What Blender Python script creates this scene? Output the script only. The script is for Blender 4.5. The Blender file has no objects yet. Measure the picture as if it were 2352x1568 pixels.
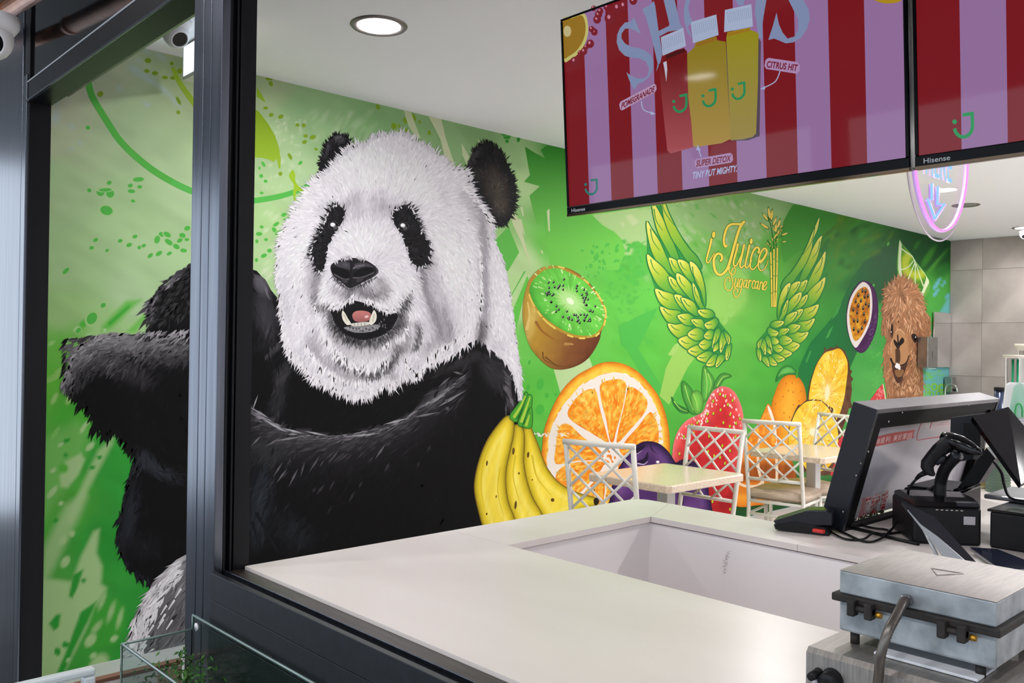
import bpy, bmesh, math, random
import numpy as np
from mathutils import Vector, Matrix
from mathutils.geometry import delaunay_2d_cdt

sc = bpy.context.scene
COL = sc.collection
random.seed(7)
RNG = np.random.default_rng(11)

# ------------------------------------------------------------------ camera
IMG_W, IMG_H, FPX = 2352.0, 1568.0, 2003.05
YAW, PITCH, ROLL = 0.819103554, 0.00464625269, 0.0142776432
EYE = np.array([0.0, 0.0, 1.40])
_f = np.array([math.cos(YAW)*math.cos(PITCH), math.sin(YAW)*math.cos(PITCH), math.sin(PITCH)])
_r = np.cross(_f, [0, 0, 1]); _r /= np.linalg.norm(_r)
_u = np.cross(_r, _f)
RIGHT = math.cos(ROLL)*_r + math.sin(ROLL)*_u
UP = -math.sin(ROLL)*_r + math.cos(ROLL)*_u
FWD = _f
cam = bpy.data.cameras.new('camera')
cam.sensor_width = 36.0
cam.lens = FPX/IMG_W*36.0
cam.clip_start = 0.02
cam_o = bpy.data.objects.new('camera', cam); COL.objects.link(cam_o)
M = Matrix.Identity(4)
for i in range(3):
    M[i][0], M[i][1], M[i][2], M[i][3] = RIGHT[i], UP[i], -FWD[i], EYE[i]
cam_o.matrix_world = M
sc.camera = cam_o

# ------------------------------------------------------------------ world, exposure
w = bpy.data.worlds.new('street_sky'); sc.world = w
w.use_nodes = True
bg = w.node_tree.nodes['Background']
bg.inputs[0].default_value = (0.78, 0.88, 1.0, 1)
bg.inputs[1].default_value = 2.0
sc.view_settings.view_transform = 'Standard'
sc.view_settings.look = 'None'
sc.view_settings.gamma = 1.0
sc.view_settings.use_curve_mapping = False
sc.view_settings.exposure = 0.0
sc.cycles.use_denoising = True
LAMP = 252.0         # radiance of the ceiling downlights

# ------------------------------------------------------------------ the place
YW = 3.963           # mural wall
XB = 10.724          # tiled back wall
HC = 2.70            # ceiling
XF, XI = 0.83, 0.912 # shopfront frame, outer and inner face
YR = -4.2            # right hand wall
CT = 0.90            # counter top

# ------------------------------------------------------------------ helpers
def lin(c):
    c = np.asarray(c, float)/255.0
    return np.where(c <= 0.04045, c/12.92, ((c+0.055)/1.055)**2.4)

def ray(px, py):
    return FWD + RIGHT*(px-IMG_W/2)/FPX - UP*(py-IMG_H/2)/FPX

def at_z(px, py, z):
    d = ray(px, py); return Vector(EYE + d*(z-EYE[2])/d[2])
def at_x(px, py, x):
    d = ray(px, py); return Vector(EYE + d*x/d[0])
def at_y(px, py, y):
    d = ray(px, py); return Vector(EYE + d*y/d[1])

def principled(name, col, rough=0.5, metal=0.0, spec=0.5, **kw):
    m = bpy.data.materials.new(name); m.use_nodes = True
    b = m.node_tree.nodes['Principled BSDF']
    c = lin(col) if max(col) > 1.0 else col
    b.inputs['Base Color'].default_value = (c[0], c[1], c[2], 1)
    b.inputs['Roughness'].default_value = rough
    b.inputs['Metallic'].default_value = metal
    b.inputs['Specular IOR Level'].default_value = spec
    for k, v in kw.items():
        b.inputs[k.replace('_', ' ')].default_value = v
    return m

def noisy(name, c1, c2, scale=8.0, rough=0.5, metal=0.0, spec=0.5, bump=0.0, detail=4, stretch=(1, 1, 1), pos=(0.35, 0.65), r2=None):
    m = principled(name, c1, rough, metal, spec)
    nt = m.node_tree; b = nt.nodes['Principled BSDF']
    tc = nt.nodes.new('ShaderNodeTexCoord'); mp = nt.nodes.new('ShaderNodeMapping')
    mp.inputs['Scale'].default_value = stretch
    n = nt.nodes.new('ShaderNodeTexNoise'); n.inputs['Scale'].default_value = scale; n.inputs['Detail'].default_value = detail
    r = nt.nodes.new('ShaderNodeValToRGB')
    r.color_ramp.elements[0].position, r.color_ramp.elements[1].position = pos
    r.color_ramp.elements[0].color = tuple(lin(c1)) + (1,); r.color_ramp.elements[1].color = tuple(lin(c2)) + (1,)
    nt.links.new(tc.outputs['Object'], mp.inputs[0]); nt.links.new(mp.outputs[0], n.inputs['Vector'])
    nt.links.new(n.outputs['Fac'], r.inputs[0]); nt.links.new(r.outputs[0], b.inputs['Base Color'])
    if r2 is not None:
        mr = nt.nodes.new('ShaderNodeMapRange'); mr.inputs['To Min'].default_value = rough; mr.inputs['To Max'].default_value = r2
        nt.links.new(n.outputs['Fac'], mr.inputs[0]); nt.links.new(mr.outputs[0], b.inputs['Roughness'])
    if bump:
        bp = nt.nodes.new('ShaderNodeBump'); bp.inputs['Strength'].default_value = bump; bp.inputs['Distance'].default_value = 0.002
        nt.links.new(n.outputs['Fac'], bp.inputs['Height']); nt.links.new(bp.outputs[0], b.inputs['Normal'])
    return m

def emitter(name, col, strength):
    m = bpy.data.materials.new(name); m.use_nodes = True
    nt = m.node_tree; nt.nodes.clear()
    e = nt.nodes.new('ShaderNodeEmission'); o = nt.nodes.new('ShaderNodeOutputMaterial')
    c = lin(col); e.inputs[0].default_value = (c[0], c[1], c[2], 1); e.inputs[1].default_value = strength
    nt.links.new(e.outputs[0], o.inputs[0])
    return m

def attr_material(name, rough=0.45, spec=0.35, emit=0.0, coat=0.0):
    """colour from the painted colour attribute; emit > 0 for lit screens"""
    m = principled(name, (0.02, 0.02, 0.02), rough, 0.0, spec)
    nt = m.node_tree; b = nt.nodes['Principled BSDF']
    a = nt.nodes.new('ShaderNodeAttribute'); a.attribute_name = 'Col'
    if emit:
        nt.links.new(a.outputs['Color'], b.inputs['Emission Color']); b.inputs['Emission Strength'].default_value = emit
    else:
        nt.links.new(a.outputs['Color'], b.inputs['Base Color'])
    return m

# ---- mesh building
class MB:
    """collects shapes into one mesh"""
    def __init__(s): s.v = []; s.f = []; s.sm = []
    def raw(s, vs, fs, smooth=False):
        o = len(s.v); s.v += [tuple(map(float, v)) for v in vs]
        for f in fs: s.f.append([i+o for i in f]); s.sm.append(smooth)
        return s
    def box(s, a, b, R=None, T=None):
        (x0, y0, z0), (x1, y1, z1) = a, b
        vs = [(x0, y0, z0), (x1, y0, z0), (x1, y1, z0), (x0, y1, z0), (x0, y0, z1), (x1, y0, z1), (x1, y1, z1), (x0, y1, z1)]
        if R is not None: vs = [R @ Vector(v) for v in vs]
        if T is not None: vs = [Vector(v)+Vector(T) for v in vs]
        return s.raw(vs, [(3, 2, 1, 0), (4, 5, 6, 7), (0, 1, 5, 4), (1, 2, 6, 5), (2, 3, 7, 6), (3, 0, 4, 7)])
    def bbox(s, a, b, r=0.004):
        """box with chamfered edges"""
        bm = bmesh.new(); x = [(p+q)/2 for p, q in zip(a, b)]; d = [abs(q-p) for p, q in zip(a, b)]
        bmesh.ops.create_cube(bm, size=1.0)
        for v in bm.verts: v.co = Vector((v.co.x*d[0]+x[0], v.co.y*d[1]+x[1], v.co.z*d[2]+x[2]))
        bmesh.ops.bevel(bm, geom=bm.edges[:], offset=r, segments=2, affect='EDGES', profile=0.5)
        return s.bm(bm)
    def bm(s, bm, smooth=False):
        bm.verts.index_update()
        s.raw([v.co[:] for v in bm.verts], [[v.index for v in f.verts] for f in bm.faces], smooth); bm.free(); return s
    def prism(s, poly, axis, a, b):
        """extrude a 2D polygon along axis (0,1,2) between a and b"""
        def put(p, t):
            q = list(p); q.insert(axis, t); return q
        n = len(poly)
        vs = [put(p, a) for p in poly] + [put(p, b) for p in poly]
        fs = [list(range(n))[::-1], list(range(n, 2*n))] + [(i, (i+1) % n, n+(i+1) % n, n+i) for i in range(n)]
        return s.raw(vs, fs)
    def tube(s, pts, r, n=10, caps=True, closed=False):
        pts = [Vector(p) for p in pts]; m = len(pts)
        rr = r if hasattr(r, '__len__') else [r]*m
        vs = []; prev = None
        for i, p in enumerate(pts):
            if closed: t = pts[(i+1) % m]-pts[i-1]
            else: t = pts[min(i+1, m-1)]-pts[max(i-1, 0)]
            t.normalize()
            if prev is None:
                a = t.orthogonal().normalized()
            else:
                a = (prev-t*prev.dot(t))
                a = a.normalized() if a.length > 1e-6 else t.orthogonal().normalized()
            prev = a; b = t.cross(a)
            for k in range(n):
                th = 2*math.pi*k/n
                vs.append(p+(a*math.cos(th)+b*math.sin(th))*rr[i])
        fs = []
        for i in range(m if closed else m-1):
            j = (i+1) % m
            for k in range(n): fs.append((i*n+k, i*n+(k+1) % n, j*n+(k+1) % n, j*n+k))
        s.raw(vs, fs, True)
        if caps and not closed:
            o = len(s.v)-m*n
            s.f.append([o+k for k in range(n)][::-1]); s.sm.append(False)
            s.f.append([o+(m-1)*n+k for k in range(n)]); s.sm.append(False)
        return s
    def lathe(s, prof, c=(0, 0, 0), n=24, axis='z', caps=True, smooth=True):
        """prof: list of (radius, height)"""
        vs = []
        for r, h in prof:
            for k in range(n):
                th = 2*math.pi*k/n; x, y = r*math.cos(th), r*math.sin(th)
                q = {'z': (x, y, h), 'x': (h, x, y), 'y': (y, h, x)}[axis]
                vs.append((q[0]+c[0], q[1]+c[1], q[2]+c[2]))
        fs = [(i*n+k, i*n+(k+1) % n, (i+1)*n+(k+1) % n, (i+1)*n+k) for i in range(len(prof)-1) for k in range(n)]
        o = len(s.v)
        s.raw(vs, fs, smooth)
        if caps:
            s.f.append([o+k for k in range(n)][::-1]); s.sm.append(False)
            s.f.append([o+(len(prof)-1)*n+k for k in range(n)]); s.sm.append(False)
        return s
    def mesh(s, name):
        me = bpy.data.meshes.new(name); me.from_pydata(s.v, [], s.f)
        me.polygons.foreach_set('use_smooth', s.sm); me.update()
        return me
    def build(s, name, mat, parent=None, loc=None, R=None, shade=False):
        me = s.mesh(name)
        o = bpy.data.objects.new(name, me); COL.objects.link(o)
        if mat: me.materials.append(mat)
        if parent is not None: o.parent = parent
        if loc is not None: o.location = loc
        if R is not None: o.rotation_euler = R
        return o

def empty(name, loc=(0, 0, 0), rz=0.0):
    o = bpy.data.objects.new(name, None); COL.objects.link(o); o.location = loc; o.rotation_euler = (0, 0, rz)
    o.empty_display_size = 0.05
    return o
def tag(o, label, cat, group=None):
    o['label'] = label; o['category'] = cat
    if group: o['group'] = group
    return o
def structure(o, label=None):
    o['kind'] = 'structure'
    if label: o['label'] = label
    return o
def copy_tree(o, parent=None):
    c = o.copy(); COL.objects.link(c)
    if parent is not None: c.parent = parent; c.matrix_parent_inverse = o.matrix_parent_inverse
    for ch in list(o.children): copy_tree(ch, c)
    return c

def spline(pts, n=6, closed=False):
    """Catmull-Rom through the points"""
    P = [np.asarray(p, float) for p in pts]; m = len(P); out = []
    for i in range(m if closed else m-1):
        if closed: p0, p1, p2, p3 = P[i-1], P[i], P[(i+1) % m], P[(i+2) % m]
        else: p0, p1, p2, p3 = P[max(i-1, 0)], P[i], P[i+1], P[min(i+2, m-1)]
        for k in range(n):
            t = k/n
            out.append(0.5*((2*p1)+(p2-p0)*t+(2*p0-5*p1+4*p2-p3)*t*t+(3*p1-p0-3*p2+p3)*t**3))
    if not closed: out.append(P[-1])
    return [tuple(q) for q in out]

# ---- painting on a flat surface: outlines are given in photograph pixels and put on the plane where the picture hangs
class Surf:
    def __init__(s, p0, n): s.p0 = np.asarray(p0, float); s.n = np.asarray(n, float)/np.linalg.norm(n)
    def put(s, a):                       # a: N x 3 (px, py, lift)
        a = np.asarray(a, float)
        d = FWD[None]+np.outer((a[:, 0]-IMG_W/2)/FPX, RIGHT)-np.outer((a[:, 1]-IMG_H/2)/FPX, UP)
        t = ((s.p0-EYE) @ s.n + a[:, 2])/(d @ s.n)
        return EYE+d*t[:, None]

def inside(P, poly):
    x, y = P[:, 0], P[:, 1]; c = np.zeros(len(P), bool); q = np.asarray(poly)
    x0, y0 = q[:, 0], q[:, 1]; x1, y1 = np.roll(x0, -1), np.roll(y0, -1)
    for a, b, e, f in zip(x0, y0, x1, y1):
        if b == f: continue
        c ^= ((b > y) != (f > y)) & (x < (e-a)*(y-b)/(f-b)+a)
    return c
def edge_dist(P, poly, closed=True):
    q = np.asarray(poly, float); d = np.full(len(P), 1e9)
    for i in range(len(q) if closed else len(q)-1):
        a, b = q[i], q[(i+1) % len(q)]; ab = b-a; L = ab @ ab+1e-9
        t = np.clip(((P-a) @ ab)/L, 0, 1)
        d = np.minimum(d, np.hypot(*(P-a-t[:, None]*ab).T))
    return d

LIFT, STEP = 0.00002, 0.0000016
class Paint:
    def __init__(s, surf, base): s.s = surf; s.base = base; s.v = []; s.f = []; s.c = []; s.n = 0; s.q = 0
    def add(s, pts, faces, cols, lift=0.0, rise=None):
        pts = np.asarray(pts, float); k = len(pts)
        cols = np.asarray(cols, float)
        if cols.ndim == 1: cols = np.tile(cols, (k, 1))
        s.q += 1                                   # every stroke lies a hair above the one before
        s.v.append(np.column_stack([pts, s.base+(s.q+(0 if rise is None else rise))*STEP*np.ones(k)])); s.c.append(cols)
        if rise is not None: s.q += int(np.max(rise))+1
        s.f += [[i+s.n for i in f] for f in faces]; s.n += k
    def poly(s, pts, col, lift=0.0): s.add(pts, [list(range(len(pts)))], lin(col), lift)
    def smooth(s, pts, col, lift=0.0, n=5): s.poly(spline(pts, n, True), col, lift)
    def ell(s, cx, cy, rx, ry, col, ang=0.0, lift=0.0, n=14):
        t = np.linspace(0, 2*np.pi, n, endpoint=False); ca, sa = math.cos(ang), math.sin(ang)
        x, y = rx*np.cos(t), ry*np.sin(t)
        s.poly(np.column_stack([cx+x*ca-y*sa, cy+x*sa+y*ca]), col, lift)
    def glow(s, cx, cy, rx, ry, c0, c1, ang=0.0, lift=0.0, n=16):
        """disc that fades from c0 to c1"""
        t = np.linspace(0, 2*np.pi, n, endpoint=False); ca, sa = math.cos(ang), math.sin(ang)
        x, y = rx*np.cos(t), ry*np.sin(t)
        p = np.vstack([[cx, cy], np.column_stack([cx+x*ca-y*sa, cy+x*sa+y*ca])])
        s.add(p, [(0, i+1, (i+1) % n+1) for i in range(n)], np.vstack([lin(c0), np.tile(lin(c1), (n, 1))]), lift)
    def line(s, pts, w, col, lift=0.0, n=5, w1=None, closed=False, curve=True, cap=True):
        q = np.array(spline(pts, n, closed) if curve and len(pts) > 2 else pts, float)
        if closed: q = np.vstack([q, q[:1]])
        m = len(q); ww = np.linspace(w, w1 if w1 is not None else w, m)/2
        t = np.gradient(q, axis=0); t /= np.linalg.norm(t, axis=1)[:, None]+1e-9
        nr = np.column_stack([-t[:, 1], t[:, 0]])
        P = np.vstack([q+nr*ww[:, None], q-nr*ww[:, None]])
        c = lin(col) if not callable(col) else col(P)
        K = min(12, m//4) if m > 10 else 0           # a long stroke climbs slightly so that it can cross itself
        rs = np.tile(np.linspace(0, K, m), 2) if K else None
        s.add(P, [(i, i+1, m+i+1, m+i) for i in range(m-1)], c, lift, rs)
        if cap and not closed:
            for e in (0, -1):
                if ww[e] > 0.4: s.ell(q[e][0], q[e][1], ww[e], ww[e], col if not callable(col) else (230, 205, 90), 0, lift, 10)
    def shade(s, poly, fn, pitch, lift=0.0, smooth=0):
        poly = spline(poly, smooth, True) if smooth else poly
        q = np.asarray(poly, float); lo, hi = q.min(0), q.max(0)
        X, Y = np.meshgrid(np.arange(lo[0]+pitch/2, hi[0], pitch), np.arange(lo[1]+pitch/2, hi[1], pitch))
        P = np.column_stack([X.ravel(), Y.ravel()])
        if len(P):
            P = P[inside(P, q)]
        if len(P): P = P[edge_dist(P, q) > pitch*0.4]
        V = [Vector(p) for p in q]+[Vector(p) for p in P]
        E = [(i, (i+1) % len(q)) for i in range(len(q))]
        r = delaunay_2d_cdt(V, E, [], 1, 1e-5)
        pts = np.array([tuple(v) for v in r[0]]); s.add(pts, r[2], fn(pts), lift)
    def tufts(s, P, D, L, W, C, lift, layers=24, bend=0.0):
        """many small pointed brush strokes; P base, D unit direction, L length, W width, C linear colour"""
        n = len(P); N = np.column_stack([-D[:, 1], D[:, 0]])
        L = L[:, None]; Wd = W[:, None]; b = (RNG.uniform(-1, 1, n)*bend)[:, None]
        v0 = P; m = P+D*L*0.45+N*L*b*0.4; v3 = P+D*L+N*L*b
        v1 = m+N*Wd*0.5; v2 = m-N*Wd*0.5
        V = np.stack([v0, v1, v3, v2], 1).reshape(-1, 2)
        layers = int(min(max(n//12, 6), 120))
        lf = np.repeat(np.arange(n)*layers//max(n, 1)+s.q+1, 4)*STEP; s.q += layers
        CC = np.repeat(C, 4, 0)
        s.v.append(np.column_stack([V, s.base+lf])); s.c.append(CC)
        k = s.n+np.arange(n)*4
        s.f += np.column_stack([k, k+1, k+2, k+3]).tolist(); s.n += 4*n
    def build(s, name, mat, parent=None, label=None):
        me = bpy.data.meshes.new(name)
        A = np.vstack(s.v); W = s.s.put(A)
        if s.s is WALL:
            W[:, 2] = np.clip(W[:, 2], 0.001, HC-0.0005); W[:, 0] = np.clip(W[:, 0], -1.0, XB-0.0005)
        me.from_pydata(W.tolist(), [], s.f)
        at = me.color_attributes.new('Col', 'FLOAT_COLOR', 'POINT')
        C = np.ones((len(A), 4)); C[:, :3] = np.vstack(s.c); at.data.foreach_set('color', C.ravel())
        me.update()
        o = bpy.data.objects.new(name, me); COL.objects.link(o); me.materials.append(mat)
        if parent is not None: o.parent = parent
        if label: o['label'] = label
        return o

WALL = Surf((0, YW, 0), (0, -1, 0))
def crop(ox, oy, k):
    return lambda *p: [(ox+p[i]/k, oy+p[i+1]/k) for i in range(0, len(p), 2)]
def text_mesh(txt, size=1.0, shear=0.0, weight=0.0):
    """outline of a word as 2D triangles in its own units, from the built-in font"""
    cu = bpy.data.curves.new('word', 'FONT'); cu.body = txt; cu.size = size; cu.shear = shear; cu.offset = weight
    o = bpy.data.objects.new('word', cu); COL.objects.link(o)
    bpy.context.view_layer.update()
    me = o.evaluated_get(bpy.context.evaluated_depsgraph_get()).to_mesh()
    V = np.array([v.co[:2] for v in me.vertices]); F = [list(p.vertices) for p in me.polygons]
    o.to_mesh_clear(); bpy.data.objects.remove(o); bpy.data.curves.remove(cu)
    return V, F
def word(paint, txt, a, b, h, col, lift=0.0, shear=0.0, weight=0.0, up=None):
    """print txt so that it runs from a to b (pixels) with letter height h"""
    V, F = text_mesh(txt, 1.0, shear, weight)
    if len(V) == 0: return
    x0, x1 = V[:, 0].min(), V[:, 0].max()
    y1 = V[:, 1].max(); a = np.array(a, float); b = np.array(b, float)
    e = (b-a)/(x1-x0)
    up = np.array([0.0, -1.0]) if up is None else np.array(up, float)
    P = a+np.outer(V[:, 0]-x0, e)+np.outer(V[:, 1]/y1*h, up)
    paint.add(P, F, lin(col), lift)

# ------------------------------------------------------------------ materials
M_PAINT = attr_material('mural_paint', 0.5, 0.10)
M_CEIL = principled('ceiling_paint', (247, 246, 249), 0.85, 0, 0.2)
M_WHITEWALL = principled('white_wall', (228, 227, 228), 0.8, 0, 0.2)
M_FLOOR = noisy('floor_tile', (208, 207, 209), (221, 220, 222), 3.0, 0.4)
M_PAVE = noisy('pavement', (84, 84, 87), (104, 103, 102), 6.0, 0.8)
M_BLACK = noisy('black_anodised', (11, 12, 15), (16, 17, 21), 30.0, 0.35, 0.0, 0.22, stretch=(1, 1, 0.05))
M_BLACKMET = noisy('dark_satin_metal', (92, 97, 108), (108, 113, 124), 60.0, 0.24, 0.92, 0.5, stretch=(1, 1, 0.03))
M_BLACKGLOSS = principled('black_gloss', (12, 12, 15), 0.08, 0, 0.5)
M_FASCIA = noisy('charcoal_fascia', (34, 36, 41), (40, 42, 48), 40.0, 0.42, 0.2, 0.35)
M_RUBBER = principled('rubber', (14, 14, 15), 0.7)
M_SOFFIT = principled('dark_gloss_soffit', (40, 42, 40), 0.06, 0, 0.9)
M_LIGHTLINE = principled('grey_gasket', (150, 155, 160), 0.4)
M_DISC = emitter('downlight_glow', (252, 250, 250), LAMP)
M_RING = principled('grey_ring', (120, 112, 108), 0.35, 0.6)
M_TILE = noisy('stone_tile', (148, 139, 134), (180, 171, 165), 2.2, 0.45, 0, 0.4, detail=8, pos=(0.3, 0.7))
M_GROUT = principled('grout', (128, 122, 117), 0.9)

# ------------------------------------------------------------------ shell
def slab(name, a, b, mat, label=None, parent=None):
    o = MB().box(a, b).build(name, mat, parent)
    if parent is None: structure(o, label)
    return o
slab('floor', (XF, YR, -0.1), (XB+0.1, YW+0.1, 0.0), M_FLOOR, 'grey tiled shop floor')
slab('pavement', (-6.0, -8.0, -0.12), (XF, 8.0, -0.02), M_PAVE, 'grey pavement outside the shop')
slab('ceiling', (XI, YR, HC), (XB+0.1, YW+0.1, HC+0.1), M_CEIL, 'plain white ceiling')
slab('wall_right', (XI, YR-0.1, 0), (XB+0.1, YR, HC), M_WHITEWALL, 'white side wall')
wall_left = slab('wall_left', (XI, YW, 0), (XB+0.1, YW+0.12, HC), M_WHITEWALL, 'wall carrying the painted jungle mural')
wall_back = slab('wall_back', (XB, YR, 0), (XB+0.12, YW, HC), M_GROUT, 'stone tiled back wall')
# stone tiles of the back wall
ys = [YW, 3.612] + [3.612-0.605*i for i in range(1, 5)]
zs = [0.0, 0.515, 1.124, 1.735, 2.346, HC]
tile_m = {}
for i in range(len(ys)-1):
    for j in range(len(zs)-1):
        dy, dz = ys[i]-ys[i+1], zs[j+1]-zs[j]
        key = (round(dy, 3), round(dz, 3))
        if key not in tile_m:
            m = MB().bbox((-0.012, -dy/2+0.0012, -dz/2+0.0012), (0.0, dy/2-0.0012, dz/2-0.0012), 0.0012).mesh('tile'); m.materials.append(M_TILE); tile_m[key] = m
        t = bpy.data.objects.new('tile', tile_m[key]); COL.objects.link(t)
        t.location = (XB, (ys[i]+ys[i+1])/2, (zs[j]+zs[j+1])/2); t.parent = wall_back
# dark bulkhead over the shopfront, its glossy underside mirrors the mural
slab('trim_1', (XI, YR, 2.42), (1.13, YW, HC), M_SOFFIT, 'glossy dark bulkhead over the shopfront')
# canopy over the pavement
slab('ceiling_canopy', (-5.2, -9.0, 3.0), (XF, 9.0, 3.12), principled('canopy_soffit', (20, 18, 17), 0.6), 'dark canopy soffit over the pavement')

# ------------------------------------------------------------------ shopfront frame
wf = structure(empty('window_1', (XF, 1.9, 0)), 'black aluminium shopfront frame')
def part(name, mb, mat, parent=wf, label=None):
    o = mb.build(name, mat)
    if parent is not None:
        o.parent = parent
        o.matrix_parent_inverse = Matrix.Translation(parent.location).inverted() if parent.rotation_euler.z == 0 else parent.matrix_basis.inverted()
    if label: o['label'] = label
    return o
ZT = 3.0
for y0, y1 in ((1.926, 1.978), (1.885, 1.922), (1.831, 1.8815)):
    part('post_face', MB().bbox((XF, y0, 0), (XF+0.02, y1, ZT), 0.0015), M_BLACKMET, label='satin grey strip of the corner post')
part('post', MB().box((XF+0.006, 1.845, 0), (XI, 1.976, ZT)), M_BLACK)
for x0, x1 in ((XF+0.0205, 0.856), (0.866, 0.871), (0.875, XI)):
    part('post_channel', MB().bbox((x0, 1.831, 0), (x1, 1.846, ZT), 0.001), M_BLACK)
# left jamb and cladding beyond it
part('jamb', MB().bbox((XF+0.004, 3.37, 0), (0.905, 3.47, ZT), 0.0015), M_BLACK)
part('jamb_face', MB().bbox((XF-0.004, 3.375, 0), (XF+0.006, 3.424, 2.32), 0.0015), M_BLACKMET)
part('cladding', MB().bbox((XF-0.002, 3.436, 0), (XF+0.03, 4.9, ZT), 0.002), M_BLACKMET, label='satin dark metal cladding left of the doorway')
# header, light gasket line and dark transom panel
for y0, y1 in ((1.976, 3.372), (-2.6, 1.832)):
    part('header', MB().bbox((XF, y0, 2.2225), (XF+0.075, y1, 2.29), 0.002), M_BLACK)
    part('header_lip', MB().box((XF-0.005, y0, 2.2225), (XF, y1, 2.229)), M_BLACKMET)
    part('transom_pane', MB().box((XF+0.012, y0, 2.296), (XF+0.03, y1+0.07, ZT)), M_BLACKGLOSS, label='black glazed transom panel')
    part('gasket', MB().box((XF-0.002, y0, 2.2905), (XF+0.012, y1+0.06, 2.2955)), M_LIGHTLINE)
part('jamb', MB().bbox((XF, -2.72, 0), (XI, -2.6, ZT), 0.002), M_BLACK)
# sill under the service window
part('fascia', MB().bbox((XF-0.006, -2.6, 0.0), (XF+0.004, 1.831, 0.776), 0.001), M_FASCIA, label='charcoal metal apron under the service window')
part('fascia', MB().bbox((XF-0.006, -2.6, 0.7785), (XF+0.004, 1.831, 0.838), 0.001), M_FASCIA)
part('fascia', MB().bbox((XF-0.009, -2.6, 0.8405), (XF+0.004, 1.831, 0.8985), 0.001), M_FASCIA)
for yy in (1.56, 1.165, 0.77, 0.37):
    part('drain_slot', MB().bbox((XF-0.0075, yy-0.013, 0.783), (XF-0.0055, yy+0.013, 0.791), 0.0008), M_RUBBER)
part('sill_channel', MB().box((XF+0.004, -2.6, 0.0), (0.853, 1.831, 0.884)), M_RUBBER)
part('sill_track', MB().bbox((0.8535, -2.6, 0.86), (0.8565, 1.831, 0.898), 0.0008), M_BLACKMET)
part('sill_plate', MB().bbox((0.857, -2.6, 0.5), (0.8995, 1.831, 0.893), 0.001), noisy('sill_bronze', (40, 35, 33), (62, 54, 48), 30, 0.35, 0.3, 0.5, stretch=(8, 0.4, 1)))

# ------------------------------------------------------------------ downlights
def downlight(x, y, lit, label, z=HC):
    t = tag(empty('downlight', (x, y, z)), label, 'ceiling light', 'ceiling downlights')
    MB().lathe([(0.086, -0.002), (0.092, -0.006), (0.112, -0.006), (0.117, -0.0005), (0.117, 0.002)], n=40, caps=False).build('trim_ring', M_RING, t)
    MB().lathe([(0.0, -0.0035), (0.0865, -0.0035), (0.0865, 0.0)], n=40, caps=False).build('diffuser', M_DISC if lit else principled('unlit_diffuser', (118, 128, 110), 0.3), t)
    return t
downlight(2.02, 2.985, True, 'large lit round downlight above the panda mural')
downlight(8.19, 2.906, False, 'unlit round downlight behind the neon sign')
downlight(10.06, 2.99, True, 'lit round downlight near the tiled back wall')
for i, x in enumerate((3.7, 5.5, 7.3, 9.1)):  # unseen lamps added to even out and raise the room light
    for j, y in enumerate((1.35, 0.0, -1.35, -2.7)):
        downlight(x, y, True, 'added unseen fill downlight, %s from the window in the %s row from the mural' % (('second', 'third', 'fourth', 'fifth')[i], ('second', 'third', 'fourth', 'last')[j]))
downlight(5.1, 2.95, True, 'lit round downlight of the mural row, above the painted leaf wings')
for y, lb in ((3.77, 'farthest left in the row'), (2.5, 'second in the row'), (1.25, 'third in the row, above the waffle iron side'), (0.0, 'fourth in the row'), (-1.25, 'last in the row')):
    downlight(-.72, y, True, 'lit round downlight in the canopy outside, '+lb, 3.0)

# ------------------------------------------------------------------ the mural, painted on the left wall
# --- background: a colour field on a fine grid
BG_PTS = """0 240 185 188 160;120 240 184 190 160;250 150 172 182 150;420 180 168 186 142;120 400 163 192 142;300 300 166 190 146;300 480 170 202 146;430 420 174 200 152;
120 330 176 188 152;150 600 166 199 142;350 600 174 206 152;150 720 157 197 127;300 680 176 206 156;120 800 118 188 85;250 745 165 206 135;110 870 92 174 54;180 950 70 162 50;
250 1050 52 156 55;300 1100 48 150 55;140 1150 78 164 58;250 1250 45 147 52;330 1400 46 146 52;300 1520 46 146 52;120 1420 85 165 70;200 1500 60 150 55;0 900 95 175 55;0 1300 80 160 60;
620 200 166 184 142;700 250 146 180 130;850 290 134 176 118;620 330 168 195 145;650 420 176 206 150;620 520 172 206 142;620 590 178 210 152;700 400 172 200 150;740 320 150 186 132;
1000 320 136 172 116;1100 330 132 168 112;1180 360 150 185 128;1210 420 172 202 142;1200 600 178 207 146;1190 700 172 205 140;1300 340 48 134 40;1280 420 66 155 46;1290 500 92 178 66;
1260 560 104 188 74;1400 560 106 192 76;1400 480 110 185 80;1380 700 98 192 72;1230 760 100 190 74;1210 900 92 186 66;1300 900 88 182 66;1470 800 92 186 68;1420 640 92 184 70;1500 700 96 186 72;
1450 480 158 190 122;1500 520 150 188 116;1560 480 140 178 112;1600 560 122 178 90;1700 490 134 172 106;1780 490 128 164 104;1700 560 110 176 78;1640 640 124 186 84;1660 700 134 192 88;
1750 640 94 174 66;1720 760 100 180 70;1700 840 92 176 66;1560 900 84 174 64;1800 700 92 176 66;1750 860 78 168 60;1600 800 96 182 68;1800 560 78 158 52;1850 520 52 124 42;1900 520 70 118 32;
1950 560 52 122 36;1930 620 66 140 56;1930 700 62 146 58;1960 650 46 110 56;2030 620 44 88 52;2070 620 36 84 46;2100 560 24 80 34;2150 570 22 78 34;2170 620 40 110 40;2130 660 62 140 50;2160 700 66 154 62;
2000 820 72 162 72;2000 880 84 170 80;2020 750 70 160 72;1900 800 46 142 60;1840 860 54 148 62;1780 940 76 166 58;1700 930 80 170 62;1700 1150 22 80 34;1560 1000 78 168 60;1650 1180 22 74 32;1800 1180 20 66 30;
1300 1150 60 150 50;2140 860 92 172 168;2160 900 110 180 120"""
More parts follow.
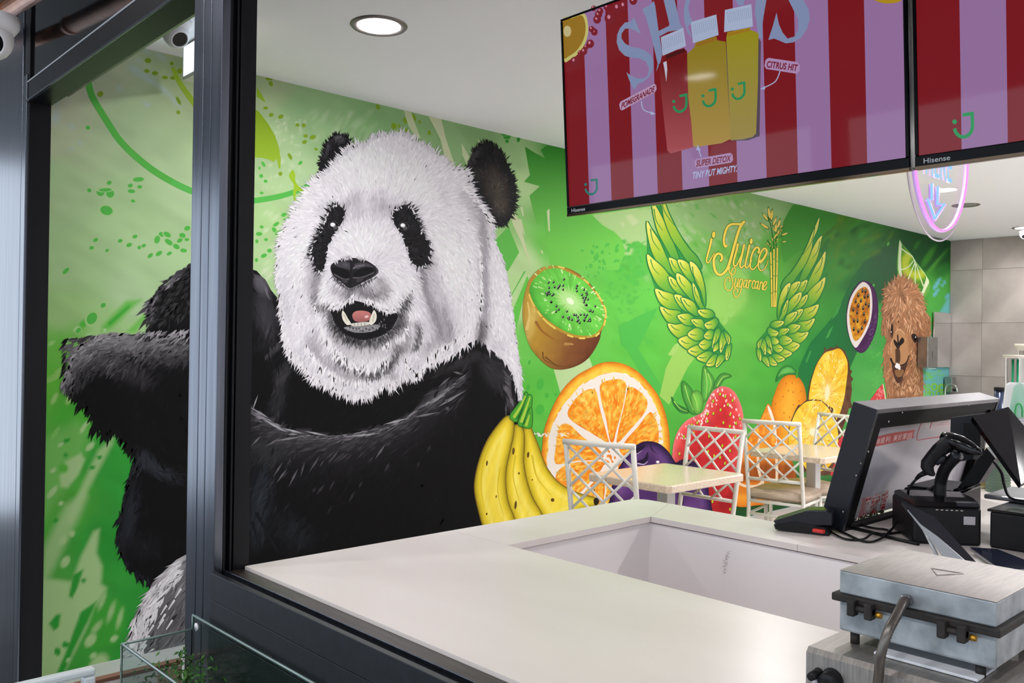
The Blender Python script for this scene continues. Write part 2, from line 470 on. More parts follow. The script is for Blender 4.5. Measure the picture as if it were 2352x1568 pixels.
BG = np.array([[float(t) for t in q.split()] for q in BG_PTS.replace('\n', '').split(';')])
BG_L = lin(BG[:, 2:5])
def bg_base(P):
    out = np.zeros((len(P), 3))
    for i in range(0, len(P), 20000):
        p = P[i:i+20000]
        d2 = (p[:, None, 0]-BG[None, :, 0])**2+(p[:, None, 1]-BG[None, :, 1])**2+60.0
        wt = d2**-1.7
        out[i:i+20000] = (wt @ BG_L)/wt.sum(1)[:, None]
    return out
# smooth value noise for clouds of spray
_g = RNG.random((64, 64))
def vnoise(x, y):
    xi, yi = np.floor(x).astype(int), np.floor(y).astype(int); fx, fy = x-xi, y-yi
    fx, fy = fx*fx*(3-2*fx), fy*fy*(3-2*fy)
    g = lambda a, b: _g[a % 64, b % 64]
    return (g(xi, yi)*(1-fx)+g(xi+1, yi)*fx)*(1-fy)+(g(xi, yi+1)*(1-fx)+g(xi+1, yi+1)*fx)*fy
def soft(P, C, poly, col, feather, amt=1.0, sm=0):
    """airbrushed patch"""
    poly = spline(poly, sm, True) if sm else poly
    q = np.asarray(poly, float); lo, hi = q.min(0)-feather, q.max(0)+feather
    k = np.where((P[:, 0] > lo[0]) & (P[:, 0] < hi[0]) & (P[:, 1] > lo[1]) & (P[:, 1] < hi[1]))[0]
    if not len(k): return
    p = P[k]; d = edge_dist(p, q); s_ = np.where(inside(p, q), d, -d)
    a = np.clip(s_/feather+0.5, 0, 1); a = (a*a*(3-2*a)*amt)[:, None]
    C[k] = C[k]*(1-a)+lin(col)*a
def blob(P, C, x, y, rx, ry, ang, col, amt=1.0, hard=0.35):
    k = np.where((abs(P[:, 0]-x) < rx+ry) & (abs(P[:, 1]-y) < rx+ry))[0]
    if not len(k): return
    dx, dy = P[k, 0]-x, P[k, 1]-y; ca, sa = math.cos(ang), math.sin(ang)
    r = np.hypot((dx*ca+dy*sa)/rx, (-dx*sa+dy*ca)/ry)
    a = np.clip((1-r)/(1-hard), 0, 1)[:, None]*amt
    C[k] = C[k]*(1-a)+lin(col)*a
def bg_field(P):
    C = bg_base(P); x, y = P[:, 0], P[:, 1]
    # diagonal cloudy variation
    n = vnoise((x+y*0.9)/70, (y-x*0.6)/26)-0.5
    C *= (1+0.16*n)[:, None]
    # pale splashes, lower left of the doorway
    pale, mid, dk, lime = (160, 194, 132), (86, 172, 60), (44, 148, 50), (128, 196, 70)
    L = lambda *p: list(zip(p[0::2], p[1::2]))
    soft(P, C, L(97, 1010, 140, 985, 175, 965, 205, 985, 195, 1040, 165, 1090, 130, 1150, 97, 1200), (118, 182, 92), 40, .7)
    soft(P, C, L(137, 1095, 150, 1060, 185, 1040, 195, 1055, 180, 1090, 155, 1120, 140, 1118), pale, 10)
    soft(P, C, L(100, 1260, 150, 1160, 195, 1130, 200, 1140, 185, 1180, 160, 1230, 110, 1330, 97, 1340), pale, 26, .8)
    soft(P, C, L(225, 1035, 262, 1000, 258, 1020, 200, 1130, 165, 1200, 150, 1200, 190, 1110), pale, 16, .85)
    soft(P, C, L(97, 1330, 120, 1330, 165, 1335, 185, 1280, 215, 1220, 228, 1215, 222, 1270, 235, 1300, 232, 1340, 245, 1350, 225, 1385, 200, 1440, 150, 1540, 110, 1568, 90, 1568), pale, 14)
    soft(P, C, L(168, 1320, 192, 1306, 178, 1350, 165, 1375, 158, 1368), dk, 7)
    soft(P, C, L(130, 1410, 140, 1410, 135, 1440, 124, 1448, 112, 1432), dk, 7)
    soft(P, C, L(185, 1405, 222, 1380, 205, 1420, 170, 1490, 140, 1560, 120, 1568, 150, 1500, 165, 1460), dk, 8)
    soft(P, C, L(215, 1395, 268, 1372, 285, 1395, 285, 1440, 262, 1480, 220, 1490, 195, 1480, 205, 1440), (62, 158, 52), 16, .9)
    for a in ((235, 1380, 30, 8, -1.2), (255, 1405, 34, 9, -1.25), (275, 1420, 34, 8, -1.3), (222, 1440, 26, 10, -.9)): blob(P, C, *a, pale, .8)
    for a in ((208, 1470, 22, 13, -.9, pale), (150, 1472, 14, 9, -.4, pale), (214, 1505, 11, 7, -.5, pale), (157, 1516, 8, 6, -.5, pale), (262, 1466, 12, 8, -.6, pale),
              (225, 1530, 40, 24, -1.0, pale), (150, 1480, 10, 9, 0, dk), (132, 1496, 9, 12, 0, dk), (150, 1290, 18, 11, -1.0, pale), (145, 1240, 14, 10, -1.0, pale),
              (165, 1225, 9, 9, 0, pale), (140, 1156, 8, 6, -.4, pale), (122, 1080, 10, 6, -.7, pale), (145, 1075, 14, 14, 0, mid), (128, 1195, 8, 6, -.5, dk), (192, 1333, 8, 6, -.4, dk),
              (208, 1000, 12, 7, -.6, dk), (152, 1012, 13, 6, -.5, dk), (151, 1045, 7, 6, 0, dk), (228, 1050, 8, 5, 0, dk), (212, 1073, 8, 6, 0, dk),
              (140, 850, 22, 8, -.45, (150, 196, 110)), (120, 868, 24, 9, -.45, (150, 196, 110)), (125, 915, 18, 7, -1.1, (150, 196, 110)), (160, 915, 18, 8, -1.1, (150, 196, 110)), (198, 973, 10, 5, -.6, pale),
              (127, 995, 22, 6, -1.0, (120, 184, 90)), (190, 985, 14, 6, -1.0, pale), (140, 1020, 9, 5, -.6, pale), (120, 1130, 22, 8, -.9, pale), (207, 1025, 16, 8, -.8, pale)):
        blob(P, C, *a, hard=.6)
    # left, streaks above the arm
    soft(P, C, L(235, 748, 290, 690, 325, 688, 300, 712, 255, 755, 232, 762), (96, 188, 66), 16, .9)
    soft(P, C, L(246, 742, 296, 700, 300, 704, 252, 748), (66, 172, 58), 6)
    soft(P, C, L(290, 762, 330, 722, 340, 726, 310, 765), (110, 192, 78), 10, .9)
    soft(P, C, L(97, 800, 170, 745, 200, 755, 170, 800, 120, 870, 97, 880), (100, 184, 62), 50, .7)
    for a in ((190, 745, 16, 10, -.9, (84, 180, 60)), (210, 731, 20, 13, -.9, (88, 182, 62)), (118, 788, 12, 6, -.6, (150, 205, 120)), (158, 782, 14, 7, -.6, (150, 205, 120)),
              (176, 755, 12, 6, -.6, (168, 210, 140)), (204, 768, 8, 5, -.4, (168, 210, 140)), (240, 758, 5, 4, 0, (190, 220, 170))): blob(P, C, *a, hard=.5)
    # pale blue spray, upper left
    for a in ((128, 270, 16, 26, .3), (165, 290, 14, 8, .8), (128, 238, 10, 8, 0), (184, 328, 10, 6, .8), (164, 341, 8, 6, 0), (340, 180, 40, 12, .6), (380, 210, 40, 10, .7), (318, 140, 10, 7, .6),
              (275, 205, 14, 8, .7), (338, 240, 14, 9, .6), (405, 235, 22, 10, .8), (310, 160, 26, 14, .7), (370, 130, 22, 10, .6), (338, 118, 16, 8, .6)):
        blob(P, C, *a, (172, 192, 186), .8, .2)
    # grey-green veil under the ceiling
    for a in ((560, 180, 60, 40, 0), (720, 260, 120, 40, .25), (420, 150, 40, 16, .2)): blob(P, C, *a, (134, 170, 120), .45, .1)
    # spray dust right of the post
    rr = np.random.default_rng(3)
    for _ in range(70):
        x0, y0 = rr.uniform(605, 700), rr.uniform(250, 460)
        blob(P, C, x0, y0, rr.uniform(4, 9), rr.uniform(2.5, 5), rr.uniform(-1.5, -.9), (200, 214, 178), rr.uniform(.3, .8))
    for _ in range(40):
        x0, y0 = rr.uniform(700, 860), rr.uniform(255, 330)
        blob(P, C, x0, y0, rr.uniform(10, 26), rr.uniform(4, 9), rr.uniform(-1.1, -.7), (178, 200, 158), rr.uniform(.2, .55))
    for _ in range(16):
        x0, y0 = rr.uniform(592, 650), rr.uniform(480, 640)
        blob(P, C, x0, y0, rr.uniform(10, 24), rr.uniform(4, 8), rr.uniform(-.9, -.6), (205, 218, 182), rr.uniform(.4, .8))
    # right: soft mottling behind the wings and under the ceiling
    for _ in range(90):
        x0, y0 = rr.uniform(1440, 1760), rr.uniform(455, 640)
        cc = [(158, 190, 130), (90, 172, 62), (172, 192, 146), (78, 160, 56)][rr.integers(4)]
        blob(P, C, x0, y0, rr.uniform(8, 30), rr.uniform(4, 11), rr.uniform(.6, 1.1), cc, rr.uniform(.25, .75))
    for _ in range(60):
        x0, y0 = rr.uniform(1380, 1500), rr.uniform(540, 800)
        blob(P, C, x0, y0, rr.uniform(4, 20), rr.uniform(3, 10), rr.uniform(.4, 1.4), (74, 172, 66), rr.uniform(.25, .7))
    for _ in range(90):
        x0, y0 = rr.uniform(1890, 2060), rr.uniform(490, 640)
        cc = [(86, 130, 30), (44, 118, 40), (60, 140, 50), (30, 92, 36)][rr.integers(4)]
        blob(P, C, x0, y0, rr.uniform(8, 28), rr.uniform(4, 10), rr.uniform(-1.2, -.5), cc, rr.uniform(.3, .7))
    soft(P, C, L(1990, 600, 2030, 570, 2075, 560, 2100, 575, 2085, 640, 2050, 680, 2010, 700, 1975, 690), (46, 90, 56), 16, .95)
    soft(P, C, L(2070, 555, 2110, 545, 2183, 560, 2183, 600, 2120, 625, 2095, 600), (22, 70, 32), 18, .9)
    for a in ((2132, 590, 40, 9, -1.0, (48, 112, 34)), (2150, 605, 60, 6, -.85, (64, 130, 44)), (2106, 562, 18, 6, -1.0, (44, 104, 36)), (2168, 590, 40, 5, -.9, (30, 86, 34))): blob(P, C, *a, hard=.5)
    soft(P, C, L(2128, 665, 2183, 625, 2183, 730, 2140, 735, 2125, 700), (76, 160, 66), 24, .8)
    soft(P, C, L(2160, 715, 2183, 675, 2190, 1000, 2118, 1000, 2118, 840, 2135, 790), (104, 176, 176), 8, .95)
    for a in ((2152, 652, 20, 5, -1.05), (2168, 650, 12, 3, -1.1), (2176, 680, 10, 4, -1), (2150, 672, 14, 4, -1)): blob(P, C, *a, (98, 170, 180), 1, .6)
    for _ in range(40):
        x0, y0 = rr.uniform(2122, 2170), rr.uniform(850, 910)
        blob(P, C, x0, y0, rr.uniform(2, 8), rr.uniform(2, 5), rr.uniform(-1, 1), (112, 190, 70), rr.uniform(.5, .95), .5)
    kk = crop(1160, 300, 4.9)
    soft(P, C, kk(980,950, 1090,1060, 1230,1140, 1310,1230, 1345,1330, 1345,1400, 1440,1392, 1450,1330, 1400,1290, 1500,1240, 1590,1300, 1640,1180, 1680,880, 1300,900), (164, 194, 130), 5, .95)
    for q in (kk(1360,960, 1420,940, 1500,1010, 1500,1040, 1430,1070), kk(1290,1020, 1340,1040, 1330,1090)): soft(P, C, q, (186, 200, 150), 6, .9)
    soft(P, C, kk(1340,1400, 1420,1410, 1440,1330, 1400,1290, 1480,1240, 1610,1310, 1700,1568, 1420,1700, 1360,1640, 1400,1560), (84, 176, 70), 6, .9)
    for _ in range(60):
        x0, y0 = rr.normal(1440, 22), rr.uniform(550, 720)
        blob(P, C, x0, y0, rr.uniform(2, 9), rr.uniform(2, 7), rr.uniform(-1, 1), (82, 174, 70), .9, .6)
    soft(P, C, [(1545, 455), (1790, 470), (1800, 490), (1778, 520), (1740, 545), (1690, 560), (1640, 545), (1600, 520), (1560, 500)], (138, 174, 112), 26, .8)
    for _ in range(70):
        x0, y0 = rr.uniform(1545, 1770), rr.uniform(458, 600)
        cc = [(164, 186, 140), (86, 164, 60), (170, 188, 148), (78, 158, 56), (150, 186, 118)][rr.integers(5)]
        blob(P, C, x0, y0, rr.uniform(5, 16), rr.uniform(2.5, 6), rr.uniform(.7, 1.2), cc, rr.uniform(.5, .95), .5)
    soft(P, C, [(1625, 640), (1700, 610), (1720, 640), (1715, 690), (1690, 720), (1650, 740), (1630, 700)], (146, 200, 96), 20, .8)
    # dark floor band behind the chairs
    soft(P, C, L(1690, 1118, 1830, 1100, 1880, 1110, 1960, 1080, 1960, 1300, 1640, 1300), (24, 76, 34), 26, .9)
    for _ in range(30):
        x0, y0 = rr.uniform(2000, 2040), rr.uniform(800, 920)
        blob(P, C, x0, y0, rr.uniform(3, 10), rr.uniform(2, 4), rr.uniform(-1.3, -.7), (104, 184, 84), rr.uniform(.3, .8))
    return C

cols_px = np.concatenate([np.arange(-160, 2184.1, 4.6), [2185.5]])
NV = 330
gx = np.array([EYE[0]+ray(p, 784)[0]*YW/ray(p, 784)[1] for p in cols_px]); gx[-1] = XB-0.0005; gx[0] = max(gx[0], XI+0.01)
gx = np.maximum(gx, XI+0.001+np.arange(len(gx))*1e-5)
gz = np.linspace(0.0015, HC-0.0008, NV)
GX, GZ = np.meshgrid(gx, gz, indexing='ij')
W3 = np.column_stack([GX.ravel(), np.full(GX.size, YW-0.0002), GZ.ravel()])
rel = W3-EYE; dep = rel @ FWD
PX = np.column_stack([IMG_W/2+FPX*(rel @ RIGHT)/dep, IMG_H/2-FPX*(rel @ UP)/dep])
CF = bg_field(PX)
i, j = np.meshgrid(np.arange(len(gx)-1), np.arange(NV-1), indexing='ij'); a = (i*NV+j).ravel()
F = np.column_stack([a, a+NV, a+NV+1, a+1])
me = bpy.data.meshes.new('mural_ground'); me.from_pydata(W3.tolist(), [], F.tolist())
at = me.color_attributes.new('Col', 'FLOAT_COLOR', 'POINT'); _c = np.ones((len(W3), 4)); _c[:, :3] = CF; at.data.foreach_set('color', _c.ravel())
me.materials.append(M_PAINT); me.update()
ground = bpy.data.objects.new('mural_ground', me); COL.objects.link(ground); ground.parent = wall_left
ground['label'] = 'sprayed green background of the mural'
del W3, rel, dep, PX, CF, _c

# --- crisp splashes
sp = Paint(WALL, 0.0004)
G1, G2, LIME, OLV = (78, 178, 66), (62, 164, 62), (140, 176, 40), (120, 152, 34)
def dots(lst, col, rim=None):
    for x, y, rx, ry, an in lst:
        sp.glow(x, y, rx*1.25, ry*1.25, rim or col, tuple(lin2(bg_at(x, y))), an, 0, 12)
        sp.ell(x, y, rx*.92, ry*.92, col, an, LIFT*2, 12)
def bg_at(x, y): return bg_base(np.array([[float(x), float(y)]]))[0]
def lin2(c): return tuple(255*np.where(c <= 0.0031308, c*12.92, 1.055*np.clip(c, 0, 1)**(1/2.4)-0.055))
ka = crop(0, 0, 3.675)
dots([(340, 139, 8, 6, .1), (337, 163, 6.5, 4.5, .1), (356, 168, 7.5, 5, 0), (379, 178, 7.5, 4.5, .1), (394.5, 146, 4.5, 5, 0), (412.5, 163, 7, 7, -.6), (425.5, 179, 7, 5.5, 0), (397, 179, 7, 4.5, 0),
      (230.5, 216, 7.5, 6.5, -.6), (410, 231, 4, 11, -.5), (409.5, 258, 5, 4.5, .3)], (124, 156, 30))
dots([(202, 293, 5.5, 5.5, 0), (318, 412, 14, 6, -.08), (251, 419.5, 6.5, 5, -.4), (299.5, 426, 6.5, 5, -.3), (321, 429, 6, 4.5, 0), (302, 439, 9.5, 5, .1), (305.5, 461.5, 5.5, 4, .2), (205, 437, 5.5, 5, .3),
      (231, 441, 10, 10, .2), (253, 444, 10, 11, -.3), (242, 436, 16, 4.5, -.05), (244.5, 483, 16, 11.5, .25), (219.5, 551, 7, 4.5, -.5), (210.5, 569, 6, 4.5, -.1), (246, 575, 5, 3.6, -.5), (276, 553, 6, 4.5, -.4),
      (310, 543, 6.5, 4.5, -.4), (296.5, 562.5, 7.5, 5, -.4), (320, 568, 5, 4.5, -.4), (330, 564, 6, 4, -.5), (361, 550, 7, 10, .3), (372, 538, 8, 6, .2), (384, 538.5, 10, 6, .5), (388, 556, 12, 6, .6), (405, 566, 9, 6, .5),
      (345, 587, 8, 4.5, -.7), (365, 582, 9, 5, -.6), (389, 582, 7, 4, -.5), (419, 541, 8, 7, .3), (430, 524, 8, 6, -.4), (421.5, 575, 8.5, 5, .1), (413, 552, 8, 5, -.5), (429, 550, 6, 4, 0), (151.5, 622, 11, 5, -.8),
      (237, 701, 7, 5.5, -.6), (211, 731, 12, 16, .6), (180, 759, 8, 5, -.8)], (84, 180, 74), (150, 205, 100))
dots([(618, 180, 9, 6, .3), (622, 192, 5, 7, -.5), (610, 248, 6, 4, 0), (623, 264, 6, 5, -.4), (645, 268, 7, 5, -.4), (683, 287, 5, 4, 0), (697.5, 288, 5, 5, 0), (702, 312, 5.5, 4, 0), (718, 315, 8, 5, -.3), (699.5, 326, 6, 4.5, -.4),
      (726, 342.5, 5, 3, .3), (666, 359, 4, 9, -.5), (868, 245.5, 5, 7, -.3), (931, 277, 5, 8, -.3), (935, 271, 3, 5, -.3), (949, 270, 6, 10, -.4), (964, 280, 3, 4.5, -.4), (905, 290, 7, 9, -.3), (917, 290, 3, 6, -.4), (912, 303, 9, 5, .5),
      (936, 304, 5, 11, -.3), (986, 305, 4, 6, -.2), (644, 399, 5, 5, 0)], (128, 160, 36))
dots([(605, 377, 4, 8, -.5), (596, 386, 3, 4, 0), (600, 404, 5, 5, .3), (610, 416, 5, 4, .2), (601, 443, 5, 3.5, 0), (652, 493, 7, 5, -.4), (659, 503, 9, 3.8, -.1), (601, 521, 5, 3.8, .1), (595, 537, 8, 5, 0), (611, 550, 5, 4, -.1), (590, 554, 4, 5, 0),
      (637, 561, 6, 5, -.2), (619, 575.5, 6, 5, 0), (606, 587, 8, 5, -.4), (589, 597, 4, 5, 0), (634, 515, 9, 4, -.6), (630, 528, 5, 8, -.6), (641, 534, 12, 4.5, -.4), (690, 374, 6, 4, -.8)], (84, 180, 74), (150, 205, 100))
dots([(1164, 313, 9, 8, .2), (1160, 308, 9, 4, 0), (1164.5, 324, 4.5, 4.5, 0), (1191, 320, 4, 7, .2)], (46, 140, 44))
# vine
vine = spline([(202, 185), (212, 222), (238, 266), (275, 322), (322, 368), (372, 404), (436, 437), (500, 456), (560, 462), (610, 457), (660, 446), (700, 430), (740, 405)], 8)
sp.line(vine[:44], 15, (84, 176, 70), LIFT*3, curve=False, cap=False); sp.line(vine[43:], 15, (88, 182, 78), LIFT*3, w1=11, curve=False, cap=False)
sp.line([(398, 158), (410, 185), (432, 218), (470, 265), (520, 300)], 9, (146, 178, 44), LIFT*4, w1=16)
# lime leaf by the post
sp.shade([(560, 230), (596, 258), (616, 284), (632, 312), (641, 340), (645, 365), (644, 386), (640, 387), (636, 365), (628, 372), (617, 366), (600, 362), (560, 362)],
         lambda P: lin((134, 166, 30))*(1-np.clip((P[:, 1:]-260)/110, 0, 1))+lin((150, 184, 50))*np.clip((P[:, 1:]-260)/110, 0, 1), 9, LIFT*4)
sp.poly([(590, 200), (600, 215), (611, 236), (604, 232), (590, 222)], LIME, LIFT*4)
sp.smooth([(664, 401), (672, 390), (678, 400), (678, 412), (684, 425), (703, 444), (699, 447), (684, 438), (680, 445), (679, 462), (675, 462), (673, 440), (675, 425), (666, 410)], (156, 192, 50), LIFT*5)
# right of the panda
def field_col(P):
    t = np.clip((P[:, 1:]-330)/230, 0, 1); return (lin((46, 128, 40))*(1-t)+lin((108, 192, 76))*t)
k1 = crop(1160, 300, 4.9)
sp.shade(k1(225,180, 330,245, 450,310, 400,215, 470,170, 700,205, 720,950, 980,950, 1090,1060, 1160,1105, 1230,1140, 1290,1200, 1320,1260, 1345,1330, 1345,1400, 1300,1480, 1280,1568, 515,1568, 515,1520, 490,1430, 515,1390, 490,1300, 455,1315, 425,1260, 460,1190, 435,1000, 360,1060, 275,730, 395,625, 215,575, 280,500),
         field_col, 9, 0)
CREAM = (196, 206, 160)
for q in (k1(470,905, 500,875, 505,1130, 490,1135), k1(170,860, 195,860, 212,950, 200,965), k1(60,960, 110,930, 160,1010, 230,1200, 190,1130, 295,1530, 170,1230, 90,1060), k1(150,990, 185,1000, 230,1190), k1(400,1345, 420,1345, 428,1385, 415,1385)):
    sp.poly(q, CREAM, LIFT*3)
sp.poly([(1168, 520), (1192.5, 579.5), (1150, 650), (1129, 560)], (96, 182, 76), LIFT*3)
k3 = crop(1160, 560, 4.6125)
sp.poly(k3(40,600, 60,550, 200,290, 220,290), (100, 184, 82), LIFT*3); sp.poly(k3(80,710, 235,340, 250,370, 190,600, 120,900, 90,880), (98, 190, 72), LIFT*3)
sp.poly([(1272, 849), (1354, 822), (1361, 842), (1330, 900), (1288, 906)], (180, 208, 148), LIFT*3)
sp.poly([(1019, 272), (1040, 275), (1075, 330), (1110, 345), (1060, 360), (1048, 392), (1010, 330)], (140, 176, 122), LIFT)
sp.poly([(985, 268), (1014, 273), (1024, 318), (1047, 386), (1024, 370), (1012, 320)], (196, 204, 164), LIFT*2)
sp.poly([(927, 250), (944, 258), (966, 318), (955, 316), (938, 288)], (190, 202, 158), LIFT*2); sp.poly([(1060, 328), (1078, 360), (1072, 378), (1062, 355)], (190, 202, 158), LIFT*2)
sp.poly([(1097, 318), (1108, 330), (1100, 328)], (190, 202, 158), LIFT*2)
for q in (k3(1200,870, 1420,760, 1620,670, 1410,1110, 1560,1350, 1720,1600, 1560,1600, 1300,1130, 1230,1060),): sp.poly(q, (78, 176, 72), LIFT*2)
kw = crop(1460, 460, 3.9196)
sp.poly(kw(275,1500, 330,1400, 400,1280, 530,1420, 470,1500, 300,1840, 215,1760), (150, 196, 92), LIFT*3)
sp.poly(kw(290,1390, 350,1300, 400,1270, 380,1340, 300,1440, 330,1400), (160, 200, 104), LIFT*4)
sp.poly(kw(780,1110, 830,1070, 830,1050, 790,1100), (140, 198, 92), LIFT*3)
for x, y in ((820, 1030), (860, 940), (865, 1020), (805, 1090)): sp.ell(1460+x/3.92, 460+y/3.92, 5, 9, (146, 200, 98), .5, LIFT*3)
sp.poly([(1445, 620), (1452, 600), (1462, 596), (1450, 640)], (88, 178, 70), LIFT)
# pale corner left of the wings and the yellow-green one above the cane
k5 = crop(1720, 470, 7.468)
sp.shade(k5(760,0, 860,-40, 1500,110, 1500,330, 1320,470, 1240,520, 600,1000, 540,700, 590,300, 680,120), lambda P: lin((56, 128, 42))*(1-np.clip((P[:, 1:]-500)/110, 0, 1))+lin((72, 152, 54))*np.clip((P[:, 1:]-500)/110, 0, 1), 8, 0)
for x, y, rx, ry in ((1330, 660, 5, 14), (1300, 760, 5, 10), (1250, 760, 4, 9)): sp.ell(1720+x/7.468, 470+y/7.468, rx, ry, (52, 116, 50), .5, LIFT*2)
# dark leaf band across the right half
sp.shade([(1832, 852), (1846, 818), (1862, 786), (1888, 757), (1912, 728), (1934, 690), (1958, 640), (1985, 600), (2010, 590), (2030, 640), (2010, 700), (1975, 770), (1990, 800), (1972, 800), (1950, 850), (1935, 900), (1900, 960), (1800, 960)],
         lambda P: lin((32, 118, 58))*(1-np.clip((P[:, :1]-1900)/110, 0, 1))+lin((44, 94, 56))*np.clip((P[:, :1]-1900)/110, 0, 1), 9, 0)
for q in ([(1910, 735), (1918, 715), (1934, 692), (1924, 720)], [(1850, 832), (1860, 806), (1864, 806), (1854, 832)], [(1896, 778), (1904, 758), (1914, 748), (1904, 774)]): sp.poly(q, (66, 152, 70), LIFT*3)
for x, y in ((2006, 656), (2002, 680), (2018, 722), (1990, 735), (2040, 560)): sp.ell(x, y, 2.6, 5, (84, 168, 74), .4, LIFT*3)
# rings on the turquoise corner
for x, y, r in ((2131, 896, 5), (2146, 888, 8), (2163, 890, 8), (2140, 905, 6), (2156, 904, 7), (2124, 905, 4), (2170, 905, 5)):
    sp.ell(x, y, r, r*1.1, (132, 192, 64), 0, LIFT*3); sp.ell(x, y, r*.5, r*.6, (92, 176, 168), 0, LIFT*4)
# dark green flecks
rr = np.random.default_rng(5)
for _ in range(46):
    x, y = rr.choice([1363, 1385, 1430, 1455])+rr.normal(0, 14), rr.uniform(560, 640)
    sp.ell(x, y, rr.uniform(1.5, 5), rr.uniform(2, 6), (80, 176, 72), rr.uniform(-.6, .6), LIFT*2, 8)
for x, y, rx, ry in ((1241, 882, 8, 14), (1213, 890, 4, 8), (1216, 832, 3, 6), (1256, 908, 5, 6), (1240, 940, 10, 12), (1277, 906, 3, 5)): sp.ell(x, y, rx, ry, (74, 174, 64), .2, LIFT*2)
sp.build('mural_splashes', M_PAINT, wall_left, 'painted dots, vine and brush splashes of the mural')

# --- the panda
def guide(G):
    G = np.array(G, float)
    def fn(P):
        d2 = (P[:, None, 0]-G[None, :, 0])**2+(P[:, None, 1]-G[None, :, 1])**2+150.0
        wt = d2**-1.6; D = (wt @ G[:, 2:4])/wt.sum(1)[:, None]
        return D/(np.linalg.norm(D, axis=1)[:, None]+1e-9)
    return fn
def scatter(poly, n):
    q = np.asarray(poly, float); lo, hi = q.min(0), q.max(0); out = []; k = 0
    while k < n:
        P = RNG.uniform(lo, hi, (n*2, 2)); P = P[inside(P, q)]; out.append(P); k += len(P)
    return np.vstack(out)[:n]
def fur(pt, poly, n, gd, cf, L, W, lift, jit=0.12, spread=0.25, layers=24, bend=.25, mul=(1.0, 1.0), keep=None):
    P = scatter(poly, n)
    if keep is not None: P = P[keep(P)]; n = len(P)
    D = gd(P); th = RNG.normal(0, spread, n); ca, sa = np.cos(th), np.sin(th)
    D = np.column_stack([D[:, 0]*ca-D[:, 1]*sa, D[:, 0]*sa+D[:, 1]*ca])
    C = cf(P)*RNG.uniform(mul[0], mul[1], (n, 1))*(1+RNG.normal(0, jit, (n, 1)))
    pt.tufts(P, D, RNG.uniform(L[0], L[1], n), RNG.uniform(W[0], W[1], n), np.clip(C, 0.003, 0.95), lift, layers, bend)
XY = lambda *p: list(zip(p[0::2], p[1::2]))

HEAD = XY(735,408, 752,392, 775,368, 800,345, 822,333, 841,332, 852,319, 879,310, 920,309, 947,318, 974,337, 1002,354, 1026,375, 1048,389, 1070,391, 1080,420, 1092,450, 1119,487, 1132,514, 1134,545, 1148,580, 1160,620, 1169,665, 1178,725, 1187,795, 1195,850, 1198,890, 1194,914,
          1184,881, 1173,846, 1151,821, 1124,800, 1102,778, 1078,787, 1061,800, 1015,827, 988,836, 974,844, 950,872, 930,862, 906,884, 882,884, 852,906, 811,912, 776,895, 743,882, 716,866, 689,835, 664,808, 656,772, 649,734, 645,690, 638,634, 641,579, 651,533, 670,498, 689,465, 710,435)
EYE_L = XY(770,470, 787,481, 790,498, 779,520, 765,544, 754,568, 751,590, 743,620, 735,626, 721,598, 713,582, 724,555, 740,525, 751,498, 762,478)
EYE_R = XY(928,472, 947,481, 958,506, 969,533, 983,555, 991,574, 985,592, 980,606, 964,615, 947,604, 936,577, 926,547, 912,522, 901,503, 904,487)
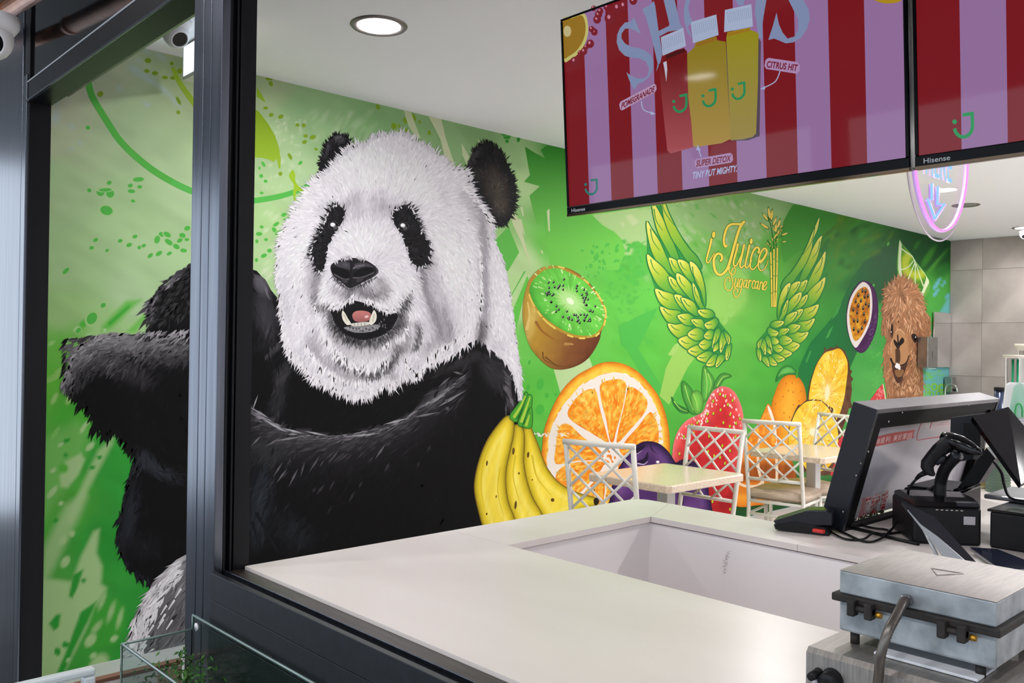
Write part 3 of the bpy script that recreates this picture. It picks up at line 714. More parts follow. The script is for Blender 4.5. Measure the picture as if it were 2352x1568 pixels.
def head_col(P):
    C = np.tile(lin((220, 216, 222)), (len(P), 1))
    S1, S2, S3, DK = (178, 172, 182), (150, 145, 152), (112, 107, 112), (40, 38, 41)
    wh = (232, 228, 232)
    for a in ((850, 400, 90, 70, 0), (700, 600, 40, 90, 0), (1030, 600, 60, 110, -.2), (840, 560, 60, 50, 0), (900, 660, 70, 50, .3), (740, 680, 40, 50, 0), (840, 820, 80, 30, 0), (950, 420, 90, 50, .4)): blob(P, C, *a, wh, .9, .2)
    for a in ((820, 470, 16, 40, 0, S1, .8), (880, 470, 22, 40, 0, S1, .8), (850, 490, 60, 14, 0, S1, .7), (800, 480, 12, 30, .3, S2, .6), (905, 480, 16, 26, .4, S2, .7), (745, 480, 14, 30, .5, S1, .8),
              (655, 700, 20, 90, 0, S1, .6), (690, 820, 30, 40, .6, S1, .7), (1010, 440, 20, 50, -.6, S1, .5), (1075, 470, 22, 60, -.5, S2, .9), (1105, 530, 14, 50, -.2, S2, .9),
              (1112, 640, 14, 110, -.06, S1, .95), (1110, 740, 16, 60, 0, S2, .95), (1108, 770, 12, 30, 0, S3, .9), (1140, 790, 30, 30, .6, S1, .8), (1085, 430, 20, 34, -.5, S2, .8),
              (725, 640, 16, 40, .2, S3, .9), (728, 690, 16, 40, 0, S2, .9), (742, 704, 26, 12, .3, DK, .9), (730, 600, 22, 40, .3, S1, .8), (985, 660, 20, 70, -.25, S1, .9), (972, 640, 9, 40, -.15, S3, .8), (1000, 740, 40, 60, -.4, S1, .9),
              (1010, 720, 16, 60, -.5, S2, .8), (960, 760, 10, 30, .1, S3, .9), (955, 780, 8, 22, .2, DK, .8), (1010, 770, 22, 50, -.3, S2, .8), (1040, 770, 16, 40, -.2, S3, .6), (926, 702, 12, 30, .55, DK, .95), (934, 682, 8, 14, .6, DK, .8),
              (840, 664, 50, 16, 0, S2, .9), (838, 655, 34, 10, 0, S3, .8), (800, 668, 26, 14, 0, S1, .8), (850, 677, 34, 14, .1, S3, .8), (870, 640, 22, 16, -.6, S3, .7), (770, 640, 12, 20, 0, S1, .8), (860, 600, 24, 30, .3, S1, .3),
              (840, 775, 70, 22, 0, DK, .9), (765, 745, 14, 34, -.3, S3, .9), (905, 745, 26, 34, .4, DK, .9), (775, 770, 30, 16, .5, S3, .7), (925, 740, 22, 30, .4, S3, .6), (840, 790, 60, 16, 0, S2, .8),
              (790, 838, 44, 12, .45, S2, .9), (770, 825, 26, 12, .6, S3, .8), (820, 852, 44, 9, .3, DK, .95), (860, 860, 40, 10, -.2, DK, .95), (893, 838, 18, 22, -.3, DK, .95), (910, 810, 14, 34, .1, S3, .9), (925, 800, 26, 18, .2, S2, .8), (905, 865, 16, 20, .2, S3, .9),
              (950, 840, 30, 20, -.5, S2, .8), (980, 800, 26, 26, 0, S2, .7), (720, 770, 20, 40, .5, S1, .9), (735, 790, 18, 28, .6, S2, .8), (835, 893, 26, 8, 0, S2, .7)):
        blob(P, C, *a[:5], a[5], a[6]*.55, .3)
    def crease(pts, wd_, col, amt):
        q = spline(pts, 4); d = edge_dist(P, q, False); a = (np.exp(-(d/wd_)**2)*amt)[:, None]; C[:] = C*(1-a)+lin(col)*a
    crease(XY(738,622, 728,645, 724,676, 734,700, 758,708), 9, (96, 92, 97), .85); crease(XY(722,590, 718,625, 716,660), 16, (170, 164, 172), .7)
    crease(XY(966,612, 973,650, 984,692, 1004,732, 1014,764), 11, (120, 115, 121), .8); crease(XY(990,600, 1000,650, 1020,700, 1036,760), 18, (176, 170, 178), .7)
    crease(XY(956,742, 963,768, 953,796), 7, (54, 51, 54), .85); crease(XY(1020,714, 1034,758), 9, (140, 135, 141), .7); crease(XY(985,790, 1010,770, 1040,780), 12, (150, 145, 151), .7)
    crease(XY(772,812, 802,838, 842,856, 880,848, 902,824, 913,796), 11, (46, 43, 46), .92); crease(XY(715,780, 738,818, 775,850, 820,872), 13, (158, 152, 158), .8)
    crease(XY(1090,428, 1108,520, 1109,600, 1113,680, 1110,762), 12, (152, 146, 154), .9); crease(XY(1106,740, 1104,775), 9, (84, 80, 84), .9)
    crease(XY(803,662, 803,688), 9, (80, 76, 80), .9); crease(XY(826,664, 850,676, 880,668), 14, (110, 105, 110), .8); crease(XY(772,662, 790,672), 12, (160, 155, 161), .8); crease(XY(868,640, 884,655), 10, (140, 135, 141), .7)
    crease(XY(800,466, 790,500, 778,530), 9, (160, 154, 162), .8); crease(XY(878,476, 900,500), 10, (164, 158, 166), .7); crease(XY(820,455, 822,500), 14, (184, 178, 186), .7); crease(XY(860,460, 866,500), 14, (184, 178, 186), .7)
    crease(XY(896,724, 914,718, 930,696, 937,680), 9, (34, 32, 34), .95); crease(XY(762,722, 770,750, 795,775, 838,787, 880,778, 906,756, 922,728), 12, (44, 42, 44), .9); crease(XY(752,706, 780,714), 7, (40, 38, 40), .8)
    crease(XY(755,770, 790,800, 840,812, 890,800, 925,770), 12, (176, 170, 176), .6); crease(XY(930,740, 936,770, 928,800), 9, (120, 115, 120), .7)
    soft(P, C, EYE_L, (26, 25, 28), 20, .97); soft(P, C, EYE_R, (30, 28, 30), 20, .97)
    return C
HG = guide([(900,320,0,-1), (850,330,-.15,-1), (790,365,-.7,-.7), (740,420,-.8,-.5), (970,350,.5,-.85), (1030,400,.75,-.6), (850,400,0,-1), (850,450,0,-1), (780,450,-.4,-.9), (920,450,.35,-.9), (700,470,-.85,-.3), (660,540,-.85,.35), (700,560,-.7,.5),
            (650,620,-.5,.85), (690,650,-.4,.9), (660,720,-.35,.95), (690,800,-.3,.95), (730,860,-.25,.95), (800,900,-.2,1), (860,890,.1,1), (840,820,0,1), (780,800,-.35,.9), (900,800,.3,.9), (840,850,0,1), (920,840,.0,1), (970,830,-.1,1), (1040,800,-.25,.95),
            (1080,770,-.15,1), (1000,740,.25,1), (960,700,.5,.85), (1030,640,.45,.85), (1000,560,.6,.75), (960,470,.6,-.4), (1060,470,.9,.1), (1080,530,.7,.65), (1090,620,.35,.95), (1090,720,.15,1), (1140,580,.45,.9), (1160,680,.25,1), (1180,800,.2,1), (1195,890,.2,1),
            (1150,800,.5,.85), (840,550,0,-1), (800,560,-.5,-.6), (890,560,.5,-.6), (840,490,0,-1), (760,660,-.7,.7), (900,660,.6,.75), (770,700,-.45,.9), (870,700,.4,.9), (930,620,.75,.5), (745,560,-.5,-.5)])
pd = Paint(WALL, 0.0018)
BODY = XY(343,695, 357,676, 368,662, 385,650, 400,633, 415,622, 440,608, 500,590, 560,602, 590,626, 610,642, 622,665, 642,690, 700,760, 850,850, 1040,790, 1104,772, 1126,795, 1152,818, 1174,845, 1186,880, 1194,916, 1186,945, 1150,1000, 1112,1060, 1100,1120, 1106,1180, 1120,1290, 1124,1420, 900,1520, 600,1720, 440,1760, 400,1700, 400,1560,
          380,1400, 345,1342, 330,1330, 312,1315, 298,1312, 290,1290, 278,1270, 271,1240, 271,1215, 278,1190, 283,1165, 290,1130, 300,1095, 308,1068, 314,1040, 292,1030, 288,1020, 275,1005, 270,992, 262,990, 248,1003, 235,1003, 228,985, 215,972, 206,950, 200,935, 182,920, 168,905, 152,893, 146,880, 150,862, 160,842, 168,820, 180,800, 200,785, 230,772, 262,769, 300,768, 345,765, 345,752, 342,735, 345,715)
RIDGE = XY(577,935, 610,958, 660,984, 720,998, 780,1000, 850,988, 920,965, 980,925, 1030,892, 1080,850)
def body_col(P):
    C = np.tile(lin((11, 10, 12)), (len(P), 1))
    x, y = P[:, 0], P[:, 1]
    # crossing fore-arm: bright along its upper edge, falling off below it
    q = np.array(spline(RIDGE, 6)); yr = np.interp(x, q[:, 0], q[:, 1], left=935, right=2000)
    d = y-yr; m = (x > 560) & (d > -6)
    fall = np.exp(-np.clip(d, 0, None)/34.0)*np.interp(x, [570, 640, 780, 900, 1000, 1080], [.9, 1, .9, .8, .75, .3])
    C[m] = C[m]+(lin((62, 60, 64))-C[m])*fall[m][:, None]
    G, H_ = (122, 119, 122), (80, 78, 82)
    for a in ((260, 790, 140, 26, -.04, (128, 125, 128), .9), (200, 815, 50, 26, -.3, (112, 109, 112), .9), (380, 800, 90, 34, .1, (72, 70, 73), .9), (165, 870, 18, 34, .3, (110, 106, 110), .9), (250, 830, 70, 22, .1, (86, 84, 88), .8), (320, 860, 60, 34, .2, (48, 46, 50), .8),
              (350, 700, 14, 50, .2, (120, 116, 122), .6), (395, 640, 40, 12, -.65, (150, 146, 152), .6), (600, 650, 22, 40, -.4, (96, 92, 100), .9), (610, 720, 34, 70, -.2, (62, 60, 66), .7), (600, 790, 24, 20, 0, (30, 29, 32), .8), (630, 800, 26, 12, -.6, (84, 82, 86), .6),
              (650, 860, 20, 40, .4, (70, 68, 72), .6), (640, 920, 24, 50, .3, (50, 49, 53), .5), (1060, 830, 90, 18, -.4, (52, 50, 53), .6), (1130, 850, 30, 60, -.4, (56, 54, 58), .6), (1165, 890, 12, 60, -.2, (110, 106, 112), .7), (1010, 900, 60, 18, -.6, (84, 82, 86), .5),
              (600, 1150, 36, 130, .12, (36, 40, 46), .9), (680, 1220, 60, 40, .5, (34, 37, 42), .6), (620, 1030, 70, 40, 0, (52, 52, 55), .6), (340, 1060, 70, 22, .7, (46, 48, 55), .9), (390, 1090, 40, 14, .6, (48, 50, 57), .8), (300, 1180, 24, 100, .15, (38, 40, 48), .8), (330, 1250, 50, 40, 0, (26, 26, 30), .6), (330, 1000, 60, 30, 0, (13, 13, 14), .9)):
        blob(P, C, *a[:5], a[5], a[6], .35)
    return C
pd.shade(BODY, body_col, 9)
BG_ = guide([(200,800,-.8,.45), (160,860,-.4,.9), (250,780,-.85,.35), (380,790,-.75,.5), (200,920,-.25,.95), (300,860,-.5,.8), (250,980,-.3,.95), (330,950,-.4,.9), (360,690,-.6,.75), (400,640,-.75,.55), (420,720,-.5,.85), (600,650,.45,.9), (620,720,.2,1), (600,820,-.2,1), (660,870,-.45,.9), (640,940,-.5,.85),
              (620,980,-.8,.5), (720,1010,-.85,.45), (820,1010,-.75,.6), (920,980,-.85,.4), (1000,930,-.85,.45), (1080,860,-.9,.3), (620,1060,-.6,.8), (720,1080,-.5,.85), (850,1070,-.5,.85), (1000,1040,-.4,.9), (1120,830,.7,.6), (1150,880,.5,.85), (1180,900,.4,.9), (1100,1000,.3,.95), (600,1180,-.3,.95), (680,1230,-.55,.8), (900,1200,0,1), (300,1080,-.35,.95), (290,1200,-.3,.95), (340,1300,.2,1), (400,1000,.6,.75), (380,1090,.7,.7)])
above_ridge = lambda P: (P[:, 0] < 575) | (P[:, 1] < np.interp(P[:, 0], np.array(spline(RIDGE, 6))[:, 0], np.array(spline(RIDGE, 6))[:, 1])-4)
fur(pd, BODY, 5200, BG_, body_col, (16, 44), (3, 9), LIFT*3, .22, .22, 24, mul=(.7, 1.25))
fur(pd, [(150, 770), (430, 765), (430, 850), (300, 850), (200, 870), (160, 890), (150, 870)], 420, BG_, lambda P: body_col(P)*1.5, (14, 34), (3.5, 7.5), LIFT*28, .25, .2)
fur(pd, [(345, 690), (440, 612), (440, 720), (350, 750)], 130, BG_, lambda P: body_col(P)*1.3+0.02, (14, 30), (3.5, 7), LIFT*28, .5, .2)
# bright lashes along the fore-arm ridge, then fading ones below it
def lashes(n, dy, L, W, base, fade, x0=585, x1=1075):
    q = np.array(spline(RIDGE, 6)); x = RNG.uniform(x0, x1, n); y = np.interp(x, q[:, 0], q[:, 1])+np.abs(RNG.normal(0, dy, n))
    P = np.column_stack([x, y]); D = BG_(P)
    sl = np.gradient(q[:, 1], q[:, 0]); s = np.interp(x, q[:, 0], sl)
    T = np.column_stack([-np.ones(n), -s]); T /= np.linalg.norm(T, axis=1)[:, None]
    k = np.exp(-(y-np.interp(x, q[:, 0], q[:, 1]))/18.0)[:, None]; D = T*k+D*(1-k); D /= np.linalg.norm(D, axis=1)[:, None]
    C = np.tile(lin(base), (n, 1))*np.exp(-(y-np.interp(x, q[:, 0], q[:, 1]))/fade)[:, None]*RNG.uniform(.5, 1.15, (n, 1))
    pd.tufts(P, D, RNG.uniform(*L, n), RNG.uniform(*W, n), np.clip(C, .006, .9), LIFT*30, 10, .1)
lashes(150, 5, (14, 34), (2.5, 5), (128, 125, 131), 50); lashes(170, 24, (16, 40), (3, 6.5), (78, 76, 80), 60)
lashes(40, 90, (16, 36), (4, 7), (62, 60, 64), 200, 600, 1000)
for x0, y0, x1, y1, wd, c in ((580,938,612,958,7,170),(604,962,650,990,7,190),(655,985,690,992,6,200),(700,990,745,1000,6,190),(690,1003,640,1010,6,150),(795,1003,860,996,6,185),(880,975,930,962,6,190),(950,958,1000,950,6,140),(985,930,1020,905,7,170),(1005,935,1060,900,8,150),(1022,918,1028,922,12,110),(1024,935,1030,940,12,100),(885,1020,865,1048,6,120),(780,1030,760,1060,5,90),(735,1045,715,1080,6,95),(745,1055,735,1070,5,80),(700,1060,690,1090,6,90),(650,1060,630,1090,6,100),(660,1075,640,1105,6,110),(685,1075,665,1110,6,110),
                            (610,1025,640,1008,5,120),(600,1000,580,1020,5,130),(593,905,582,940,4,180),(1040,853,1060,858,6,130),(1035,865,1010,885,6,120),(1050,822,1062,820,8,90)):
    v_ = np.array([[x1-x0, y1-y0]], float); l_ = np.linalg.norm(v_); c *= .8
    pd.tufts(np.array([[x0, y0]], float), v_/l_, np.array([l_*1.2]), np.array([wd*.85]), lin((c, c-2, c+2))[None], 0, 1, .05)
for a, b in (((592, 1080), (575, 1140)), ((620, 1140), (600, 1190)), ((640, 1180), (610, 1240)), ((670, 1180), (650, 1230)), ((700, 1190), (660, 1260)), ((590, 1180), (640, 1270)), ((650, 1230), (680, 1270)), ((580, 1200), (590, 1240)), ((610, 1210), (632, 1262))):
    pd.line([a, b], 9, (19, 21, 25), LIFT*40, w1=2, curve=False)
# shaggy silhouettes
def fringe(pt, line, n, L, W, col, gd, lift, spread=.25, jit=.3):
    q = np.array(spline(line, 8)); t = RNG.uniform(0, len(q)-1.001, n); i = t.astype(int); f = (t-i)[:, None]
    P = q[i]*(1-f)+q[i+1]*f; D = gd(P); th = RNG.normal(0, spread, n); ca, sa = np.cos(th), np.sin(th)
    D = np.column_stack([D[:, 0]*ca-D[:, 1]*sa, D[:, 0]*sa+D[:, 1]*ca]); P = P-D*RNG.uniform(L[0], L[1], n)[:, None]*.45
    C = np.clip(np.tile(lin(col), (n, 1))*(1+RNG.normal(0, jit, (n, 1))), .004, .95)
    pt.tufts(P, D, RNG.uniform(*L, n), RNG.uniform(*W, n), C, lift, 8, .2)
fringe(pd, XY(146,880, 182,920, 206,950, 235,1003, 262,990, 292,1030, 314,1040), 90, (16, 30), (4, 8), (14, 13, 15), BG_, LIFT*2)
fringe(pd, XY(314,1045, 300,1095, 283,1165, 271,1225, 280,1275, 312,1315, 345,1342), 60, (18, 34), (4, 8), (26, 27, 33), BG_, LIFT*2)
fringe(pd, XY(342,740, 345,700, 368,662, 400,633, 440,608), 60, (10, 22), (4, 8), (60, 57, 62), BG_, LIFT*2)
def arm_top(P):
    yt = np.interp(P[:, 0], [146, 160, 180, 230, 300, 440], [880, 842, 800, 772, 768, 763]); k = np.exp(-np.clip(P[:, 1]-yt, 0, None)/30.0)
    k *= np.interp(P[:, 0], [150, 260, 440], [1, 1, .75]); return lin((10, 9, 11))+(lin((158, 155, 159))-lin((10, 9, 11)))*k[:, None]
fur(pd, XY(148,880, 160,842, 180,800, 230,772, 300,766, 440,760, 440,830, 330,830, 230,850, 190,880, 165,900), 520, BG_, arm_top, (14, 34), (3, 7), 0, .25, .2, mul=(.6, 1.2))
fringe(pd, XY(146,880, 160,842, 180,800, 230,772, 300,768, 430,763), 90, (14, 28), (4, 8), (140, 136, 140), BG_, LIFT*29)
# lower leg, white
LEG = XY(470,1250, 424,1275, 405,1285, 380,1308, 350,1338, 340,1360, 324,1390, 308,1415, 302,1440, 299,1465, 292,1490, 284,1518, 270,1548, 262,1590, 250,1700, 400,1740, 520,1600)
def leg_col(P):
    C = np.tile(lin((104, 101, 104)), (len(P), 1))
    for a in ((400, 1300, 60, 18, -.75, (205, 202, 206), .9), (350, 1370, 60, 20, -1.0, (196, 192, 196), .9), (312, 1450, 20, 60, .15, (190, 186, 190), .9), (285, 1540, 20, 50, .2, (190, 186, 190), .9), (400, 1420, 40, 40, 0, (70, 68, 71), .8), (380, 1510, 40, 40, 0, (52, 50, 54), .8), (400, 1360, 30, 16, -.7, (90, 88, 92), .6)): blob(P, C, *a[:5], a[5], a[6], .1)
    return C
pd.shade(LEG, leg_col, 10, LIFT*32)
LGD = guide([(420,1290,-.75,.65), (350,1350,-.6,.8), (310,1430,-.35,.95), (285,1520,-.45,.9), (400,1380,-.6,.8), (380,1480,-.5,.87), (420,1520,-.7,.7)])
fur(pd, LEG, 520, LGD, leg_col, (24, 60), (3, 7), LIFT*33, .35, .16, 14, mul=(.6, 1.4))
fur(pd, XY(424,1280, 380,1312, 340,1365, 305,1430, 290,1510, 330,1510, 345,1430, 390,1350, 424,1320), 230, LGD, lambda P: np.tile(lin((214, 211, 215)), (len(P), 1)), (18, 46), (3, 6.5), LIFT*47, .12, .14, 6)
for x, y in ((408,1362),(393,1388),(375,1400),(350,1424),(345,1445),(372,1420),(388,1434),(335,1470),(328,1490),(344,1500),(312,1512),(368,1432),(330,1445)): pd.line([(x+7, y-9), (x-6, y+11)], 5, (214, 211, 213), LIFT*53, w1=2, curve=False)
pd_body = pd.build('painted_panda', M_PAINT, wall_left, 'giant panda with folded black arms painted on the mural')

# head, ears and face as pieces of the panda picture
hd = Paint(WALL, 0.0029)
EAR_L = XY(738,405, 733,392, 733,378, 742,355, 748,332, 760,316, 780,307, 800,315, 811,333, 800,352, 775,380, 752,402)
EAR_R = XY(1070,395, 1076,372, 1088,345, 1105,331, 1125,327, 1145,340, 1158,360, 1170,385, 1180,410, 1185,440, 1184,465, 1178,490, 1168,505, 1155,514, 1140,515, 1125,508, 1112,485, 1100,460, 1085,440, 1066,420)
def ear_col(P):
    C = np.tile(lin((26, 25, 28)), (len(P), 1))
    for a in ((775, 318, 26, 14, .3, (92, 88, 94), .9), (750, 345, 10, 26, .4, (70, 68, 74), .8), (1090, 360, 12, 36, .5, (74, 70, 74), .7), (1140, 430, 32, 62, -.25, (72, 64, 58), .98), (1150, 470, 22, 34, -.1, (78, 70, 62), .8), (1100, 405, 18, 26, -.4, (54, 48, 46), .7), (1140, 350, 18, 10, .6, (50, 47, 50), .6)): blob(P, C, *a[:5], a[5], a[6], .1)
    return C
for E_, n in ((EAR_L, 160), (EAR_R, 380)):
    hd.shade(E_, ear_col, 6)
    cx, cy = np.mean(E_, 0); cy += 20
    fur(hd, E_, n, lambda P: (lambda d: d/np.linalg.norm(d, axis=1)[:, None])(P-[cx, cy]), ear_col, (8, 18), (2, 4), LIFT*2, .3, .3, 8, mul=(.7, 1.3))
    out = lambda P: (lambda d: d/np.linalg.norm(d, axis=1)[:, None])(P-[cx, cy])
    fringe(hd, E_[2:-1], n//2, (7, 15), (2, 4), (24, 23, 26), out, LIFT*3, .3)
hd.build('painted_ears', M_PAINT, pd_body)
hd = Paint(WALL, 0.0031)
hd.shade(HEAD, head_col, 7)
lite = lambda P: np.clip(head_col(P)*1.10+0.01, 0, .80)
fur(hd, HEAD, 5200, HG, head_col, (10, 26), (2.0, 4.2), LIFT*2, .07, .2, 20, mul=(.86, 1.04))
fur(hd, HEAD, 6800, HG, lite, (9, 24), (1.7, 3.6), LIFT*22, .05, .18, 30, mul=(.94, 1.05))
fringe(hd, HEAD[:20], 330, (9, 20), (2.2, 4.2), (206, 202, 209), HG, LIFT*50, .22, .1)
fringe(hd, HEAD[48:]+HEAD[:1], 420, (12, 30), (2.4, 5), (222, 218, 222), HG, LIFT*50, .2, .1)
fringe(hd, HEAD[39:50], 260, (14, 36), (2.4, 5), (222, 218, 222), HG, LIFT*50, .25, .12)
fringe(hd, HEAD[20:31], 220, (8, 18), (2.2, 4), (212, 208, 214), HG, LIFT*50, .25, .1)
# loose bright locks: chin, cheeks, ear root
for ln, n, L in ((XY(700,800, 740,850, 790,880, 850,890), 80, (20, 40)), (XY(735,760, 760,800, 800,835, 850,848, 890,830), 90, (20, 44)), (XY(930,830, 960,860, 990,820, 1040,790, 1080,760), 90, (18, 36)), (XY(1062,420, 1085,450, 1110,480, 1126,512), 50, (12, 26)), (XY(1100,560, 1106,640, 1104,720), 60, (14, 26)), (XY(880,800, 930,770, 945,720), 26, (14, 26)), (XY(722,700, 728,730, 740,756), 16, (12, 24)), (XY(745,690, 780,700, 810,682), 26, (12, 24)), (XY(840,690, 870,700, 905,712), 26, (12, 24))):
    fringe(hd, ln, n, L, (2.6, 5), (232, 229, 232), HG, LIFT*56, .25, .06)
pd_head = hd.build('painted_head', M_PAINT, pd_body)
fc = Paint(WALL, 0.0042)
eyec = lambda P: np.tile(lin((24, 23, 25)), (len(P), 1))
for E_, (ex, ey) in ((EYE_L, (766, 517)), (EYE_R, (927, 518.5))):
    fc.smooth([(np.mean([p[0] for p in E_])+(x-np.mean([p[0] for p in E_]))*1.04, np.mean([p[1] for p in E_])+(y-np.mean([p[1] for p in E_]))*1.02) for x, y in E_], (24, 23, 25))
    fur(fc, E_, 260, HG, eyec, (9, 22), (2, 4), LIFT*2, .4, .6, 8, mul=(.8, 2.0))
    for dx, dy, r, c in ((0, 1, 12.5, (62, 58, 60)), (0, 1, 10.5, (18, 17, 19)), (3.5, 5, 5, (84, 80, 82)), (-1.5, -1, 6.2, (170, 168, 170)), (-2, -1.6, 4.8, (244, 244, 245))): fc.ell(ex+dx, ey+dy, r, r*.82, c, .1)
    rim = [p for p in E_]
    fringe(fc, rim+rim[:1], 60, (6, 12), (1.8, 3.4), (214, 210, 216), lambda P, E_=E_: (lambda d: d/(np.linalg.norm(d, axis=1)[:, None]+1e-6))(np.mean(E_, 0)+[0, -10]-P)*-1, LIFT*34, .5, .08)
fc.build('painted_eye_patches', M_PAINT, pd_body)
ns = Paint(WALL, 0.0042)
NOSE = XY(759,613, 768,602, 789,594, 811,592, 841,598, 865,614, 869,625, 860,634, 836,647, 814,658, 801,661, 781,645, 765,632)
fringe(ns, XY(765,634, 781,648, 801,664, 830,655, 862,638), 80, (8, 18), (2, 3.5), (110, 106, 112), lambda P: np.tile([[.2, 1.0]], (len(P), 1)), -LIFT*2, .6, .3)
ns.smooth(NOSE, (34, 32, 36))
ns.smooth(XY(770,606, 790,600, 806,606, 806,618, 790,616, 775,612), (66, 63, 68), LIFT*2); ns.smooth(XY(815,606, 842,604, 858,614, 838,612, 820,618), (70, 66, 72), LIFT*2)
ns.smooth(XY(762,616, 776,613, 800,623, 804,636, 790,639, 768,629), (16, 15, 18), LIFT*3); ns.smooth(XY(811,634, 817,623, 838,615, 857,616, 852,628, 830,637), (16, 15, 18), LIFT*3)
ns.line(XY(768,630, 790,641, 804,640), 3, (86, 83, 88), LIFT*4); ns.line(XY(812,638, 834,636, 858,626), 3, (86, 83, 88), LIFT*4); ns.line(XY(807,600, 806,630, 803,658), 5, (28, 27, 30), LIFT*5); ns.line(XY(812,616, 822,611, 836,609), 4, (104, 100, 108), LIFT*4)
ns.ell(794, 608, 7, 4, (80, 77, 82), .3, LIFT*4); ns.line(XY(862,612, 867,622, 862,632), 2.5, (80, 77, 82), LIFT*4); ns.ell(826, 642, 9, 5, (60, 57, 62), -.4, LIFT*4); ns.ell(792, 645, 7, 4, (60, 57, 62), .4, LIFT*4)
fringe(ns, XY(768,601, 789,593, 811,590, 841,597), 60, (7, 14), (1.8, 3), (200, 196, 202), lambda P: np.tile([[.1, 1.0]], (len(P), 1)), LIFT*8, .4, .1)
ns.build('painted_nose', M_PAINT, pd_body)
mo = Paint(WALL, 0.0042)
MOUTH = XY(757,708, 776,711, 797,697, 811,690, 841,697, 866,708, 894,721, 908,718, 914,726, 908,740, 898,757, 874,772, 838,781, 806,776, 779,762, 768,740, 763,724)
mo.smooth(MOUTH, (20, 19, 21))
mo.shade(spline(XY(809,724, 816,715, 832,713, 848,717, 853,726, 848,735, 832,739, 815,737), 4, True), lambda P: lin((196, 122, 118))*(1-np.clip((P[:, 1:]-716)/22, 0, 1)*.4)+0*P[:, :1], 4, LIFT*3)
mo.ell(842, 727, 5, 3, (230, 190, 186), -.3, LIFT*5)
mo.smooth(XY(792,751, 825,748, 868,745, 872,751, 855,761, 820,764, 796,757), (136, 134, 136), LIFT*3)
for k in range(30): mo.ell(795+k*2.5, 754+RNG.uniform(-3, 7), 1.4, 2.0, [(44, 42, 44), (74, 72, 74), (176, 174, 175)][k % 3], .3, 0, 6)
mo.smooth(XY(806,743, 844,739, 849,745, 814,749), (214, 210, 200), LIFT*5)
for x in (814, 822, 830, 838): mo.line([(x, 741), (x, 748)], 1.2, (110, 106, 102), LIFT*6, curve=False, cap=False)
mo.smooth(XY(787,713, 793,720, 799,731, 806,743, 797,746, 788,735, 785,723), (228, 222, 208), LIFT*7); mo.smooth(XY(859,712, 865,723, 863,737, 853,746, 848,740, 852,726), (228, 222, 208), LIFT*7)
mo.line(XY(790,722, 797,737), 2.2, (190, 180, 160), LIFT*8); mo.line(XY(859,722, 856,738), 2.2, (190, 180, 160), LIFT*8)
fringe(mo, XY(757,704, 776,707, 797,693, 811,687, 841,693, 866,704, 893,714, 920,698), 130, (9, 18), (2, 3.6), (224, 221, 224), lambda P: np.column_stack([np.clip((P[:, 0]-830)/120, -.5, .5), np.ones(len(P))]), LIFT*10, .25, .08)
fringe(mo, XY(765,745, 785,768, 815,782, 850,783, 885,772, 915,745), 110, (8, 18), (1.8, 3.4), (70, 67, 70), lambda P: np.column_stack([np.clip((P[:, 0]-830)/90, -.7, .7), np.ones(len(P))]), LIFT, .3, .4)
for k in range(10): mo.ell(870+RNG.uniform(0, 16), 732+RNG.uniform(0, 22), 1.6, 2.6, (96, 94, 97), 0, LIFT*6, 6)
mo.build('painted_mouth', M_PAINT, pd_body)

# --- painted fruit
def mixer(*st):
    """colour ramp along a scalar: (t, rgb)..."""
    T = [q[0] for q in st]; C = np.array([lin(q[1]) for q in st])
    return lambda t: np.column_stack([np.interp(t, T, C[:, i]) for i in range(3)])
def nn(P, s): return vnoise(P[:, 0]/s, P[:, 1]/s)
FB = 0.0018
def fruit(base=FB): return Paint(WALL, base)

# kiwi
kw_ = fruit()
SK = k3(250,390, 330,290, 420,240, 540,232, 680,262, 800,330, 900,420, 990,540, 1050,650, 1075,740, 1060,830, 1020,930, 1000,1020, 930,1150, 850,1240, 740,1300, 620,1330, 520,1325, 430,1280, 330,1180, 260,1080, 215,950, 190,820, 185,700, 200,560, 225,470)
def skin(P):
    x, y = (P[:, 0]-1160)*4.6125, (P[:, 1]-560)*4.6125
    t = np.clip((x-185)/800+ (y-900)/2600, 0, 1)
    C = mixer((0, (186, 150, 60)), (.08, (206, 176, 92)), (.2, (178, 138, 48)), (.45, (158, 116, 48)), (.7, (126, 78, 42)), (1, (104, 56, 34)))(t)
    C *= (1+.18*(nn(P, 9)-.5))[:, None]; e = edge_dist(P, SK); C *= np.clip(.72+e/30, .72, 1)[:, None]
    return C
kw_.shade(spline(SK, 4, True), skin, 6)
for a in (k3(430,1200, 560,1290, 720,1280, 840,1190), k3(400,1150, 420,1230, 560,1300)): kw_.line(a, 4, (112, 74, 34), w1=1)
for a, c in ((k3(230,900, 260,760, 240,620), (214, 186, 108)), (k3(330,830, 400,930, 520,1010), (150, 100, 40)), (k3(640,1060, 700,1060, 720,1065), (170, 128, 70))): kw_.line(a, 7, c, w1=3)
RIM = k3(250,480, 270,400, 330,322, 420,258, 540,238, 650,265, 760,325, 860,395, 945,485, 1010,580, 1060,680, 1068,760, 1050,860, 1010,930, 945,985, 840,1000, 740,990, 640,955, 530,895, 425,812, 345,715, 280,605, 255,535)
kw_.smooth(RIM, (176, 138, 46))
FACE = k3(258,485, 282,410, 340,340, 425,278, 540,256, 640,285, 740,335, 840,395, 928,492, 998,592, 1042,682, 1052,760, 1036,850, 995,915, 935,960, 840,972, 740,960, 640,926, 540,868, 432,788, 352,698, 292,600, 265,530)
kcx, kcy = 1160+690/4.6125, 560+605/4.6125
def polar(P):
    d = P-[kcx, kcy]; ca, sa = math.cos(.72), math.sin(.72)
    u, v = d[:, 0]*ca+d[:, 1]*sa, -d[:, 0]*sa+d[:, 1]*ca
    return np.hypot(u/108, v/66), np.arctan2(v/66, u/108)
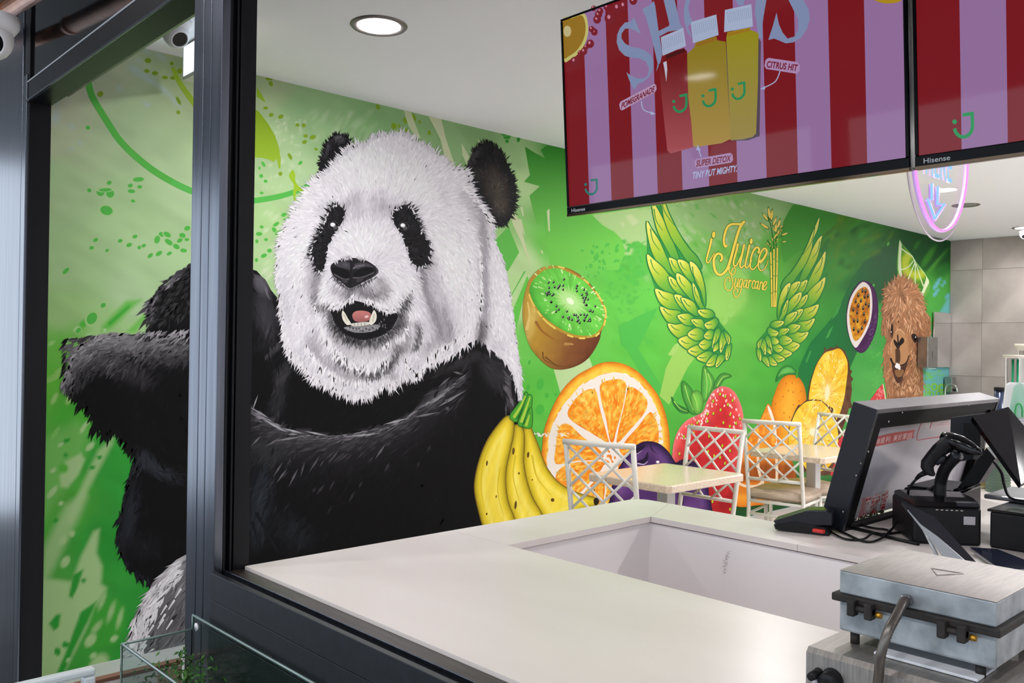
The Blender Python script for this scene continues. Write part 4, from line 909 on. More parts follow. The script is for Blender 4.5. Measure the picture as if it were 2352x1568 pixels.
def flesh(P):
    r, th = polar(P)
    C = mixer((0, (236, 244, 222)), (.1, (216, 236, 190)), (.22, (148, 208, 108)), (.45, (98, 192, 70)), (.7, (104, 192, 72)), (.88, (92, 186, 66)), (1, (70, 164, 54)))(r)
    st = vnoise(th*11+50, r*1.5); C *= (1+.34*(st-.45)*np.clip(r*3, 0, 1))[:, None]
    return C
kw_.shade(spline(FACE, 4, True), flesh, 3.6)
def kp(r, th):
    u, v = r*108*math.cos(th), r*66*math.sin(th); ca, sa = math.cos(.72), math.sin(.72)
    return kcx+u*ca-v*sa, kcy+u*sa+v*ca
for k in range(46):
    th = k*2*math.pi/46+RNG.uniform(-.05, .05)
    kw_.line([kp(.1, th), kp(RNG.uniform(.3, .55), th)], 2.6, (176, 222, 140), w1=.6, curve=False, cap=False)
for k in range(70):
    th = RNG.uniform(0, 6.28); r0 = RNG.uniform(.6, .92); a = kp(r0, th); b = kp(min(r0+RNG.uniform(.03, .09), .95), th)
    kw_.line([a, b], RNG.uniform(1.5, 4), [(172, 218, 128), (196, 228, 160), (132, 206, 96)][k % 3], curve=False)
for k in range(70):
    th = RNG.uniform(0, 6.28); r0 = RNG.uniform(.36, .6) if k % 4 else RNG.uniform(.3, .66); x, y = kp(r0, th)
    if -2.2 < th-6.28 < -1.75: continue
    kw_.ell(x, y, 2.5, 3.2, (22, 20, 24), RNG.uniform(-.6, .6), 0, 9); kw_.ell(x-.7, y-1, .9, 1.1, (222, 226, 218), 0, 0, 6)
for k in range(22):
    t = RNG.uniform(0, 6.28); q = np.array(spline(RIM, 4, True)); i = RNG.integers(len(q)-3); kw_.line([q[i], q[i+2]], 4, (224, 196, 92), curve=False)
kw_.build('painted_kiwi', M_PAINT, wall_left, 'halved kiwi fruit painted beside the panda')

# orange slice
og = fruit()
k6 = crop(1080, 800, 3.646)
OUT = k6(600,930, 605,800, 620,680, 660,560, 720,430, 800,310, 900,220, 1010,160, 1100,120, 1200,112, 1300,135, 1400,190, 1480,270, 1560,370, 1610,470, 1645,580, 1665,690, 1672,800, 1668,1000, 1640,1200, 1560,1380, 1200,1420, 1000,1380, 830,1250, 720,1130, 640,1020)
def peel(P):
    e = edge_dist(P, OUT); t = np.clip(e/14, 0, 1)
    C = mixer((0, (196, 106, 22)), (.25, (226, 132, 28)), (.6, (240, 164, 44)), (1, (248, 196, 70)))(t)
    return C*(1+.3*(vnoise(P[:, 0]/7, P[:, 1]/7)-.5))[:, None]
og.shade(spline(OUT, 3, True), peel, 6)
PITH = k6(640,980, 645,860, 660,740, 700,610, 760,500, 850,390, 930,310, 1050,240, 1180,200, 1290,212, 1380,252, 1450,312, 1530,430, 1580,560, 1610,680, 1616,800, 1612,1000, 1580,1200, 1500,1340, 1200,1380, 1000,1340, 850,1220, 740,1120, 670,1040)
og.smooth(PITH, (232, 222, 212))
for k in range(60):
    q = np.array(spline(PITH, 4, True)); i = RNG.integers(len(q)-2); og.line([q[i], q[i+1]], RNG.uniform(2, 5), [(238, 168, 56), (246, 204, 96), (240, 236, 226)][k % 3], curve=False)
OC = np.array(k6(1180, 880)[0])
def pulp(P):
    d = P-OC; r = np.hypot(d[:, 0], d[:, 1]); th = np.arctan2(d[:, 1], d[:, 0])
    s_ = vnoise(th*26+60, r/10.0); t = np.clip(s_*.85+r/600, 0, 1)
    return mixer((0, (214, 96, 14)), (.35, (230, 124, 24)), (.6, (240, 152, 40)), (.85, (248, 190, 74)), (1, (252, 214, 110)))(t)
SEGS = [k6(1085,330, 1110,285, 1200,258, 1280,265, 1305,310, 1290,430, 1260,560, 1220,700, 1200,780, 1170,770, 1140,600, 1100,450), k6(815,540, 840,480, 900,400, 980,345, 1040,345, 1065,390, 1090,520, 1140,700, 1160,790, 1100,760, 1000,700, 900,640, 835,590),
        k6(1315,350, 1350,322, 1420,360, 1480,430, 1475,510, 1420,590, 1340,680, 1260,770, 1225,780, 1250,640, 1290,470), k6(1500,535, 1540,570, 1575,660, 1578,800, 1560,860, 1350,830, 1290,790, 1400,660),
        k6(740,670, 790,628, 850,650, 930,730, 1040,810, 1110,880, 1090,930, 900,940, 740,970, 705,930, 720,800), k6(715,1070, 760,1000, 850,960, 1000,945, 1110,950, 1100,1010, 1000,1120, 900,1220, 830,1190, 740,1120),
        k6(950,1215, 1060,1090, 1120,1050, 1130,1150, 1100,1310, 1000,1300, 930,1260), k6(1150,1060, 1190,1060, 1260,1200, 1240,1330, 1130,1320, 1140,1200), k6(1255,830, 1340,800, 1480,900, 1560,1000, 1400,1000, 1270,885), k6(1240,960, 1400,1030, 1560,1050, 1540,1200, 1400,1280, 1290,1180)]
for q in SEGS:
    og.shade(spline(q, 3, True), pulp, 5)
    P = scatter(q, 46); D = P-OC; D /= np.linalg.norm(D, axis=1)[:, None]
    og.tufts(P, D, RNG.uniform(8, 17, len(P)), RNG.uniform(2.2, 4.4, len(P)), np.clip(np.tile(lin((250, 196, 82)), (len(P), 1))*RNG.uniform(.62, 1.1, (len(P), 1)), 0, .95), 0, 6, .1)
for k in range(14): x, y = OC+RNG.normal(0, 9, 2)+[0, 8]; og.ell(x, y, 2.2, 4, (226, 128, 40), RNG.uniform(-.8, .8), 0, 7)
for k in range(60): og.ell(1203+RNG.uniform(0, 102), 997+RNG.normal(0, 2.4)-0.02*k/6, RNG.uniform(1, 4), RNG.uniform(.8, 2.4), (226, 218, 206), 0, 0, 6)
og.build('painted_orange', M_PAINT, wall_left, 'large orange half slice painted behind the bananas')

# bananas
bn = fruit(0.0028)
B1 = k6(330,570, 362,620, 360,720, 330,860, 300,1000, 295,1150, 320,1300, 370,1430, 400,1600, 160,1600, 110,1490, 70,1350, 40,1200, 45,1080, 80,930, 140,780, 220,660, 290,580)
B2 = k6(370,650, 410,645, 445,690, 450,800, 445,950, 470,1100, 520,1250, 600,1390, 660,1560, 430,1560, 370,1430, 320,1300, 297,1150, 302,1000, 332,860, 362,720)
B3 = k6(450,670, 500,660, 530,720, 570,820, 620,960, 680,1060, 760,1140, 870,1200, 960,1230, 1040,1250, 1072,1275, 1050,1312, 930,1345, 850,1400, 700,1470, 660,1500, 600,1390, 520,1250, 470,1100, 447,950, 452,800)
def banana(q):
    def fn(P):
        e = edge_dist(P, q); t = np.clip(e/26, 0, 1)
        C = mixer((0, (160, 136, 24)), (.2, (206, 182, 40)), (.55, (238, 210, 58)), (.8, (244, 226, 106)), (1, (240, 214, 72)))(t)
        u = (P[:, 0]+P[:, 1]*.25)/6; return C*(1+.14*(vnoise(u, P[:, 1]/60)-.5))[:, None]
    return fn
for q in (B3, B2, B1):
    bn.line(spline(q, 3, True), 4, (118, 96, 26), closed=True, curve=False); bn.shade(spline(q, 3, True), banana(spline(q, 3, True)), 6)
for q, w_ in ((k6(160,800, 110,960, 90,1150, 120,1350), 5), (k6(250,1000, 230,1200, 280,1400), 4), (k6(520,900, 560,1080, 680,1230), 5), (k6(380,900, 360,1080, 420,1300), 4)): bn.line(q, w_, (214, 188, 44), w1=1)
bn.smooth(k6(1035,1262, 1068,1250, 1078,1285, 1052,1314, 1038,1300), (34, 28, 22))
for x, y, a, b in ((362,860,4,12),(485,890,4,10),(140,960,3,9),(380,1310,4,14),(690,1268,6,6),(408,1045,3,4),(218,1240,2,5),(138,1385,3,4),(520,1100,2,3)): bn.ell(1080+x/3.646, 800+y/3.646, a*.7, b*.7, (96, 70, 26), .1)
for q in (k6(330,570, 400,470, 450,390, 470,365, 480,390, 452,470, 410,560, 385,615), k6(400,630, 440,520, 470,430, 490,388, 515,400, 512,480, 475,570, 448,652), k6(442,652, 475,560, 512,490, 516,655)):
    bn.line(spline(q, 3, True), 3, (30, 90, 34), closed=True, curve=False); bn.smooth(q, (72, 158, 48), n=3)
for q in (k6(370,570, 420,490, 462,400), k6(430,610, 470,500, 500,410), k6(470,640, 495,560)): bn.line(q, 7, (166, 200, 66), w1=3)
for q in (k6(390,590, 430,510, 466,410), k6(450,630, 490,500)): bn.line(q, 3, (34, 112, 40), w1=1)
bn.build('painted_bananas', M_PAINT, wall_left, 'bunch of three yellow bananas painted on the mural')

# plums
pl = fruit(0.0030)
k7 = crop(1240, 960, 4.523)
for q in (k7(1330,1000, 1330,720, 1390,520, 1450,440, 1530,428, 1600,450, 1680,520, 1740,650, 1758,800, 1760,1000), k7(715,1000, 725,860, 745,720, 800,560, 880,420, 960,310, 1060,250, 1150,240, 1240,265, 1320,330, 1390,430, 1440,560, 1440,1000)):
    qs = spline(q, 3, True)
    def plum(P, qs=qs):
        e = edge_dist(P, qs); t = np.clip(e/40, 0, 1)
        C = mixer((0, (30, 16, 44)), (.2, (56, 32, 84)), (.5, (98, 62, 118)), (1, (78, 44, 100)))(t)
        return C*(1+.7*(vnoise(P[:, 0]/22, P[:, 1]/34)-.5))[:, None]
    pl.shade(qs, plum, 7)
for q in (k7(945,370, 1010,310, 1100,280, 1060,330, 1000,365), k7(1010,445, 1080,420, 1120,350, 1125,420, 1080,470, 1030,475), k7(1150,270, 1180,340, 1240,370, 1180,350, 1150,310), k7(1370,470, 1450,455, 1560,470, 1620,500, 1560,490, 1450,480)): pl.smooth(q, (30, 16, 44))
pl.line(k7(1020,470, 1080,480, 1120,450), 3, (196, 176, 206), w1=1); pl.line(k7(950,380, 1010,370, 1060,335), 3, (170, 140, 186), w1=1)
pl.ell(*k7(1225, 455)[0], 4, 3, (230, 226, 222))
pl.build('painted_plums', M_PAINT, wall_left, 'two dark purple plums painted behind the nearer table')

# strawberry
stb = fruit(0.0023)
k8 = crop(1520, 820, 4.238)
ST = k8(105,1000, 105,900, 130,780, 180,680, 250,610, 330,570, 400,530, 440,430, 490,340, 550,290, 620,285, 690,320, 740,390, 780,490, 800,610, 805,720, 800,900, 760,1150, 720,1400, 680,1560, 560,1560, 470,1450, 400,1300, 250,1200, 140,1120)
STs = spline(ST, 3, True)
def berry(P):
    e = edge_dist(P, STs); t = np.clip(e/40, 0, 1); y = (P[:, 1]-820)*4.238
    C = mixer((0, (214, 120, 118)), (.12, (222, 96, 96)), (.4, (214, 66, 66)), (1, (196, 40, 44)))(t)
    k = np.clip((y-850)/500, 0, 1)[:, None]; C = C*(1-k)+lin((170, 26, 32))*k*1.0
    return C*(1+.4*(vnoise(P[:, 0]/8, P[:, 1]/11)-.5))[:, None]
stb.shade(STs, berry, 5)
for k in range(150):
    q = STs[RNG.integers(len(STs))]; c = np.mean(ST, 0); f = RNG.uniform(.03, .35); x, y = np.array(q)*(1-f)+c*f
    if y > 1010: continue
    stb.ell(x, y, RNG.uniform(1, 2.2), RNG.uniform(2, 4.6), (244, 200, 196), RNG.uniform(-.4, .4), 0, 7)
for x, y in ((568,360),(618,383),(690,422),(500,428),(643,460),(572,512),(445,553),(502,548),(666,557),(762,598),(446,622),(600,637),(723,643),(346,638),(663,672),(292,660),(528,688),(311,740),(460,768),(215,772),(718,772),(172,940),(589,862),(664,910),(388,915),(510,960),(615,1032),(568,975),(494,1405),(665,1480),(450,918)):
    X, Y = k8(x, y)[0]; stb.ell(X, Y+.8, 3, 4.6, (120, 30, 30), .1, 0, 9); stb.ell(X, Y, 2.2, 3.8, (176, 196, 40), .1, 0, 9)
for q, c in ((k8(410,80, 450,130, 500,200, 506,260, 480,340, 430,425, 392,430, 390,280, 395,180), (92, 172, 70)), (k8(505,305, 540,210, 600,155, 682,185, 610,215, 560,280), (84, 160, 66)), (k8(200,238, 232,246, 300,330, 292,430, 330,545, 280,540, 220,420, 195,310), (80, 160, 64)), (k8(95,385, 140,450, 230,500, 262,542, 180,530, 120,460), (60, 140, 60)), (k8(288,360, 340,325, 390,370, 402,450, 382,530, 330,550, 290,450), (110, 182, 72))):
    qs = spline(q, 4, True); stb.line(qs, 2.2, (40, 112, 50), closed=True, curve=False)
    stb.shade(qs, lambda P, c=c, qs=qs: np.clip(lin(c)*(.62+np.clip(edge_dist(P, qs)/10, 0, 1)[:, None]*.5), 0, 1), 5)
for q in (k8(420,120, 440,250, 430,400), k8(450,160, 480,250, 460,340), k8(225,280, 260,400, 310,520), k8(310,360, 340,440, 350,520), k8(540,280, 590,200, 650,180), k8(120,430, 180,500, 250,530)): stb.line(q, 2.4, (166, 210, 96), w1=.8)
stb.build('painted_strawberry', M_PAINT, wall_left, 'red strawberry with green leaves painted on the mural')

# mango, orange wedges, pineapples, watermelon
mg = fruit(0.0018)
k9 = crop(1700, 780, 4.6133)
def ball(q, a, b, c, sc=34):
    def fn(P):
        e = edge_dist(P, q); return mixer((0, a), (.35, b), (1, c))(np.clip(e/sc, 0, 1))*(1+.12*(nn(P, 7)-.5))[:, None]
    return fn
q = spline(k9(328,780, 340,650, 370,560, 410,460, 470,390, 540,370, 610,390, 660,450, 690,530, 702,640, 690,800, 620,1000, 600,1150, 400,1150, 370,950), 4, True)
mg.shade(q, ball(q, (206, 118, 22), (234, 148, 30), (244, 176, 52)), 6)
for x, y in ((487,465),(552,460),(510,540),(643,545),(405,520),(560,555),(455,600),(625,650),(565,690),(375,680),(525,820),(465,775)): mg.ell(*k9(x, y)[0], 1.5, 2.2, (206, 100, 24), 0, 0, 6)
ql = spline(k9(378,445, 400,360, 450,295, 520,278, 570,310, 597,358, 500,370, 430,400), 4, True)
mg.line(ql, 2, (30, 104, 44), closed=True, curve=False); mg.shade(ql, ball(ql, (40, 120, 50), (84, 168, 76), (110, 190, 92), 9), 5)
mg.line(k9(390,420, 450,370, 580,355), 2, (46, 128, 56)); mg.line(k9(602,395, 600,360, 612,325), 6, (64, 150, 56), w1=4)
mg.build('painted_mango', M_PAINT, wall_left, 'orange mango with one green leaf painted on the mural')

pa = fruit(0.0023)
def pine(c, sx):
    c = np.array(c)
    def fn(P):
        d = (P-c)/[sx, 1]; r = np.hypot(d[:, 0], d[:, 1]); th = np.arctan2(d[:, 1], d[:, 0])
        s_ = vnoise(th*9+70, r/26); t = np.clip(s_*.8+.1, 0, 1)
        C = mixer((0, (226, 156, 30)), (.4, (240, 192, 44)), (.75, (246, 216, 78)), (1, (250, 236, 140)))(t)
        k = np.exp(-r/12)[:, None]; return C*(1-k)+lin((246, 232, 176))*k
    return fn
S1 = k9(1050,80, 1110,115, 1152,225, 1165,318, 1188,330, 1168,375, 1198,415, 1176,450, 1186,530, 1172,640, 1188,716, 1150,730, 1122,850, 1080,960, 1040,1030, 980,1000, 960,800, 725,700, 712,600, 740,440, 800,270, 850,180, 888,130, 895,70, 915,110, 960,80, 1010,85, 1020,50, 1030,75)
pa.shade(S1, lambda P: lin((96, 62, 42))*(.45+1.2*vnoise(P[:, 0]/5, P[:, 1]/9)[:, None]), 5)
F1_ = spline(k9(728,620, 742,500, 765,400, 805,280, 852,195, 905,135, 980,112, 1048,92, 1098,142, 1136,230, 1140,330, 1126,450, 1106,600, 1076,720, 1045,800, 960,900, 740,760), 4, True)
pa.shade(F1_, pine(k9(925, 550)[0], .62), 5)
S2 = k9(505,1150, 512,940, 540,850, 585,745, 615,690, 640,690, 700,640, 780,630, 860,640, 935,700, 985,725, 990,770, 1020,850, 1055,960, 1062,1080, 1050,1180, 1010,1290, 1000,1420, 900,1440, 760,1430, 660,1390, 640,1290)
pa.shade(S2, lambda P: lin((88, 58, 42))*(.45+1.2*vnoise(P[:, 0]/5, P[:, 1]/7)[:, None]), 5)
F2_ = spline(k9(520,1150, 524,940, 550,858, 595,758, 645,698, 705,656, 780,646, 858,652, 918,706, 966,775, 1004,855, 1034,955, 1040,1055, 1036,1150, 1005,1250, 940,1345, 850,1395, 760,1398, 700,1370, 660,1310), 4, True)
pa.shade(F2_, pine(k9(770, 970)[0], .8), 5)
for F_, c, sx in ((F1_, k9(925, 550)[0], .62), (F2_, k9(770, 970)[0], .8)):
    P = scatter(np.mean(F_, 0)+(np.array(F_)-np.mean(F_, 0))*.82, 130); D = (P-np.array(c))/[sx, 1]; D = D*[sx, 1]; D /= np.linalg.norm(D, axis=1)[:, None]
    pa.tufts(P, D, RNG.uniform(5, 11, len(P)), RNG.uniform(1.2, 2.4, len(P)), np.array([lin([(252, 240, 190), (228, 150, 36), (250, 226, 120)][k % 3]) for k in range(len(P))]), 0, 6, .15)
pa.ell(*k9(922, 560)[0], 5, 17, (248, 232, 186), .12); pa.ell(*k9(770, 975)[0], 7, 9, (248, 236, 196), .2)
pa.build('painted_pineapple', M_PAINT, wall_left, 'two cut pineapple halves with brown rind painted on the mural')

wd = fruit(0.0020)
q = k9(292,676, 332,720, 372,830, 398,950, 405,1120, 60,1150, 100,1030, 160,930, 220,830, 262,740)
wd.smooth(q, (226, 126, 26), n=4); wd.smooth(k9(290,692, 322,730, 358,830, 382,950, 390,1110, 372,1110, 360,960, 330,840, 300,760), (238, 226, 208), n=3)
w2 = k9(275,730, 300,780, 335,860, 360,960, 368,1110, 90,1130, 130,1010, 190,910, 235,830)
wd.shade(spline(w2, 3, True), lambda P: mixer((0, (214, 104, 18)), (.5, (236, 146, 40)), (1, (248, 186, 76)))(vnoise(P[:, 0]/5, P[:, 1]/7)), 5)
k8b = spline(k8(560,1260, 590,1100, 640,1000, 720,900, 810,840, 880,820, 930,770, 990,755, 1040,785, 1075,850, 1150,880, 1240,960, 1300,1100, 1310,1250, 1250,1350, 1100,1420, 900,1445, 760,1458, 640,1410, 575,1340), 3, True)
def orange2(P):
    e = edge_dist(P, k8b); y = (P[:, 1]-820)*4.238
    C = mixer((0, (214, 116, 24)), (.3, (232, 142, 36)), (.7, (236, 156, 48)), (1, (214, 120, 26)))(np.clip(e/34, 0, 1))
    k = (np.clip((y-980)/80, 0, 1)*np.clip((1230-y)/40, 0, 1))[:, None]
    return C*(1-k)+k*lin((150, 74, 18))*(.7+.7*vnoise(P[:, 0]/4, P[:, 1]/22)[:, None])
wd.shade(k8b, orange2, 5)
for q in (k8(950,800, 935,900, 945,1100, 985,1220), k8(690,1180, 800,1250, 930,1250, 985,1200), k8(1110,900, 1120,1050, 1120,1200)): wd.line(q, 6, (232, 206, 176))
wd.build('painted_orange_wedge', M_PAINT, wall_left, 'peeled orange wedges painted behind the farther table')

wm = fruit(0.0030)
wm.shade(k9(1040,1070, 1100,990, 1190,890, 1290,810, 1420,700, 1420,1440, 958,1440, 960,1390, 1010,1290), lambda P: lin((206, 62, 66))*(.8+.4*nn(P, 12)[:, None]), 8)
for k in range(12): wm.ell(*k9(RNG.uniform(1000, 1100), RNG.uniform(1280, 1420))[0], 2, 3.4, (30, 14, 14), .3, 0, 7)
ka8 = crop(1960, 720, 7.126)
wm.poly(ka8(215,1490, 300,1380, 400,1240, 478,1150, 492,1170, 520,1330, 532,1490), (206, 70, 72))
for k in range(26): wm.ell(*ka8(RNG.uniform(380, 500), RNG.uniform(1230, 1460))[0], 1.2, 2.6, (232, 134, 132), .4, 0, 6)
wm.poly(ka8(478,1150, 490,1145, 520,1260, 548,1490, 526,1490, 510,1330), (222, 226, 178)); wm.poly(ka8(490,1145, 502,1155, 535,1280, 560,1490, 546,1490, 522,1300), (66, 144, 60))
wm.build('painted_watermelon', M_PAINT, wall_left, 'red watermelon wedges painted low on the mural')

# passion fruit
pf = fruit(0.0018)
kb = crop(1930, 540, 6.0308)
q = spline(kb(330,628, 400,650, 470,730, 510,860, 527,1020, 522,1150, 500,1300, 450,1440, 400,1540, 330,1620, 260,1625, 190,1560, 140,1450, 100,1330, 82,1200, 85,1060, 110,920, 150,810, 220,700, 280,640), 3, True)
pf.shade(q, ball(q, (58, 30, 66), (84, 46, 92), (70, 34, 78), 12), 5)
for k in range(40): pf.ell(*kb(RNG.uniform(395, 510), RNG.uniform(1050, 1580))[0], .9, 1.1, (140, 110, 160), 0, 0, 5)
pf.smooth(kb(330,648, 390,690, 425,760, 442,880, 442,1020, 420,1180, 370,1320, 310,1430, 240,1540, 200,1552, 150,1470, 115,1350, 95,1220, 95,1080, 125,920, 170,810, 230,720, 280,665), (230, 220, 214), n=3)
q = spline(kb(330,715, 370,730, 400,790, 412,900, 410,1030, 395,1170, 350,1280, 290,1400, 220,1465, 180,1430, 150,1320, 130,1200, 128,1060, 150,960, 190,850, 250,760), 3, True)
pf.shade(q, lambda P: mixer((0, (138, 74, 18)), (.4, (190, 112, 24)), (.75, (216, 154, 40)), (1, (228, 184, 60)))(vnoise(P[:, 0]/3.5, P[:, 1]/6)), 3)
for x, y in ((308,770),(350,775),(250,830),(337,850),(385,840),(215,915),(287,905),(355,950),(250,975),(395,975),(318,1010),(182,1030),(235,1070),(328,1090),(193,1180),(240,1185),(342,1195),(300,1285),(188,1300),(250,1325)):
    X, Y = kb(x, y)[0]; pf.ell(X, Y, 2.5, 5.4, (34, 30, 20), .15, 0, 9); pf.ell(X+.5, Y-1.8, .8, 1.6, (196, 196, 180), .15, 0, 6)
pf.build('painted_passion_fruit', M_PAINT, wall_left, 'halved passion fruit painted left of the alpaca')

# lime wedge
lm = fruit(0.0018)
lm.smooth(kb(820,60, 850,110, 930,200, 1000,280, 1060,380, 1150,490, 1200,565, 1245,670, 1235,760, 1180,850, 1130,900, 1040,800, 860,620, 815,600, 790,500, 785,400, 795,250), (96, 160, 64), n=3)
lm.smooth(kb(822,75, 850,130, 860,200, 1000,300, 1060,395, 1150,505, 1200,580, 1230,645, 1190,740, 1130,850, 1040,760, 870,590, 835,590, 808,500, 803,400, 808,250), (206, 216, 178), n=3)
q = spline(kb(858,130, 930,220, 1000,300, 1060,400, 1140,505, 1190,580, 1160,690, 1120,790, 1040,730, 900,590, 862,560, 848,470, 840,330, 850,200), 3, True)
lm.shade(q, lambda P: mixer((0, (54, 122, 40)), (.5, (96, 152, 40)), (.8, (156, 176, 40)), (1, (176, 190, 60)))(np.clip(np.exp(-((np.hypot(P[:, 0]-2104, P[:, 1]-606)-26)/15.0)**2)+.2*(nn(P, 3)-.5), 0, 1)), 3.4)
for q in (kb(845,185, 920,240, 1000,300, 1040,395), kb(850,478, 940,440, 1010,360), kb(935,620, 985,500, 1030,390), kb(1040,720, 1038,560, 1040,400), kb(1150,700, 1100,560, 1050,400)): lm.line(q, 2.6, (204, 214, 176), w1=2)
lm.build('painted_lime', M_PAINT, wall_left, 'lime wedge painted behind the alpaca')

# alpaca
al = fruit(0.0021)
ALP = [(2029.5, 663.5), (2042.8, 659.4), (2049, 651), (2056, 643), (2071, 635), (2084, 639.5), (2092.5, 646), (2102.5, 654), (2109, 664), (2117, 681), (2122, 699), (2121, 706), (2126, 719), (2132, 726), (2137, 731), (2138, 772), (2130, 772), (2122, 780), (2119, 850), (2121, 870), (2120, 940), (2040, 940), (2034, 881), (2030, 860), (2030, 818), (2031.5, 798.6), (2038.6, 776), (2026, 767.7), (2027, 740), (2028, 715), (2029, 700), (2032, 685), (2028, 672)]
def alp(P):
    C = np.tile(lin((158, 110, 76)), (len(P), 1))
    for a in ((2070, 690, 40, 40, 0, (176, 126, 90), .8), (2070, 790, 26, 40, 0, (190, 142, 98), .8), (2045, 750, 8, 40, 0, (120, 78, 54), .8), (2110, 760, 12, 50, 0, (130, 86, 58), .8), (2066, 870, 18, 20, 0, (64, 38, 32), .95), (2060, 850, 14, 24, 0, (110, 72, 46), .8), (2100, 880, 16, 50, 0, (150, 102, 68), .8), (2070, 912, 30, 12, 0, (112, 66, 52), .8), (2072, 680, 8, 26, -.3, (110, 70, 48), .7), (2040, 680, 12, 12, 0, (130, 88, 62), .7), (2060, 740, 10, 14, 0, (180, 130, 90), .6), (2048, 724, 6, 22, -.4, (110, 70, 48), .7)): blob(P, C, *a[:5], a[5], a[6], .1)
    return C
al.shade(ALP, alp, 4)
AG = guide([(2070,640,0,-1), (2045,655,-.5,-.8), (2095,655,.5,-.8), (2035,690,-.5,.8), (2110,690,.6,.5), (2075,690,.1,1), (2060,720,-.3,1), (2100,720,.3,1), (2035,740,-.1,1), (2125,740,.3,.9), (2070,780,0,1), (2045,820,-.2,1), (2100,820,.15,1), (2040,880,0,1), (2100,890,0,1), (2075,910,0,1)])
fur(al, ALP, 1100, AG, alp, (8, 20), (1.6, 3.4), 0, .2, .3, mul=(.6, 1.5))
fur(al, [(2032, 680), (2056, 650), (2090, 648), (2115, 690), (2118, 740), (2095, 760), (2065, 720), (2035, 760)], 80, AG, lambda P: np.tile(lin((206, 160, 124)), (len(P), 1)), (10, 22), (1.6, 3), 0, .15, .35)
fur(al, [(2034, 790), (2050, 860), (2060, 900), (2110, 900), (2112, 800), (2095, 800), (2090, 870), (2050, 850)], 110, AG, lambda P: np.tile(lin((204, 158, 118)), (len(P), 1)), (8, 18), (1.4, 2.6), 0, .15, .3)
fringe(al, ALP[:15], 70, (7, 15), (1.6, 3), (170, 122, 88), AG, 0, .4, .2); fringe(al, ALP[24:], 50, (7, 14), (1.6, 3), (164, 116, 82), AG, 0, .4, .2)
al.smooth(ka8(650,380, 700,280, 790,290, 850,400, 870,520, 910,660, 880,780, 800,830, 740,840, 660,810, 615,730, 620,600, 620,480), (180, 132, 90), n=3)
al.smooth(ka8(660,420, 700,450, 722,470, 715,360, 735,350, 745,460, 765,430, 802,388, 835,440, 812,490, 770,525, 745,582, 720,575, 690,530, 665,480), (34, 26, 22), n=3)
al.smooth(ka8(690,580, 755,580, 770,700, 760,800, 720,830, 690,800, 690,690), (82, 56, 40), n=3)
al.line(ka8(615,740, 650,815, 730,850, 820,835, 880,780, 905,690), 5, (40, 28, 24), w1=2)
al.smooth(ka8(630,830, 700,870, 800,860, 885,790, 860,900, 820,1010, 790,1090, 740,1140, 690,1090, 655,980), (74, 48, 38), n=3)
al.smooth(ka8(680,930, 760,915, 830,930, 800,1020, 730,1040, 690,1000), (136, 96, 62), n=3)
for q in (ka8(680,868, 700,815, 722,806, 724,895, 700,890), ka8(728,812, 765,848, 770,912, 745,915, 728,896)): al.smooth(q, (236, 232, 230), n=3)
al.smooth(ka8(945,360, 995,325, 1042,375, 1030,450, 1010,478, 985,455), (44, 28, 24), n=3); al.ell(*ka8(1010, 400)[0], 3.4, 6.4, (14, 12, 12)); al.ell(*ka8(1018, 385)[0], 1.1, 2, (230, 230, 232))
al.smooth(ka8(632,160, 652,230, 642,390, 618,340, 612,250), (40, 28, 26), n=3); al.ell(*ka8(618, 300)[0], .9, 2.2, (220, 220, 224))
al.line(ka8(690,300, 730,265, 790,275, 835,340), 2, (214, 168, 126)); al.line(ka8(640,420, 615,520, 620,640), 2, (206, 160, 120))
al.build('painted_alpaca', M_PAINT, wall_left, 'brown woolly alpaca painted at the far end of the mural')

